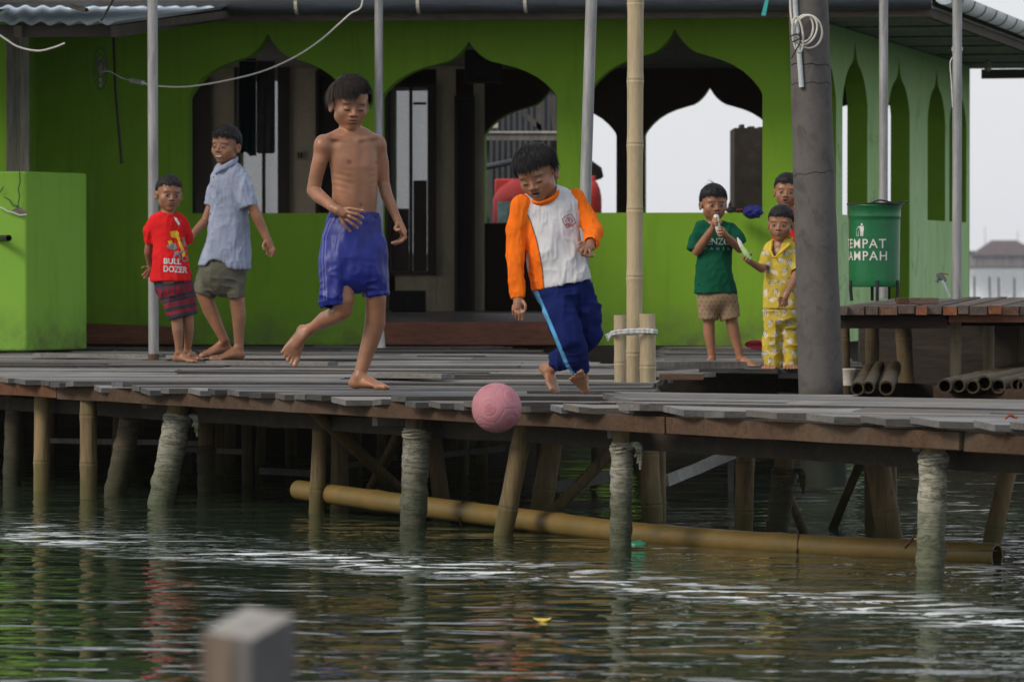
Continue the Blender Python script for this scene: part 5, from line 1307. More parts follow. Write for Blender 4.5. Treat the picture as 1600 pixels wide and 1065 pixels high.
SKIN = np.array((.305, .143, .080))
m_skin = attr_mat('brown_skin', .42, .45, .2, sss=.06, scale=140, mottling=.20)
m_cloth = attr_mat('cotton_cloth', .92, .12, .5, sheen=0, bdist=.002, mottling=.16)
m_shiny = attr_mat('satin_polyester', .46, .40, .25, sheen=0)
m_hair = attr_mat('black_hair', .55, .22, .5, scale=300, mottling=.3)

class Fig:
    def __init__(s, x, y, sc, tone=1.0):
        s.Y0 = F/sc; s.sc = sc; s.origin = A3(PS(x, y, sc)); s.b = Shape(); s.spots = []; s.tone = tone
    def P(s, x, y, d=0.0): return A3(PY(x, y, s.Y0+d))
    def r(s, px, d=0.0): return px*(s.Y0+d)/F
    def limb(s, pts, k=.012, sh=None):                   # pts (x, y, d, r)
        c = Chain([s.P(x, y, d) for x, y, d, r in pts], [s.r(r, d) for x, y, d, r in pts]); (sh or s.b).u(c, k); return c
    def sec(s, x, y, d, hw, hd, yaw=0, tilt=0):          # loft section: half width in px, half depth in px
        return (s.P(x, y, d), (math.cos(rad(yaw))*math.cos(rad(tilt)), math.sin(rad(yaw)), math.sin(rad(tilt))), s.r(hw, d), s.r(hd, d))
    def torso(s, secs, k=.02, sh=None, **kw): l = Loft([s.sec(*q) for q in secs], **kw); (sh or s.b).u(l, k); return l

    def head(s, x, y, h, yaw=0, pitch=0, roll=0, d=0.0, mouth='closed', eyes='open', neck=None, neckr=.19, brow=0.0):
        R = vrot(rad(yaw), rad(pitch), rad(roll)); C = s.P(x, y, d); s.hR, s.hC, s.hh = R, C, h; b = s.b
        def W(p): return C+R @ (np.array(p, float)*h)
        def E(p, r, k=.02, tilt=None):
            b.u(Ell(W(p), np.array(r)*h, R if tilt is None else R @ tilt), k*h)
        lo, hi = C-h*.62, C+h*.62; b.fine.append((lo, hi))
        if neck is not None:
            b.u(Chain([W((0, -.10, -.20)), neck], [neckr*h, neckr*h*1.04]), .05*h)
        E((0, -.05, .13), (.345, .405, .365)); E((0, .08, -.15), (.275, .27, .31), .10); E((0, -.16, -.02), (.29, .28, .25), .08)
        E((0, .235, -.405), (.085, .07, .065), .08)
        for q in (-1, 1):
            E((q*.165, .20, -.145), (.115, .10, .11), .07); E((q*.172, .03, -.255), (.11, .14, .11), .08)
            E((q*.115, .288, .058), (.10, .042, .045), .07)
            b.sub(Ell(W((q*.130, .408, -.040)), np.array((.080, .062, .045))*h, R), .035*h)
            E((q*.128, .288, -.052), (.070, .062, .056), .012)
            ct, st = math.cos(q*.35), math.sin(q*.35)
            T = np.array([[ct, -st, 0], [st, ct, 0], [0, 0, 1]])
            E((q*.352, -.045, -.065), (.028, .085, .118), .02, T); E((q*.36, -.03, -.15), (.028, .045, .05), .02, T)
            b.sub(Ell(W((q*.386, -.025, -.055)), np.array((.020, .048, .070))*h, R @ T), .010*h)
        b.u(Chain([W((0, .318, .0)), W((0, .375, -.125))], [.026*h, .036*h]), .035*h)
        E((0, .386, -.150), (.050, .042, .038), .025)
        for q in (-1, 1): E((q*.060, .348, -.166), (.034, .036, .029), .02)
        E((0, .262, -.265), (.135, .085, .095), .06)
        lipc = np.array((.17, .058, .048))*s.tone; dark = (.020, .010, .008)
        if mouth == 'open':
            E((0, .338, -.238), (.078, .026, .017), .012); E((0, .322, -.322), (.062, .028, .022), .012)
            b.sub(Ell(W((0, .36, -.278)), np.array((.074, .06, .026))*h, R), .006*h)
            s.spots += [(W((0, .345, -.238)), (.088*h, .05*h, .020*h), R, lipc, .25, .8), (W((0, .335, -.322)), (.07*h, .05*h, .025*h), R, lipc, .25, .8), (W((0, .32, -.279)), (.076*h, .08*h, .026*h), R, dark, .15, 1), (W((0, .32, -.262)), (.055*h, .08*h, .009*h), R, (.5, .45, .4), .3, .9)]
        elif mouth == 'smile':
            E((0, .335, -.243), (.10, .030, .014), .012); E((0, .318, -.325), (.085, .034, .018), .014)
            b.sub(Ell(W((0, .39, -.282)), np.array((.095, .07, .022))*h, R), .01*h)
            for q in (-1, 1): E((q*.15, .245, -.20), (.06, .055, .055), .05)
            s.spots += [(W((0, .34, -.245)), (.12*h, .06*h, .022*h), R, lipc, .25, .8), (W((0, .33, -.322)), (.10*h, .06*h, .022*h), R, lipc, .25, .8), (W((0, .32, -.28)), (.11*h, .10*h, .030*h), R, dark, .15, 1), (W((0, .33, -.276)), (.096*h, .12*h, .024*h), R, (.58, .54, .49), .15, 1)]
        else:
            E((0, .342, -.252), (.090, .030, .022), .012); E((0, .336, -.302), (.076, .034, .027), .012)
            s.spots += [(W((0, .345, -.253)), (.096*h, .05*h, .026*h), R, lipc, .3, .8), (W((0, .345, -.303)), (.082*h, .05*h, .030*h), R, lipc*1.12, .3, .8), (W((0, .355, -.277)), (.090*h, .06*h, .008*h), R, dark, .5, .9)]
        for q in (-1, 1):
            s.spots += [(W((q*.036, .372, -.190)), (.021*h, .035*h, .013*h), R, (.025, .012, .009), .4, .95)]
            ct, st = math.cos(-q*(.10+brow)), math.sin(-q*(.10+brow)); T = np.array([[ct, 0, -st], [0, 1, 0], [st, 0, ct]])
            s.spots += [(W((q*.135, .31, .045)), (.082*h, .14*h, .014*h), R @ T, (.025, .016, .013), .6, .75)]
            ec = W((q*.128, .34, -.052))
            if eyes == 'open':
                s.spots += [(ec, (.064*h, .06*h, .031*h), R, (.12, .055, .035), .4, .45), (ec, (.058*h, .06*h, .0235*h), R, (.24, .20, .18), .2, 1), (W((q*.128, .34, -.050)), (.031*h, .08*h, .0265*h), R, (.012, .008, .007), .15, 1), (W((q*.130, .335, -.027)), (.066*h, .08*h, .011*h), R, (.012, .009, .008), .4, 1)]
            elif eyes == 'smile':
                s.spots += [(ec, (.058*h, .06*h, .016*h), R, (.22, .18, .16), .2, 1), (W((q*.125, .34, -.050)), (.030*h, .08*h, .018*h), R, (.012, .008, .007), .15, 1), (W((q*.130, .335, -.034)), (.066*h, .08*h, .009*h), R, (.015, .01, .009), .4, .95), (W((q*.128, .34, -.072)), (.055*h, .06*h, .007*h), R, (.09, .045, .03), .4, .8)]
            else:
                s.spots += [(W((q*.128, .335, -.074)), (.066*h, .08*h, .014*h), R, (.018, .011, .009), .45, .95), (W((q*.128, .335, -.024)), (.060*h, .08*h, .006*h), R, (.12, .055, .035), .5, .6)]
            s.spots += [(W((q*.386, -.02, -.055)), (.03*h, .05*h, .07*h), R, SKIN*.45, .4, .7)]
        s.W = W; return W

    def hair(s, col=(.012, .010, .010), front=.20, side=-.03, back=-.22, vol=.028, n=900, length=.11, droop=.5, sweep=0.0, tips=None, seed=1, extra=None, fringe=.16, temple=.13):
        R, C, h = s.hR, s.hC, s.hh; sh = Shape(); W = s.W
        for p, r in (((0, -.05, .13), (.345, .405, .365)), ((0, -.17, -.02), (.295, .285, .26))): sh.u(Ell(W(p), (np.array(r)+vol)*h, R), .06*h)
        sh.fine.append((C-h*.7, C+h*.7)); V, Fq = sh.mesh(.006, max(.0028, h*.0125))
        def line(L):                                      # hairline height for local directions
            a = np.degrees(np.arctan2(L[:, 1]+.05, np.abs(L[:, 0]))); return np.interp(a, [-90, -40, -8, 6, 22, 48, 90], [back, back*.9, side, side, temple, front*.98, front])
        L = ((V-C) @ R)/h; nz = vnoise(L*np.array([14, 14, 5]), seed)*.025+vnoise(L*np.array([34, 34, 10]), seed+1)*.012
        keep = L[:, 2] > line(L)+nz; Fk = Fq[keep[Fq].all(1)]
        use = np.unique(Fk); mp = -np.ones(len(V), int); mp[use] = np.arange(len(use)); V = V[use]; Fk = mp[Fk]; L = L[use]
        Nn = normals(V, Fk); edge_ = np.clip((L[:, 2]-line(L))/.10, 0, 1)
        V = V+Nn*((vnoise(L*np.array([22, 22, 6]), seed+2)*.012+vnoise(L*9, seed+3)*.012-.020*(1-edge_))*h)[:, None]
        cs = np.tile(np.array(col), (len(V), 1))*(1+.5*vnoise(L*np.array([40, 40, 8]), seed+4))[:, None]
        # locks: thin tapered blades following the comb direction
        rr = np.random.RandomState(seed); pick = rr.choice(len(V), min(int(n*1.5), len(V)), replace=False); vs = []; fs = []; cc = []; base = len(V)
        for i in pick:
            l = L[i]; nl = (Nn[i] @ R); up = np.array([0, 0, 1.0])
            crown = np.array([sweep*.3, -.22, .48]); dirv = l-crown; dirv = dirv-nl*dirv.dot(nl); dn = np.linalg.norm(dirv)
            if dn < .03: continue
            dirv = dirv/dn+np.array([sweep, 0, 0])*max(0, l[1]); dirv -= nl*dirv.dot(nl)*.9; dirv /= np.linalg.norm(dirv)
            ln = length*(.55+.8*rr.rand())*(1.0 if l[2] > .12 else .45); lift = .10+.22*rr.rand()
            if tips is not None: ln *= tips(l)
            fz = fringe(l) if callable(fringe) else fringe
            if l[1] > .02: ln = min(ln, max(.02, (l[2]-fz)*.92+.075*rr.rand()**2))
            p0 = l-nl*.012; side_ = np.cross(nl, dirv); w0 = .007+.008*rr.rand(); q = []
            for j, f in enumerate((0, .35, .7, 1.0)):
                c_ = p0+dirv*ln*f+nl*(lift*ln*f*(1-.55*f))-np.array([0, 0, 1])*droop*ln*f*f*.5+side_*rr.uniform(-.006, .006)
                w_ = w0*(1-f*.92); q.append([c_-side_*w_, c_+nl*w_*.55, c_+side_*w_])
            o = base+len(vs)
            for tri in q:
                for p in tri: vs.append(C+R @ (p*h))
            for j in range(3):
                fs.append((o+3*j, o+3*j+1, o+3*j+4, o+3*j+3)); fs.append((o+3*j+1, o+3*j+2, o+3*j+5, o+3*j+4)); fs.append((o+3*j+2, o+3*j, o+3*j+3, o+3*j+5))
            t_ = np.array(col)*(.6+1.3*rr.rand())
            if extra is not None: t_ = extra(l, t_)
            cc += [t_]*12
        if vs: V = np.concatenate([V, np.array(vs)]); Fk = np.concatenate([Fk, np.array(fs)]); cs = np.concatenate([cs, np.array(cc)])
        return put_mesh('hair', V, Fk, cs, m_hair, s.origin, s.obj)

    def hand(s, pts_palm, fingers, rf=2.0, k=.004, nails=True):
        """palm: chain (x,y,d,r); fingers: list of chains of (x,y,d); rf finger radius in px"""
        s.limb(pts_palm, .008)
        allp = [s.P(*q[:3]) for q in pts_palm]
        for fi, f in enumerate(fingers):
            n_ = len(f); rs = [rf*(1.12-.22*j/(n_-1)) for j in range(n_)]
            c = Chain([s.P(x, y, d) for x, y, d in f], [s.r(q, 0) for q in rs]); s.b.u(c, k); allp += c.p
            if nails: s.spots.append((c.p[-1], np.ones(3)*s.r(rf*1.2), np.eye(3), np.array((.46, .29, .22)), .5, .55))
        A = np.array(allp); s.b.fine.append((A.min(0)-.012, A.max(0)+.012))

    def foot(s, ankle, heel, toe, up, side, wid=.42, ra=None, sole=0.0, toes_up=0.0):
        """ankle/heel/toe world points, heel & toe on the sole; side: direction of the big toe's side"""
        H, T, U = A3(heel), A3(toe), A3(up); f = T-H; L = np.linalg.norm(f); f /= L; U = U-f*U.dot(f); U /= np.linalg.norm(U); lat = np.cross(f, U)
        bigdir = lat if lat.dot(A3(side)) > 0 else -lat
        r_ = L
        w = wid*L/2
        hc = H+f*.13*L+U*.12*L; a_ = A3(ankle)
        s.b.u(Chain([a_, hc+U*.05*L+f*.02*L], [ra or .13*L, .125*L]), .03*L)
        s.b.u(Ell(hc, np.array((.135*L, .15*L, .12*L)), np.array([lat, f, U]).T), .04*L)
        s.b.u(Loft([(H+f*.20*L+U*.15*L, lat, .125*L, .135*L), (H+f*.45*L+U*.13*L, lat, w*.78, .115*L), (H+f*.68*L+U*.085*L, lat, w*.98, .078*L), (H+f*.80*L+U*.055*L, lat, w*.95, .052*L)]), .05*L)
        s.b.u(Chain([a_, H+f*.55*L+U*.14*L], [(ra or .13*L)*.8, .08*L]), .06*L)
        for j in range(5):
            lt_ = (1-2*j/4)*w*.84; r1 = (.062, .043, .040, .037, .034)[j]*L; ln = (1.0, .985, .95, .905, .85)[j]
            b0 = H+f*.74*L+bigdir*lt_*.95+U*.055*L; tp_ = H+f*(ln*L-r1)+bigdir*lt_*1.02+U*(r1*.95+toes_up*L)
            mid = (b0+tp_)/2+U*.018*L
            s.b.u(Chain([b0, mid, tp_], [r1*.95, r1*.95, r1]), .006)
            s.spots.append((tp_+U*r1*.6+f*r1*.2, np.ones(3)*r1*.75, np.eye(3), np.array((.40, .24, .18)), .4, .6))
        A = np.array([H, T, a_]); s.b.fine.append((A.min(0)-w*1.1, A.max(0)+w*1.1))

    def finish(s, name='person', coarse=.0055, fine_=.0028, skin=None, extra=None, disp=None):
        V, Fq = s.b.mesh(coarse, fine_); V = relax(V, Fq, 1, .4)
        if disp is not None: V = V+normals(V, Fq)*disp(V)[:, None]
        base = SKIN*s.tone if skin is None else np.array(skin)
        n1 = vnoise(V*9, 3); n2 = vnoise(V*40, 4)
        cs = np.tile(base, (len(V), 1))*(1+.12*n1+.07*n2)[:, None]*(1+np.array([.02, -.03, -.05])*vnoise(V*17, 9)[:, None])
        if extra: cs = extra(V, cs)
        cs = paint(V, cs, s.spots)
        s.obj = put_mesh(name, V, Fq, cs, m_skin, s.origin); return s.obj

    def garment(s, name, sh, mat, colf, coarse=.0055, folds=(), seed=0, label=None, rel=2):
        """folds: (amp_m, (fx,fy,fz) frequencies, ridged 0/1, mask or None)"""
        V, Fq = sh.mesh(coarse, coarse); V = relax(V, Fq, rel, .5); Nn = normals(V, Fq)
        disp = np.zeros(len(V)); Q = V-s.origin
        for j, fo in enumerate(folds):
            amp, fr, rg = fo[:3]; wp_ = Q+np.stack([vnoise(Q*5, seed+60+j), vnoise(Q*5, seed+70+j), vnoise(Q*5, seed+80+j)], 1)*.035
            n_ = vnoise(wp_*np.array(fr), seed+10*j)
            if rg: n_ = 1-2*np.abs(n_)**.7
            if len(fo) > 3 and fo[3] is not None: n_ = n_*fo[3](V)
            disp += amp*n_
        V = V+Nn*disp[:, None]
        cs = colf(V) if callable(colf) else np.tile(np.array(colf), (len(V), 1))
        cs = cs*(1+.05*vnoise(Q*14, seed+5))[:, None]
        o = put_mesh(name, V, Fq, cs, mat, s.origin, s.obj)
        if label: o['label'] = label
        s.last = (V, Fq); return o

    def decal(s, parent, polys, mat, off=.0022, name='print', maxpx=2.5):
        """polys: list of (verts px, faces) drawn at the cloth where it is seen; conforms to the cloth"""
        V, Fq = s.last; tree = BVHTree.FromPolygons([tuple(v) for v in V], [tuple(int(i) for i in f) for f in Fq])
        mb = MB(); eye = Vector((0, 0, CZ))
        for li, (vs, fs) in enumerate(polys):
            vs, fs = fine([(x, y, 0) for x, y, *_ in vs], fs, maxpx); out = []; ok = []
            for x, y, _ in vs:
                tgt = PY(x, y, s.Y0); d = (tgt-eye).normalized(); loc, nn_, i, dist = tree.ray_cast(eye, d, 60)
                if loc is None: out.append(tgt); ok.append(False)
                else: out.append(loc-d*(off+.0004*li)); ok.append(abs(loc.y-s.Y0) < .5)
            fs = [f for f in fs if all(ok[i] for i in f)]
            mb.add(out, fs)
        return mb.build(name, mat, parent, origin=s.origin)
def xP(V): return CX+V[:, 0]*F/V[:, 1]                   # column / row at which a cloth point lies in the survey of the photo
def yP(V): return HY+(CZ-V[:, 2])*F/V[:, 1]
def mixv(a, b, m): return a*(1-m[:, None])+np.array(b)*m[:, None]
def sstep(x, a, b): t_ = np.clip((x-a)/(b-a), 0, 1); return t_*t_*(3-2*t_)
def scaled(secs, k): return [(x, y, d, a*k, b*k, *r) for x, y, d, a, b, *r in secs]
def leg_tube(fig, sh, secs, k=.02, open_from=.55, wall=2.0):
    """a trouser leg or sleeve: a loft with a flat, open end"""
    sh.u(Loft([fig.sec(*q) for q in secs], flat1=True), k); sh.later = getattr(sh, 'later', [])
    a, b = secs[-2], secs[-1]
    m = [a[i]+(b[i]-a[i])*open_from if i < 5 else b[i] for i in range(len(b))]; m[3] = max(2, m[3]-wall*2.2); m[4] = max(2, m[4]-wall*2.2)
    e = [b[i]+(b[i]-m[i])*.6 if i < 3 else b[i] for i in range(len(b))]; e[3] = max(2, b[3]-wall); e[4] = max(2, b[4]-wall)
    sh.later.append(Loft([fig.sec(*m), fig.sec(*e)], flat1=True))
def cutall(sh):
    for l in getattr(sh, 'later', []): sh.sub(l, .003)
def zmask(lo, hi): return lambda V: sstep(V[:, 2], lo, hi)

# ================================================================== the shirtless boy in blue shorts
g = Fig(560, 607, 348, tone=1.0)
tor = [(550, 210, 0, 15, 14, 25), (549, 217, 0, 31, 18, 25), (551, 231, 0, 41, 24, 25), (554, 262, 0, 39, 27, 25), (554.5, 292, 0, 37, 25.5, 25), (554, 318, 0, 36.5, 25, 24), (553, 340, 0, 37, 24, 22), (553, 375, 0, 38, 25, 20)]
g.torso(tor, .02)
g.b.fine.append((g.P(486, 345, -.2), g.P(606, 205, .14)))
for x, y, d, r in ((505, 228, -.055, 13.2), (590, 227, .05, 12.6)): g.b.u(Ell(g.P(x, y, d), g.r(r)), .035)
g.limb([(547, 207, .02, 11), (528, 213, .0, 10), (508, 221, -.04, 9.5)], .03); g.limb([(553, 207, .02, 11), (572, 213, .02, 9.5), (588, 221, .045, 9)], .03)
for a, b in (((544, 219, -.06), (512, 215, -.075)), ((560, 219, -.05), (588, 214, .01))): g.b.u(Chain([g.P(*a), g.P(*b)], [.004, .005]), .018)
R25 = vrot(rad(25), 0, 0)
g.b.sub(Ell(g.P(564.5, 322, -.088), (.006, .03, .008)), .008)
g.spots += [(g.P(546, 253, -.075), (.011, .03, .010), np.eye(3), (.10, .04, .028), .5, .8), (g.P(589, 254, -.03), (.008, .04, .010), np.eye(3), (.10, .04, .028), .5, .8), (g.P(564.5, 322, -.085), (.006, .02, .010), np.eye(3), (.08, .035, .02), .5, .8)]
# arms
g.limb([(505, 226, -.05, 13), (500, 252, -.05, 12.2), (493, 280, -.035, 11), (490, 298, -.03, 10.8), (500, 308, -.08, 11), (512, 317, -.13, 9.2), (521, 325, -.17, 7.2)], .016)
g.hand([(520, 324, -.17, 7), (529, 329, -.185, 8), (537, 334, -.19, 7.2)],
       [[(535, 327, -.185), (547, 325.5, -.2), (557, 327.5, -.21), (567, 329, -.215)], [(539, 330, -.195), (549, 333, -.21), (558, 335, -.215), (567, 340, -.205)],
        [(539, 335, -.19), (548, 339, -.205), (556, 343, -.205), (563.5, 349, -.19)], [(536, 339, -.185), (544, 345, -.195), (551, 350, -.195), (558, 356, -.18)], [(532, 341, -.18), (537, 349, -.185), (541, 355, -.18), (547, 361, -.17)]], 2.7)
g.limb([(590, 227, .05, 12.5), (597, 255, .06, 10.6), (599, 285, .07, 9.8), (604, 305, .06, 9.5), (613, 325, .05, 8), (621, 343, .04, 6)], .016)
g.hand([(621, 343, .04, 6), (625, 353, .035, 7), (630, 362, .03, 6)],
       [[(631, 362, .02), (633.5, 371, .015), (627, 377.5, .01), (613, 379.5, .0)], [(630, 362, .035), (633, 372, .03), (626, 378, .03), (617, 381, .02)],
        [(629, 364, .05), (631, 373, .05), (624, 378, .05), (616, 380, .04)], [(628, 364, .065), (628, 372, .07), (623, 376, .07), (617, 378, .06)], [(621, 350, .02), (617.5, 357, .0), (620, 360, -.01), (624, 358.5, -.015)]], 2.6)
# legs
g.limb([(533, 382, -.0, 20), (536, 430, -.05, 19), (537, 468, -.07, 16.5), (535, 485, -.06, 14.5), (522, 493, .02, 13.5), (508, 499, .10, 13), (493, 509, .19, 9.2), (486, 514, .22, 8.2)], .02)
g.foot(g.P(486, 513, .22), g.P(474, 511, .275), g.P(446, 568, .20), (.30, -1, .15), (1, 0, -.5), wid=.46, ra=g.r(8.4))
g.limb([(574, 382, .01, 20), (583, 430, .0, 19), (587, 466, -.01, 16.5), (587, 483, .0, 15.5), (586, 505, .015, 16), (580, 528, .02, 14.2), (571, 556, .02, 11.6), (564, 580, .015, 10), (562, 590, .01, 9.6)], .02)
g.foot(g.P(562, 588, .01), g.P(546.5, 607, .04), g.P(612, 609, -.06), (0, 0, 1), (0, -1, 0), wid=.44, ra=g.r(9.8))
g.head(547, 161.5, .236, yaw=17, pitch=13, roll=2, d=-.01, eyes='down', neck=g.P(550, 216, .01), neckr=.195)
def ribs(V):
    x, y = xP(V), yP(V); u_ = (x-565)/28.0; fr = sstep(-V[:, 1], -g.Y0-.02, -g.Y0+.04)
    m = np.clip(1-((y-283)/24)**2, 0, 1)*sstep(np.abs(u_), .25, .8)*fr*((x > 512) & (x < 596))
    gs = lambda cx, cy, sx, sy: np.exp(-((x-cx)/sx)**2-((y-cy)/sy)**2)
    b_ = .0055*gs(543, 247, 15, 13)+.0050*gs(582, 247, 11, 13)-.0030*gs(565, 252, 7, 26)-.0022*gs(565, 300, 6, 20)-.004*gs(566, 224, 6, 5)-.003*gs(525, 224, 12, 4)-.003*gs(583, 222, 9, 4)+.002*gs(552, 305, 7, 14)+.002*gs(577, 305, 6, 14)
    return .0007*m*np.sin((y+7*np.abs(u_))*.62+1.2*vnoise(V*9, 8))+.0014*fr*vnoise(V*22, 5)+b_*fr*((x > 505) & (x < 600))
P_boy = g.finish(disp=ribs); tag(P_boy, 'shirtless boy in long blue shorts running across the deck on one leg', 'person')
g.hair(col=(.014, .011, .010), front=.27, side=.13, back=-.08, vol=.045, n=2400, length=.19, droop=.30, sweep=-.9, seed=4, temple=.17, fringe=lambda l: .10+.20*sstep(l[0], -.12, .12),
       extra=lambda l, c: np.array(c)*(1+2.6*max(0, -l[0])*1.2)+np.array((.035, .018, .008))*max(0, -l[0]-.12)*2.0, tips=lambda l: 1.0+(1.0 if l[0] < -.15 and l[2] < .35 else 0)*.25)
sh = Shape()
sh.u(Loft([g.sec(*q) for q in [(553, 333, 0, 39.5, 27, 22), (552, 350, 0, 44.5, 31, 20), (551, 378, 0, 50, 36, 18), (551, 405, -.01, 53, 38, 16), (552, 424, -.02, 51, 36, 16)]], flat0=True), .03)
leg_tube(g, sh, [(532, 392, -.03, 30, 32), (526, 430, -.045, 26.5, 30, 0, 0), (522, 460, -.06, 22, 26, 0, -4), (523, 479, -.065, 22, 25, 0, -6)], .012, wall=2.2)
leg_tube(g, sh, [(574, 392, .0, 30, 32), (581, 425, -.0, 26, 30), (586, 448, -.0, 21.5, 26), (587, 460.5, -.0, 19.5, 24, 0, -14)], .012, wall=2.2)
cutall(sh)
def c_sh(V):
    c = np.tile(np.array((.008, .018, .20)), (len(V), 1)); x, y = xP(V), yP(V)
    for off in (7.0, 11.5):
        xl = np.interp(y, [335, 350, 370, 405, 440, 478], [516, 508, 501, 499, 501, 502])+off-3
        m = np.clip(1.2-np.abs(x-xl)/1.0, 0, 1)*sstep(-V[:, 1], -g.Y0-.05, -g.Y0+.02)*.5; c = mixv(c, (.22, .24, .42), m*(y < 470))
    return c
g.garment('shorts', sh, m_shiny, c_sh, .0045, folds=((.0045, (30, 20, 6), 0, lambda V: .4+.9*sstep(-V[:, 2], -.80, -.66)), (.006, (10, 10, 14), 0), (.0036, (46, 36, 9), 0), (.006, (20, 16, 11), 1, lambda V: .3+.7*sstep(vnoise(V*6, 3), -.2, .6)), (.005, (18, 12, 30), 1, lambda V: sstep(-V[:, 2], -.62, -.45)), (.0035, (60, 40, 5), 0, zmask(.70, .78))), seed=3)
g.garment('waistband', (lambda w_: (w_.u(Loft([g.sec(553, 332, 0, 40.2, 27.6, 22), g.sec(553, 341, 0, 41, 28.5, 21)], flat0=True, flat1=True), .01), w_.sub(Loft([g.sec(553, 320, 0, 37.2, 25, 22), g.sec(553, 352, 0, 37.5, 25.5, 21)]), .003), w_)[-1])(Shape()), m_shiny, (.006, .014, .15), .004, folds=((.003, (70, 70, 3), 1),), seed=8)

# ================================================================== the boy in the orange and white shirt
g = Fig(885, 617, 365, tone=.98)
tor = [(850, 302, .0, 16, 15, -8), (853, 311, 0, 38, 21, -8), (857, 328, 0, 46, 26, -8), (861, 360, 0, 43, 29, -8), (866, 394, 0, 45, 31, -8, 5), (874, 428, 0, 46, 31, -8, 8), (877.5, 445, 0, 47, 32, -8, 10.5)]
g.torso(scaled(tor[:-2], .82), .02); g.torso(scaled([(870, 410, 0, 40, 26, -8), (877, 455, 0, 38, 24, -8)], .8), .02)
g.limb([(814, 322, -.02, 10.5), (805, 360, -.02, 10.5), (806, 400, -.04, 10), (808, 440, -.06, 8.5), (809.5, 464, -.07, 7)], .015)
g.hand([(809.5, 462, -.07, 7), (810, 473, -.075, 8.2), (809, 480, -.08, 7)], [[(813, 480, -.085), (816, 488, -.095), (817, 493, -.09), (816, 499, -.085)], [(809, 482, -.085), (811, 490, -.095), (812, 495, -.09), (811, 499, -.08)], [(805.5, 481, -.08), (806, 488, -.09), (806.5, 493, -.085), (806.5, 496, -.075)], [(802.5, 478, -.07), (802, 484, -.075), (802, 488, -.07), (802.5, 491, -.065)], [(817, 470, -.085), (821, 477, -.10), (820.5, 483, -.10), (818.5, 487, -.10)]], 2.4)
g.limb([(902, 312, .02, 10.5), (918, 340, .0, 10.5), (929, 362, -.04, 9.5), (923, 380, -.14, 8), (919, 386, -.17, 7)], .015)
g.hand([(922, 386, -.17, 7), (917, 388, -.19, 8), (913, 389, -.2, 7)], [[(911, 383, -.21), (905.5, 385.5, -.225), (904.5, 391, -.22), (909, 394, -.21)], [(911, 388, -.22), (907.5, 393, -.235), (909, 398, -.23), (914, 399.5, -.215)], [(915, 391, -.22), (913.5, 397, -.23), (916.5, 401, -.225), (921, 400, -.215)], [(921, 392, -.21), (921.5, 398, -.215), (925, 400.5, -.21), (928, 398, -.2)], [(915, 381, -.195), (909, 378.5, -.21), (905.5, 379, -.22), (903.5, 381.5, -.225)]], 2.4)
g.limb([(860, 452, .0, 17), (874, 486, -.06, 20), (892, 530, -.09, 18), (900, 560, -.05, 13.5), (909, 584, -.015, 9.5)], .02)
g.limb([(896, 450, .03, 17), (915, 485, .03, 20), (920, 520, .05, 17), (893, 549, .13, 13), (866, 572, .21, 9.5), (858, 577, .235, 8.8)], .02)
g.foot(g.P(910, 588, .0), g.P(917, 618, -.03), g.P(897, 583, -.115), (.1, 1, .45), (1, 0, .1), wid=.50, ra=g.r(9.6))
g.foot(g.P(855, 579, .235), g.P(842, 576, .30), g.P(868, 617.5, .17), (.75, -.5, .25), (-.6, -.8, -.2), wid=.46, ra=g.r(8.6))
g.head(838, 270.5, .236, yaw=-19, pitch=23, roll=-12, d=-.05, mouth='open', eyes='down', neck=g.P(850, 316, .01), neckr=.20)
o = g.finish(); tag(o, 'boy in a white shirt with orange sleeves about to kick the ball', 'person')
g.hair(col=(.012, .011, .012), front=.24, side=.0, back=-.2, vol=.05, n=2000, fringe=.185,  length=.17, droop=.30, seed=9, temple=.10, tips=lambda l: 1.3 if l[1] > .2 and l[2] < .35 else 1.0)
sh = Shape(); bodyL = sh.u(Loft([g.sec(*q) for q in tor], flat1=True), .02)
slA = sh.u(Chain([g.P(815, 320, -.02), g.P(805, 360, -.02), g.P(806, 400, -.04), g.P(807.5, 440, -.06), g.P(810, 466, -.07)], [g.r(15.5), g.r(14.3), g.r(14), g.r(13), g.r(10)], flat1=True), .022)
slB = sh.u(Chain([g.P(899, 311, .02), g.P(917, 340, .0), g.P(928, 361, -.04), g.P(923, 380, -.15)], [g.r(15.5), g.r(15), g.r(13.5), g.r(11.5)], flat1=True), .022)
sh.sub(Chain([g.P(810, 455, -.065), g.P(810.5, 474, -.072)], [g.r(7.5), g.r(8.2)]), .003)
sh.sub(Chain([g.P(925, 374, -.11), g.P(922, 384, -.17)], [g.r(8.5), g.r(9.5)]), .003)
sh.sub(Loft([g.sec(876, 437, 0, 42, 27, -8, 9), g.sec(879, 456, 0, 45, 30, -8, 11)], flat1=True), .003)
neckc = g.P(849, 298, -.03); Rn = vrot(rad(-8), rad(32), rad(-14))
sh.sub(Ell(neckc, (g.r(20.5), g.r(22), g.r(22)), Rn), .003)
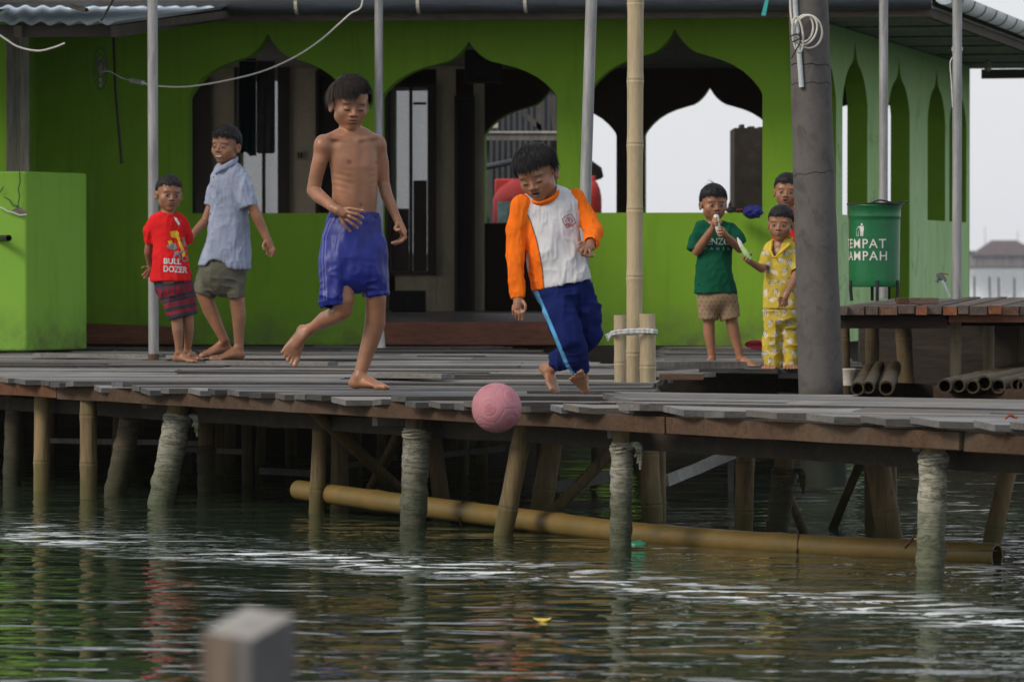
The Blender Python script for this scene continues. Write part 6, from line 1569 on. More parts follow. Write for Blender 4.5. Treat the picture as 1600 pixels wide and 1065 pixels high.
def c_or(V):
    X_, Y_, Z_ = V[:, 0], V[:, 1], V[:, 2]; x, y = xP(V), yP(V); orange = (.82, .165, .012)
    c = np.tile(np.array((.56, .57, .60)), (len(V), 1)); dt = bodyL.ev(X_, Y_, Z_); dA = slA.ev(X_, Y_, Z_); dB = slB.ev(X_, Y_, Z_)
    xb = np.interp(y, [312, 322, 345, 375, 400, 420, 452], [814, 818, 829, 838.5, 844, 847.5, 850])
    c = mixv(c, orange, ((x < xb) | (dA < dt-.004)).astype(float))
    c = mixv(c, (.02, .016, .016), np.clip(1.3-np.abs(x-xb)/1.1, 0, 1)*(dA > dt-.004)*(y > 318))
    xr = np.interp(y, [295, 325, 350, 400], [901, 903, 906, 905]); c = mixv(c, orange, (((x > xr) & (y < 362)) | (dB < dt-.006)).astype(float)*(y < 400))
    xw = 823-.0*y; c = mixv(c, (.56, .57, .60), ((y > 395) & (y < 425) & (x < 826) & (dt < dA) & (x > 815)).astype(float)*.9)
    return c
shirt = g.garment('shirt', sh, m_cloth, c_or, .0045, folds=((.004, (11, 11, 11), 0), (.005, (22, 14, 9), 1, lambda V: .4+.6*sstep(-V[:, 2], -.78, -.6)), (.0028, (60, 40, 22), 1)), seed=14)
col_s = Shape(); col_s.u(Ell(neckc, (g.r(26.5), g.r(27.5), g.r(26.5)), Rn), .01); col_s.sub(Ell(neckc+A3(Rn[:, 2])*g.r(2.5), (g.r(20), g.r(22), g.r(26)), Rn), .004)
# ribbed collar: the band of that bowl that lies on the shoulders
col_s.sub(Half(neckc+A3(Rn[:, 2])*g.r(-3.5), Rn[:, 2], .12), .004); col_s.sub(Half(neckc-A3(Rn[:, 2])*g.r(22), -Rn[:, 2], .12), .004)
lg = []
import itertools
def star(cx, cy, r, n=8, k=.72, ph=0): return [(cx+(r if i % 2 == 0 else r*k)*math.cos(math.pi*i/n+ph), cy+(r if i % 2 == 0 else r*k)*math.sin(math.pi*i/n+ph)) for i in range(2*n)]
def outline(pts, w_):
    vs = []; fs = []; n = len(pts); cx = sum(p[0] for p in pts)/n; cy = sum(p[1] for p in pts)/n
    for x, y in pts: d = math.hypot(x-cx, y-cy) or 1; vs += [(x, y), (x-(x-cx)/d*w_, y-(y-cy)/d*w_)]
    for i in range(n): j = (i+1) % n; fs.append((2*i, 2*j, 2*j+1, 2*i+1))
    return vs, fs
def blob(pts): return [(x, y) for x, y in pts], [tuple(range(len(pts)))]
V_, F_ = g.last
g.decal(shirt, [outline(star(889, 345, 11.5, 4, .80, .3), 1.0)], M('dark_red_ink', (.16, .02, .03), .8, .1, 30), name='emblem_outline')
g.decal(shirt, [outline(star(889, 345, 6.8, 6, .8), 1.5), blob(star(889, 343.5, 3.2, 5, .5)), blob([(882, 350), (896, 351), (896, 353), (882, 352)])], M('faded_red_ink', (.42, .14, .16), .8, .1, 30), name='emblem')
g.decal(shirt, [outline([(x, y) for x, y in [(893, 358), (886, 356), (882, 352)]], .5)], M('faded_red_ink2', (.30, .14, .16), .8, .1, 30), name='emblem_tail')
g.garment('collar', col_s, m_cloth, (.82, .165, .012), .004, folds=(), seed=1, rel=1)
sh = Shape(); frontL = sh.u(Chain([g.P(861, 444, -.01), g.P(873, 486, -.055), g.P(891, 530, -.09), g.P(900, 560, -.05), g.P(908, 583, -.015)], [g.r(17), g.r(24.5), g.r(23), g.r(18.5), g.r(13.5)], flat1=True), .03)
backL = sh.u(Chain([g.P(896, 436, .02), g.P(915, 485, .03), g.P(920, 521, .05), g.P(895, 549, .12), g.P(867, 569, .20)], [g.r(22), g.r(24.5), g.r(22), g.r(18), g.r(14)], flat1=True), .022)
sh.u(Loft([g.sec(875, 420, 0, 38, 23, -8, 9), g.sec(878, 456, 0, 43, 27, -8, 8)], flat0=True), .02)
sh.sub(Chain([g.P(903, 570, -.03), g.P(910, 589, .0)], [g.r(10.5), g.r(10.5)]), .003); sh.sub(Chain([g.P(878, 561, .17), g.P(862, 573, .215)], [g.r(10.5), g.r(11)]), .003)
def c_pt(V):
    c = np.tile(np.array((.008, .016, .095)), (len(V), 1)); x, y = xP(V), yP(V); f = frontL.ev(V[:, 0], V[:, 1], V[:, 2]) < backL.ev(V[:, 0], V[:, 1], V[:, 2])
    xs_ = np.interp(y, [440, 452, 500, 545, 568, 592], [831, 836, 857, 875.5, 885, 900]); m = np.clip((3.6-np.abs(x-xs_))/1.0, 0, 1)*f
    c = mixv(c, (.10, .34, .62), m); c = mixv(c, (.45, .50, .58), np.clip(1.0-np.abs(x-xs_+3.8)/.8, 0, 1)*f*(y < 500)); return c
g.garment('trousers', sh, m_cloth, c_pt, .0045, folds=((.006, (10, 10, 12), 0), (.006, (30, 20, 12), 1), (.006, (13, 10, 30), 1), (.0035, (40, 30, 40), 1, lambda V: sstep(-V[:, 2], -.25, -.12))), seed=17)

# ================================================================== the smiling boy in the pale shirt
g = Fig(352, 560, 264, tone=.95)
tor = [(357, 261, 0, 13, 12, -50), (357, 270, 0, 27, 18, -50), (358, 284, 0, 33, 24, -50), (359, 305, 0, 34, 26, -50), (358, 340, 0, 34, 28, -50), (355, 380, 0, 38, 33, -48), (351.5, 417, 0, 43, 38, -46, -5)]
g.torso(scaled(tor, .80), .02)
g.limb([(374, 275, -.09, 9), (385, 300, -.11, 9), (394, 322, -.11, 8.7), (402, 339, -.11, 8.3), (409.5, 356, -.10, 7.6), (415, 368, -.10, 6)], .015)
g.hand([(415, 368, -.10, 5.6), (419, 377, -.10, 6.5), (422, 384, -.10, 5.8)], [[(425, 384, -.11), (428.5, 390, -.115), (429, 395, -.11), (427, 399, -.105)], [(422.5, 387, -.11), (425.5, 393, -.115), (426, 397, -.115), (424.5, 401, -.11)], [(419.5, 388, -.10), (421.5, 393, -.105), (422, 397, -.105), (421, 400, -.10)], [(417, 386, -.09), (417.5, 391, -.09), (418, 394, -.09), (417.5, 397, -.09)], [(415, 376, -.11), (411.5, 382, -.12), (411, 386, -.125), (413, 389.5, -.125)]], 2.0)
g.limb([(340, 285, .09, 8), (332, 318, .11, 8), (322, 344, .11, 7.4), (308, 359, .06, 6.5), (299, 369, .02, 5.2)], .015)
g.hand([(299, 369, .02, 5), (294, 373, .0, 5.5), (291, 376, -.01, 4.6)], [[(291, 371, -.02), (288, 374, -.03), (287.5, 378, -.03)], [(290, 374, -.02), (287.5, 378, -.03), (288, 382, -.03)], [(291, 377, -.02), (289, 381, -.03), (290, 385, -.03)], [(293, 378, -.01), (292, 382, -.02), (293, 385, -.02)], [(294, 369, -.01), (290, 369, -.03), (288, 371, -.04)]], 1.9)
g.limb([(336, 420, .05, 15), (325, 440, .05, 13), (319, 458, .05, 12.5), (321, 466, .05, 12), (329, 486, .055, 11.5), (341, 512, .06, 8.6), (350, 530, .07, 7)], .02)
g.limb([(366, 420, -.04, 14), (368, 445, -.05, 12), (370, 466, -.05, 11.8), (373, 492, -.045, 11.2), (373, 520, -.045, 8.2), (373, 540, -.045, 7.2)], .02)
g.foot(g.P(351, 532, .08), g.P(362, 551, .13), g.P(308, 559, .02), (0, -.1, 1), (0, -1, 0), wid=.42, ra=g.r(7.0))
g.foot(g.P(373, 542, -.045), g.P(382, 561, -.03), g.P(331, 563.5, -.13), (0, 0, 1), (0, 1, 0), wid=.42, ra=g.r(7.2))
g.head(353, 226.5, .232, yaw=-28, pitch=1, roll=3, d=-.02, mouth='smile', eyes='smile', neck=g.P(357, 266, .0), neckr=.20)
o = g.finish(coarse=.006, fine_=.0026); tag(o, 'smiling boy in a pale blue shirt walking left with his arm stretched back', 'person')
g.hair(col=(.010, .009, .010), front=.20, side=-.02, back=-.22, vol=.03, n=1100, length=.10, droop=.1, seed=21)
sh = Shape(); sh.u(Loft([g.sec(*q) for q in tor], flat1=True), .02)
leg_tube(g, sh, [(370, 273, -.08, 12, 13), (382, 296, -.10, 14.5, 14.5, 0, 10), (388.5, 323.5, -.11, 14, 14, 0, 12)], .02, open_from=.5, wall=2)
leg_tube(g, sh, [(345, 275, .08, 12, 12), (338, 298, .10, 13.5, 13.5, 0, 0), (332, 322, .11, 13, 13, 0, -20)], .02, open_from=.5, wall=2)
sh.later.append(Loft([g.sec(352, 404, 0, 37, 32, -46, -5), g.sec(351, 432, 0, 41, 36, -46, -5)], flat1=True))
cutall(sh); sh.sub(Ell(g.P(340, 426, 0), (g.r(21), .4, g.r(23))), .004); sh.sub(Ell(g.P(355, 250, -.01), (g.r(12), g.r(12), g.r(17))), .004)
def c_cham(V):
    c = np.tile(np.array((.30, .345, .46)), (len(V), 1)); x, y = xP(V), yP(V)
    m = ((y < 300) & (np.mod(y*.9+x*.2, 7) < 2.6)).astype(float)*.20*(x < 385); c = mixv(c, (.24, .23, .27), m)
    m = np.clip(1-np.abs(x-(381+.06*(y-330)))/1.0, 0, 1)*(y > 318)*.35; c = mixv(c, (.12, .14, .22), m)
    m = np.clip(1-np.abs(y-np.interp(x, [311, 325, 341, 361, 391], [407, 403.5, 398, 416.5, 418]))/.8, 0, 1)*.3; c = mixv(c, (.13, .15, .24), m)
    m = np.clip(1-np.abs(x-(333.5-.02*(y-300)))/.7, 0, 1)*.35*(y < 400); return mixv(c, (.14, .16, .25), m)
shirt = g.garment('shirt', sh, m_cloth, c_cham, .0052, folds=((.008, (8, 8, 6), 0), (.008, (20, 20, 7), 1), (.004, (46, 40, 18), 1)), seed=23)
m_btn = M('dark_button', (.03, .03, .04), .4, .1, 9)
for cx, cy in ((330.5, 310), (331, 291), (334, 277), (329, 334), (337.5, 300)):
    g.decal(shirt, [([(x, y) for x, y, _ in disc(cx, cy, 1.1, 8)[0]], disc(0, 0, 1, 8)[1])], m_btn, name='button')
g.decal(shirt, [outline([(333.5, 297), (346, 295), (347, 316), (340.5, 320), (334.5, 317)], .7), blob([(333.5, 297), (346, 295), (346.2, 300), (340, 302.5), (333.8, 301)])], M('pocket_cloth', (.25, .29, .40), .9, .1, 30), name='pocket')
cs_ = Shape()
for dz in (0, 2.0, 4.0, 5.6):
    cs_.u(Chain([g.P(x-dz*.15, y+dz*(1 if 337 < x else .4), d) for x, y, d in ((338, 266, -.05), (344, 261, -.085), (353, 257, -.095), (364, 251, -.08), (371, 247, -.02), (370, 245, .04), (360, 246, .075), (349, 251, .065), (341, 258, .03))], [g.r(1.6)]*9), .006)
g.garment('collar', cs_, m_cloth, (.32, .37, .49), .004, folds=((.002, (30, 30, 30), 0),), seed=2)
sh = Shape(); sh.u(Loft([g.sec(352, 400, 0, 37, 31, -46), g.sec(349, 428, 0, 41, 35, -46)]), .02)
leg_tube(g, sh, [(338, 420, .05, 25, 22), (326, 440, .055, 20.5, 20), (319, 460.5, .055, 18, 18, 0, -12)], .012)
leg_tube(g, sh, [(364, 420, -.05, 19, 20), (368, 440, -.06, 15, 16), (370, 465, -.06, 13, 15, 0, 8)], .012); cutall(sh)
g.garment('shorts', sh, m_cloth, (.115, .115, .088), .005, folds=((.009, (10, 10, 12), 0), (.006, (20, 14, 22), 1)), seed=25)

# ================================================================== the boy in the red bulldozer shirt
g = Fig(282, 564, 273, tone=.92)
tor = [(263, 333, 0, 11, 10, 18), (262, 341, 0, 23, 15, 18), (262, 352, 0, 26, 19, 18), (265, 378, 0, 25, 21, 18), (267, 404, 0, 28, 24, 18), (267.5, 439, 0, 33, 28, 18, -1)]
g.torso(scaled(tor, .80), .018)
g.limb([(243, 347, 0, 7.5), (236, 372, .04, 7.4), (232, 394, .08, 6.8), (235, 413, .14, 5.2)], .012)
g.hand([(235, 413, .14, 4.8), (235, 420, .15, 5.4), (232, 423, .15, 4.6)], [[(231, 419, .14), (226, 417, .13), (222.5, 418, .12)], [(230, 423, .14), (226, 427, .13), (223, 430, .12)], [(232, 426, .14), (228, 431, .13), (225.5, 434, .12)], [(235, 427, .15), (232, 432, .14), (229.5, 435, .13)]], 1.8)
g.limb([(284, 350, .05, 7.5), (289, 376, .11, 7), (284, 398, .18, 6.4), (262, 412, .2, 5), (246, 418, .18, 4.6)], .012)
g.limb([(262, 436, 0, 17), (270, 470, 0, 12.5), (276, 496, 0, 8.8), (277.5, 516, 0, 8.6), (279, 535, 0, 6.3), (279.5, 549, 0, 5.6)], .015)
g.limb([(280, 436, .02, 17), (289, 468, .03, 12), (293, 492, .04, 8.8), (295, 514, .05, 8.2), (294, 534, .07, 6.2), (292.5, 546, .09, 5.6)], .015)
g.foot(g.P(279.5, 550, 0), g.P(270.5, 565, .03), g.P(309, 567, -.06), (0, 0, 1), (0, -1, 0), wid=.46, ra=g.r(5.6))
g.foot(g.P(292.5, 548, .09), g.P(285, 561, .13), g.P(317, 563, .03), (0, 0, 1), (0, -1, 0), wid=.46, ra=g.r(5.6))
g.head(264.5, 302, .210, yaw=18, pitch=3, roll=3, d=-.01, neck=g.P(262, 337, .0), neckr=.18, brow=.06)
o = g.finish(coarse=.006, fine_=.0026); tag(o, 'small boy in a red shirt leaning on the pole with hands behind his back', 'person')
g.hair(col=(.012, .010, .010), front=.21, side=.0, back=-.2, vol=.022, n=700, length=.05, droop=.0, seed=31)
sh = Shape(); sh.u(Loft([g.sec(*q) for q in tor], flat1=True), .018)
leg_tube(g, sh, [(245, 346, 0, 11, 11), (237, 360, .02, 13, 13, 0, -8), (238.5, 378, .04, 13.5, 13.5, 0, -2)], .018, wall=1.8)
leg_tube(g, sh, [(282, 347, .04, 10, 10), (288, 362, .07, 11, 11), (290, 378, .10, 11, 11)], .018, wall=1.8)
sh.later.append(Loft([g.sec(267, 428, 0, 29, 24, 18), g.sec(268, 450, 0, 31, 26, 18)], flat1=True)); cutall(sh)
sh.sub(Ell(g.P(263, 328, -.01), (g.r(12.5), g.r(12), g.r(11.5))), .003)
shirt = g.garment('shirt', sh, m_cloth, (.60, .016, .018), .0048, folds=((.005, (9, 9, 7), 0), (.006, (24, 18, 7), 1), (.003, (50, 40, 20), 1)), seed=33)
def ptxt(s, x0, x1, y0, y1, slope=0.0, bold=.02, spacing=1.0):
    vs, fs = txt(s, 1.0, bold, spacing); xa = min(v[0] for v in vs); xb = max(v[0] for v in vs); ya = min(v[1] for v in vs); yb = max(v[1] for v in vs)
    return [(x0+(x-xa)/(xb-xa)*(x1-x0), y1-(y-ya)/(yb-ya)*(y1-y0)+slope*((x-xa)/(xb-xa))*(x1-x0)) for x, y, _ in vs], fs
g.decal(shirt, [ptxt('BULL', 256, 283.5, 403, 412, .05, .03), ptxt('DOZER', 255.5, 293, 414.5, 424.5, .06, .03)], M('pale_ink', (.55, .52, .55), .8, .1, 30), name='lettering')
g.decal(shirt, [blob([(266, 362), (276, 360), (280, 364), (279, 371), (270, 372), (267, 369)]), blob([(276, 371), (280, 370), (286, 385), (290, 396), (286, 398), (281, 386)]), blob([(262, 377), (268, 375), (271, 380), (265, 383)]), blob([(284, 394), (288, 393), (290, 400), (285, 402)])], M('yellow_ink', (.72, .42, .02), .8, .1, 30), name='print')
g.decal(shirt, [outline([(x, y) for x, y, _ in disc(277, 402, 6, 10)[0]], 2.2), outline([(x, y) for x, y, _ in disc(289, 404, 5.2, 10)[0]], 2), blob([(260, 383), (275, 380), (277, 388), (272, 391), (262, 388)]), blob([(284, 372), (288, 370), (291, 384), (287, 386)]), blob([(272, 393), (290, 391), (291, 395), (273, 397)])], M('grey_ink', (.20, .19, .20), .8, .1, 30), name='print')
g.decal(shirt, [blob([(271.5, 338.5), (276, 340.5), (281.5, 350), (279, 352), (274, 344)])], M('pale_teal_cloth', (.55, .68, .68), .8, .1, 30), name='label')
sh = Shape(); sh.u(Loft([g.sec(267, 420, 0, 26.5, 22, 18), g.sec(271, 448, 0, 29, 23, 18)]), .02)
leg_tube(g, sh, [(262, 440, 0, 19, 19), (269, 468, 0, 17, 17, 0, 5), (277, 496.5, .0, 14, 15, 0, 4)], .02)
leg_tube(g, sh, [(281, 440, .02, 19, 19), (290, 466, .03, 17, 17), (295.5, 492, .04, 13, 14, 0, 6)], .02); cutall(sh)
def c_rs(V):
    c = np.tile(np.array((.040, .045, .060)), (len(V), 1)); x, y = xP(V), yP(V); v = y+.22*(x-280); red = (.28, .02, .035)
    blk = np.sin(x*1.35)+.6*np.sin(x*.7+2); m = ((v > 447) & (v < 459) & (blk > -.35)) | ((v > 470) & (v < 477)) | ((v > 484) & (v < 489)) | ((v > 463) & (v < 465.5) & (np.sin(x*2.6) > .1)) | ((v > 443) & (v < 446) & (np.sin(x*1.8) > .3))
    m = m & ~((v > 471.5) & (v < 475.5) & (np.sin(x*1.6+1) > .1)); return mixv(c, red, m.astype(float))
g.garment('shorts', sh, m_cloth, c_rs, .0042, folds=((.006, (10, 10, 10), 0), (.004, (20, 14, 20), 1)), seed=35)

# ================================================================== the boy in green with an ice pop
g = Fig(1128, 572, 284.5, tone=.98)
tor = [(1115, 350, 0, 12, 10, 10), (1116, 356, 0, 26, 15, 10), (1116.5, 368, 0, 30, 20, 10), (1117.5, 396, 0, 27, 22, 10), (1117, 420, 0, 29, 24, 10), (1117.5, 457.5, 0, 33.5, 28, 10)]
g.torso(scaled(tor, .80), .018)
g.limb([(1095, 359, 0, 7.8), (1090, 378, -.03, 7.6), (1089, 392, -.05, 7.6), (1099, 378, -.10, 7), (1110, 362, -.14, 5.6), (1115, 355, -.15, 5)], .012)
g.limb([(1140, 359, 0, 7.8), (1151, 376, -.03, 7.6), (1156, 388, -.05, 7.4), (1147, 380, -.10, 6.6), (1136, 370, -.14, 5.4), (1132, 366, -.15, 5)], .012)
g.hand([(1115, 355, -.15, 5), (1117, 350, -.16, 5.4), (1119, 346, -.165, 4.6)], [[(1114, 350, -.18), (1119, 351, -.195), (1123.5, 350, -.18)], [(1113.5, 347, -.18), (1119, 347.5, -.195), (1124, 347, -.18)], [(1114, 344, -.175), (1119, 344, -.19), (1123.5, 344, -.175)], [(1115, 341.5, -.17), (1119, 341, -.185), (1122.5, 341.5, -.17)], [(1121, 353, -.165), (1124.5, 349, -.175), (1124, 344, -.18)]], 1.9)
g.hand([(1132, 367, -.15, 5), (1129, 363, -.16, 5.6), (1127, 359, -.165, 4.8)], [[(1131, 358, -.175), (1126, 355, -.19), (1121.5, 356, -.185)], [(1132, 361, -.18), (1126, 359, -.195), (1121, 360, -.185)], [(1132, 364, -.18), (1127, 363.5, -.195), (1122, 364, -.185)], [(1132, 367, -.175), (1128, 367.5, -.185), (1124, 367.5, -.18)], [(1124, 366, -.165), (1120.5, 361, -.175), (1121, 355.5, -.18)]], 1.9)
g.limb([(1107, 462, 0, 15), (1106, 480, 0, 12), (1107.5, 500, 0, 9.3), (1108, 520, .0, 9), (1111, 543, .0, 6.6), (1112.5, 560, .0, 5.9)], .015)
g.limb([(1133, 462, 0, 15), (1139, 480, 0, 12), (1143, 500, 0, 9.6), (1147, 520, .0, 9.2), (1153, 543, .0, 6.8), (1156.5, 558, .0, 6)], .015)
g.foot(g.P(1112.5, 560, 0), g.P(1112, 573, .06), g.P(1106, 576, -.13), (0, 0, 1), (1, 0, 0), wid=.46, ra=g.r(5.9))
g.foot(g.P(1156.5, 560, 0), g.P(1150, 572, .05), g.P(1189, 577, -.10), (0, 0, 1), (0, -1, 0), wid=.46, ra=g.r(6))
g.head(1115, 317, .205, yaw=12, pitch=4, roll=0, d=-.01, neck=g.P(1115, 354, .0), neckr=.18, brow=.04)
o = g.finish(coarse=.006, fine_=.0026); tag(o, 'boy in a dark green t-shirt and beige shorts sucking an ice pop', 'person')
g.hair(col=(.010, .010, .012), front=.20, side=-.03, back=-.2, vol=.030, n=900, length=.10, droop=.15, sweep=.15, seed=41, tips=lambda l: 1.5 if l[1] > .1 and l[0] > 0 else .9)
ow_ = MB(); c = g.P(1119, 289, .0)
for a, b, e in (((1118, 291), (1112, 285), (1105, 281)), ((1117, 291), (1110, 287), (1101, 287)), ((1120, 291), (1115, 286), (1108, 279))):
    ow_.tube(spline([Vector(g.P(*a)), Vector(g.P(*b)), Vector(g.P(*e))], 4), [.004, .0035, .003, .0026, .002, .0015, .001, .0008, .0006], n=5)
hr = [c_ for c_ in g.obj.children if c_.name.startswith('hair')][0]; ow_.build('stray_hair', m_black, hr)
sh = Shape(); sh.u(Loft([g.sec(*q) for q in tor], flat1=True), .018)
leg_tube(g, sh, [(1097, 357, 0, 11, 11), (1088, 374, -.02, 13, 13, 0, 5), (1084.5, 392, -.03, 11.5, 13, 0, -14)], .02, wall=1.8)
leg_tube(g, sh, [(1138, 357, 0, 11, 11), (1150, 371, -.02, 12.5, 12.5, 0, 10), (1157, 383, -.03, 11, 12, 0, 40)], .02, wall=1.8)
sh.later.append(Loft([g.sec(1117, 446, 0, 30, 25, 10), g.sec(1117, 468, 0, 31, 26, 10)], flat1=True)); cutall(sh)
sh.sub(Ell(g.P(1115, 343, -.01), (g.r(14.5), g.r(13), g.r(12.5))), .003)
shirt = g.garment('shirt', sh, m_cloth, (.006, .078, .042), .0048, folds=((.007, (9, 9, 7), 0), (.006, (18, 14, 7), 1), (.0025, (34, 30, 24), 1)), seed=43)
g.decal(shirt, [ptxt('KENZO', 1096, 1141, 372, 382.5, .0, .01), ptxt('PARIS', 1100, 1140, 386.5, 390.5, 0, .0, 2.0)], M('pale_ink', (.40, .46, .44), .8, .15, 30), name='lettering')
sh = Shape(); sh.u(Loft([g.sec(1118, 450, 0, 29, 23, 10), g.sec(1119, 466, 0, 31, 25, 10)]), .02)
leg_tube(g, sh, [(1108, 462, 0, 18, 20), (1106.5, 480, 0, 16.5, 19), (1106, 499, 0, 15, 18, 0, -3)], .015)
leg_tube(g, sh, [(1131, 462, 0, 19, 20), (1138, 480, 0, 17, 19), (1142, 497.5, 0, 15.5, 18, 0, 4)], .015); cutall(sh)
def c_bg(V):
    c = np.tile(np.array((.27, .19, .12)), (len(V), 1)); x, y = xP(V), yP(V); r_ = np.random.RandomState(4)
    gx, gy = np.mod(x+3.2*np.floor(y/6.5), 7.6)-3.8, np.mod(y, 6.5)-3.2; return mixv(c, (.05, .035, .03), np.clip(1.5-np.hypot(gx, gy)/.9, 0, 1))
g.garment('shorts', sh, m_cloth, c_bg, .0038, folds=((.006, (10, 10, 10), 0), (.004, (20, 14, 10), 1)), seed=45)
m_pop = M('milky_ice_pop', (.62, .62, .50), .35, .1, 30)
mb = MB(); mb.tube(spline([Vector(g.P(1118.5, 336, -.165)), Vector(g.P(1120, 346, -.178)), Vector(g.P(1122, 358, -.178)), Vector(g.P(1125, 370, -.17))], 5), [g.r(q) for q in (3.2, 4.2, 4.4, 4.4, 4.4, 4.4, 4.4, 4.3, 4.2, 4.2, 4.2, 4.0, 3.6, 3.0, 2.2, 1.0)], n=12)
o = mb.build('ice_pop', m_pop, origin=g.P(1121, 350, -.17)); tag(o, 'whitish ice pop in a plastic sleeve held at the mouth of the boy in green', 'ice pop')

# ================================================================== the toddler in yellow pyjamas
g = Fig(1220, 574, 289.5, tone=1.0)
tor = [(1219, 378, 0, 9, 9, -14), (1220, 386, 0, 20, 14, -14), (1220.5, 397, 0, 24, 18, -14), (1220.5, 416, 0, 25, 21, -14), (1220, 447, 0, 26.5, 23, -14), (1219.5, 482, 0, 28, 25, -14)]
g.torso(scaled(tor, .80), .018)
g.limb([(1202, 392, 0, 6.5), (1196, 412, -.03, 6.3), (1190, 420, -.06, 6.2), (1178, 413, -.10, 5.2), (1172, 409, -.12, 4.4)], .012)
g.hand([(1172, 409, -.12, 4.4), (1168, 406, -.125, 4.8), (1166, 403, -.125, 4.2)], [[(1164, 405, -.13), (1161, 401, -.14), (1162, 397, -.145)], [(1165, 407, -.14), (1162, 404, -.155), (1163.5, 400, -.16)], [(1167, 409, -.145), (1165, 407, -.165), (1167, 403, -.168)], [(1169, 410, -.14), (1168, 409, -.16), (1171, 406, -.16)], [(1170, 404, -.12), (1173, 399, -.135), (1174, 395, -.145)]], 1.8)
g.limb([(1239, 392, 0, 6.5), (1244, 418, -.02, 6.6), (1240, 438, -.06, 6.4), (1233, 452, -.12, 5.2), (1229, 459, -.14, 4.6)], .012)
g.hand([(1229, 459, -.14, 4.6), (1226, 465, -.145, 5.2), (1225, 469, -.145, 4.4)], [[(1221, 468, -.15), (1218, 472, -.155), (1219, 477, -.15)], [(1224, 471, -.15), (1222, 475, -.155), (1222.5, 479, -.15)], [(1227, 471, -.15), (1226.5, 475, -.15), (1226, 478.5, -.145)], [(1229.5, 469, -.14), (1230, 473, -.145), (1229, 476, -.14)], [(1222, 463, -.15), (1217.5, 465, -.16), (1216, 469, -.16)]], 1.8)
g.limb([(1208, 480, 0, 13), (1207, 530, 0, 9), (1207, 562, 0, 6.5)], .015); g.limb([(1232, 480, 0, 13), (1233, 530, 0, 9), (1234, 562, 0, 6.5)], .015)
g.foot(g.P(1207, 563, 0), g.P(1208, 574, .06), g.P(1200, 578, -.10), (0, 0, 1), (1, 0, 0), wid=.5, ra=g.r(6)); g.foot(g.P(1234, 563, 0), g.P(1235, 574, .06), g.P(1236, 578, -.10), (0, 0, 1), (-1, 0, 0), wid=.5, ra=g.r(6))
g.head(1220, 348.5, .195, yaw=-14, pitch=3, roll=2, d=-.01, neck=g.P(1219, 384, .0), neckr=.17, brow=-.10)
o = g.finish(coarse=.006, fine_=.0026); tag(o, 'toddler in yellow patterned pyjamas holding out a green ice pop', 'person')
g.hair(col=(.010, .010, .012), front=.19, side=-.06, back=-.22, vol=.025, n=700, length=.07, droop=.1, seed=51)
rb_ = np.random.RandomState(12); bees = []
for gx_ in range(4):
    for gy_ in range(12): bees.append((1196+gx_*15.5+(gy_ % 2)*7.7+rb_.uniform(-3, 3), 394+gy_*15.5+rb_.uniform(-3, 3), rb_.uniform(0, 3.1), rb_.rand()))
def c_yl(V):
    c = np.tile(np.array((.52, .39, .06)), (len(V), 1)); x, y = xP(V), yP(V)+(V[:, 1]-g.Y0)*0; fr = V[:, 1] < g.Y0+.02
    c = mixv(c, (.42, .20, .03), np.clip(vnoise(V*70, 6)-.45, 0, 1)*1.2)
    for bx, by, a, q in bees:
        u_ = (x-bx)*math.cos(a)+(y-by)*math.sin(a); v = -(x-bx)*math.sin(a)+(y-by)*math.cos(a); r1 = np.hypot(u_/5.2, v/3.6)+.30*vnoise(V*55, 9); c = mixv(c, (.66, .60, .38), np.clip((1-np.hypot((u_-3)/5.5, (v+4)/2.6))*2.5, 0, 1)*.7)
        c = mixv(c, (.62, .62, .58), np.clip((1-r1)*2.2, 0, 1)); c = mixv(c, (.09, .09, .08), ((r1 < 1) & (np.abs(np.mod(v+10, 3.0)-1.5) < .60) & (q > .25)).astype(float)*.8)
        c = mixv(c, (.10, .10, .10), np.clip(1.3-np.hypot((u_+4.2)/1.5, (v+1.2)/1.3), 0, 1)*.9)
    return c
sh = Shape(); sh.u(Loft([g.sec(*q) for q in tor], flat1=True), .018)
leg_tube(g, sh, [(1204, 389, 0, 9.5, 10), (1199, 402, -.01, 11, 12), (1195, 417, -.03, 9.5, 11, 0, -24)], .018, wall=1.6)
leg_tube(g, sh, [(1237, 389, 0, 9.5, 10), (1242, 404, -.01, 11, 12), (1243.5, 424, -.03, 10.5, 12)], .018, wall=1.6)
sh.later.append(Loft([g.sec(1220, 474, 0, 25, 22, -14), g.sec(1219, 492, 0, 26, 23, -14)], flat1=True)); cutall(sh)
sh.sub(Loft([g.sec(1217, 368, -.04, 10, 30), g.sec(1213, 384, -.06, 7, 22), g.sec(1209.5, 400, -.08, 1.5, 12)]), .003)
g.garment('pyjama_top', sh, m_cloth, c_yl, .0036, folds=((.006, (9, 9, 7), 0), (.005, (16, 14, 8), 1)), seed=53)
cs_ = Shape(); cs_.u(Chain([g.P(1205, 381, -.02), g.P(1203, 392, -.065), g.P(1209, 402, -.088)], [g.r(1.8), g.r(2.6), g.r(1.2)]), .006); cs_.u(Chain([g.P(1237, 372, .02), g.P(1232, 383, -.05), g.P(1221, 393, -.078), g.P(1211, 402, -.088)], [g.r(2.2), g.r(2.8), g.r(2.6), g.r(1.2)]), .006)
cs_.u(Chain([g.P(1205, 381, -.02), g.P(1212, 373, .05), g.P(1228, 370, .06), g.P(1237, 372, .02)], [g.r(2), g.r(2.3), g.r(2.3), g.r(2.3)]), .006)
g.garment('collar', cs_, m_cloth, (.62, .48, .06), .0038, seed=54)
sh = Shape(); sh.u(Loft([g.sec(1220, 474, 0, 25, 21, -14), g.sec(1220, 496, 0, 27, 23, -14)]), .015)
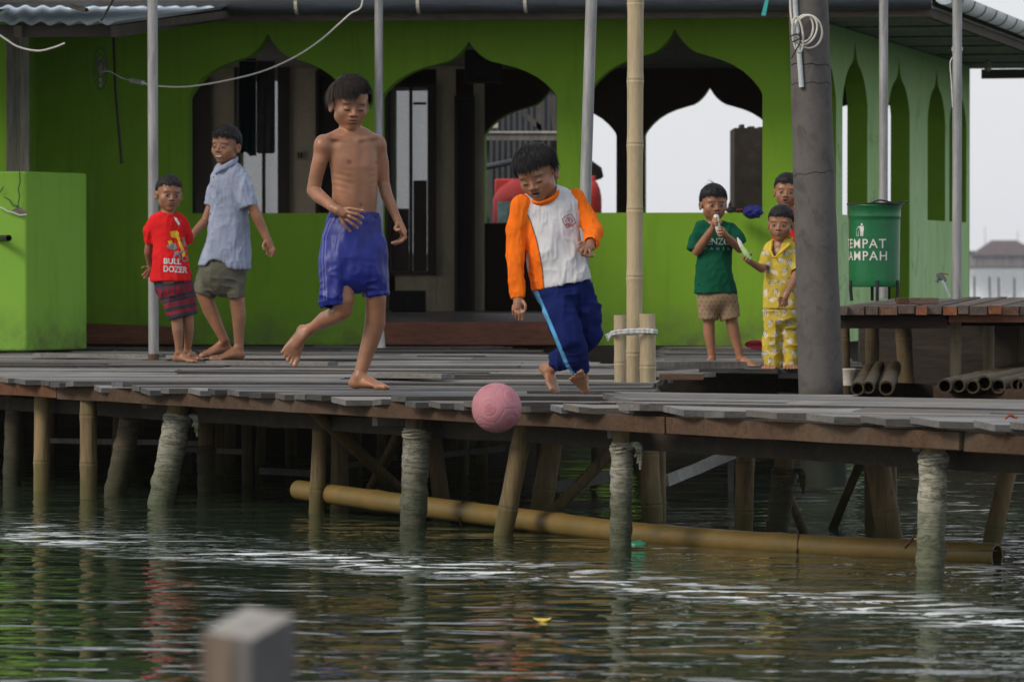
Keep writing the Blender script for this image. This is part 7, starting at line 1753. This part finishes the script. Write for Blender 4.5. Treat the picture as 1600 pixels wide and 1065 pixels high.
leg_tube(g, sh, [(1208, 488, 0, 15, 17), (1207, 530, 0, 15, 17), (1206, 560, -.01, 14.5, 16), (1206.5, 575, -.01, 13.5, 15)], .010, wall=1.6)
leg_tube(g, sh, [(1232, 488, 0, 15, 17), (1233.5, 530, 0, 14, 16), (1235, 560, 0, 13.5, 16), (1235, 574, 0, 13.5, 15)], .010, wall=1.6); cutall(sh)
g.garment('pyjama_trousers', sh, m_cloth, c_yl, .0036, folds=((.007, (9, 9, 9), 0), (.006, (18, 14, 22), 1)), seed=57)
mb = MB(); a, b = Vector(g.P(1172, 406, -.15)), Vector(g.P(1158, 384, -.15)); mb.tube([a, a.lerp(b, .12), a.lerp(b, .6), b], [g.r(3.0), g.r(4.4), g.r(4.4), g.r(3.2)], n=12)
o = mb.build('ice_pop', M('pale_green_ice', (.42, .66, .28), .3, .1, 20), origin=a); tag(o, 'pale green ice pop in the outstretched hand of the toddler', 'ice pop')
mb = MB(); b = Vector(g.P(1159, 386, -.15)); e = Vector(g.P(1152, 371, -.15)); mb.tube([b, b.lerp(e, .5), e], [g.r(3.3), g.r(3.0), g.r(1.0)], n=8); mb.build('wrapper', M('white_wrapper', (.7, .7, .7), .4, .1, 30), o)

# ================================================================== the boy half hidden behind the pillar
g = Fig(1232, 568, 280, tone=1.05)
tor = [(1234, 330, 0, 12, 10, 0), (1238, 338, 0, 22, 15, 0), (1239, 350, 0, 24, 19, 0), (1239, 380, 0, 22, 20, 0), (1237, 420, 0, 23, 22, 0), (1234, 462, 0, 26, 25, 0)]
g.torso(scaled(tor, .8), .018)
for q in (-1, 1):
    g.limb([(1238+q*24, 346, 0, 7), (1238+q*25, 385, .0, 6.5), (1238+q*22, 418, -.03, 5)], .012)
    g.hand([(1238+q*22, 418, -.03, 4.6), (1238+q*21, 427, -.03, 5)], [[(1238+q*(19+2*i), 430, -.03), (1238+q*(18+2*i), 437, -.035), (1238+q*(18+2*i), 441, -.04)] for i in range(4)]+[[(1238+q*17, 424, -.04), (1238+q*15, 430, -.045), (1238+q*15, 434, -.05)]], 1.7)
    g.limb([(1229+q*12, 460, 0, 14), (1229+q*13, 505, 0, 9), (1229+q*13, 530, 0, 8), (1229+q*12, 557, 0, 5.5)], .015)
    g.foot(g.P(1229+q*12, 557, 0), g.P(1229+q*12, 568, .06), g.P(1229+q*15, 572, -.12), (0, 0, 1), (-q, 0, 0), wid=.46, ra=g.r(5.6))
g.head(1229.5, 298, .198, yaw=-8, pitch=0, roll=3, d=-.01, mouth='open', neck=g.P(1231, 334, .0), neckr=.18)
o = g.finish(coarse=.007, fine_=.0028); tag(o, 'boy in red peeking from behind the concrete pillar over the toddler', 'person')
g.hair(col=(.012, .010, .010), front=.21, side=.0, back=-.2, vol=.032, n=800, length=.06, droop=.0, seed=61)
sh = Shape(); sh.u(Loft([g.sec(*q) for q in tor], flat1=True), .018)
leg_tube(g, sh, [(1218, 344, 0, 10, 10), (1216, 362, 0, 10, 11), (1215, 382, 0, 10, 11)], .018); leg_tube(g, sh, [(1259, 344, 0, 11, 11), (1262, 362, 0, 11.5, 12), (1263, 382, 0, 11, 12)], .018)
cutall(sh); sh.sub(Ell(g.P(1231, 325, -.01), (g.r(13), g.r(12), g.r(12))), .003)
g.garment('shirt', sh, m_cloth, (.60, .02, .02), .006, folds=((.007, (9, 9, 7), 0),), seed=63)
sh = Shape(); sh.u(Loft([g.sec(1229, 455, 0, 28, 23), g.sec(1229, 470, 0, 31, 24)]), .02)
for q in (-1, 1): leg_tube(g, sh, [(1229+q*13, 465, 0, 17, 18), (1229+q*16, 485, 0, 16.5, 17), (1229+q*18, 504, 0, 16, 17)], .015)
cutall(sh); g.garment('shorts', sh, m_cloth, (.012, .016, .05), .006, seed=65)

hz = MB(); hz.box((-1200, -4, WZ-1.0), (1200, 1300, 12)); o = hz.build('haze', None or bpy.data.materials.new('hazy_air')); o['kind'] = 'stuff'
m_ = o.data.materials[0]; m_.use_nodes = True; t_ = m_.node_tree; t_.nodes.clear()
pv = N(t_, 'ShaderNodeVolumePrincipled', Color=(.93, .95, 1.0, 1), Density=.00012, Anisotropy=.2); mo = N(t_, 'ShaderNodeOutputMaterial'); t_.links.new(pv.outputs[0], mo.inputs['Volume'])
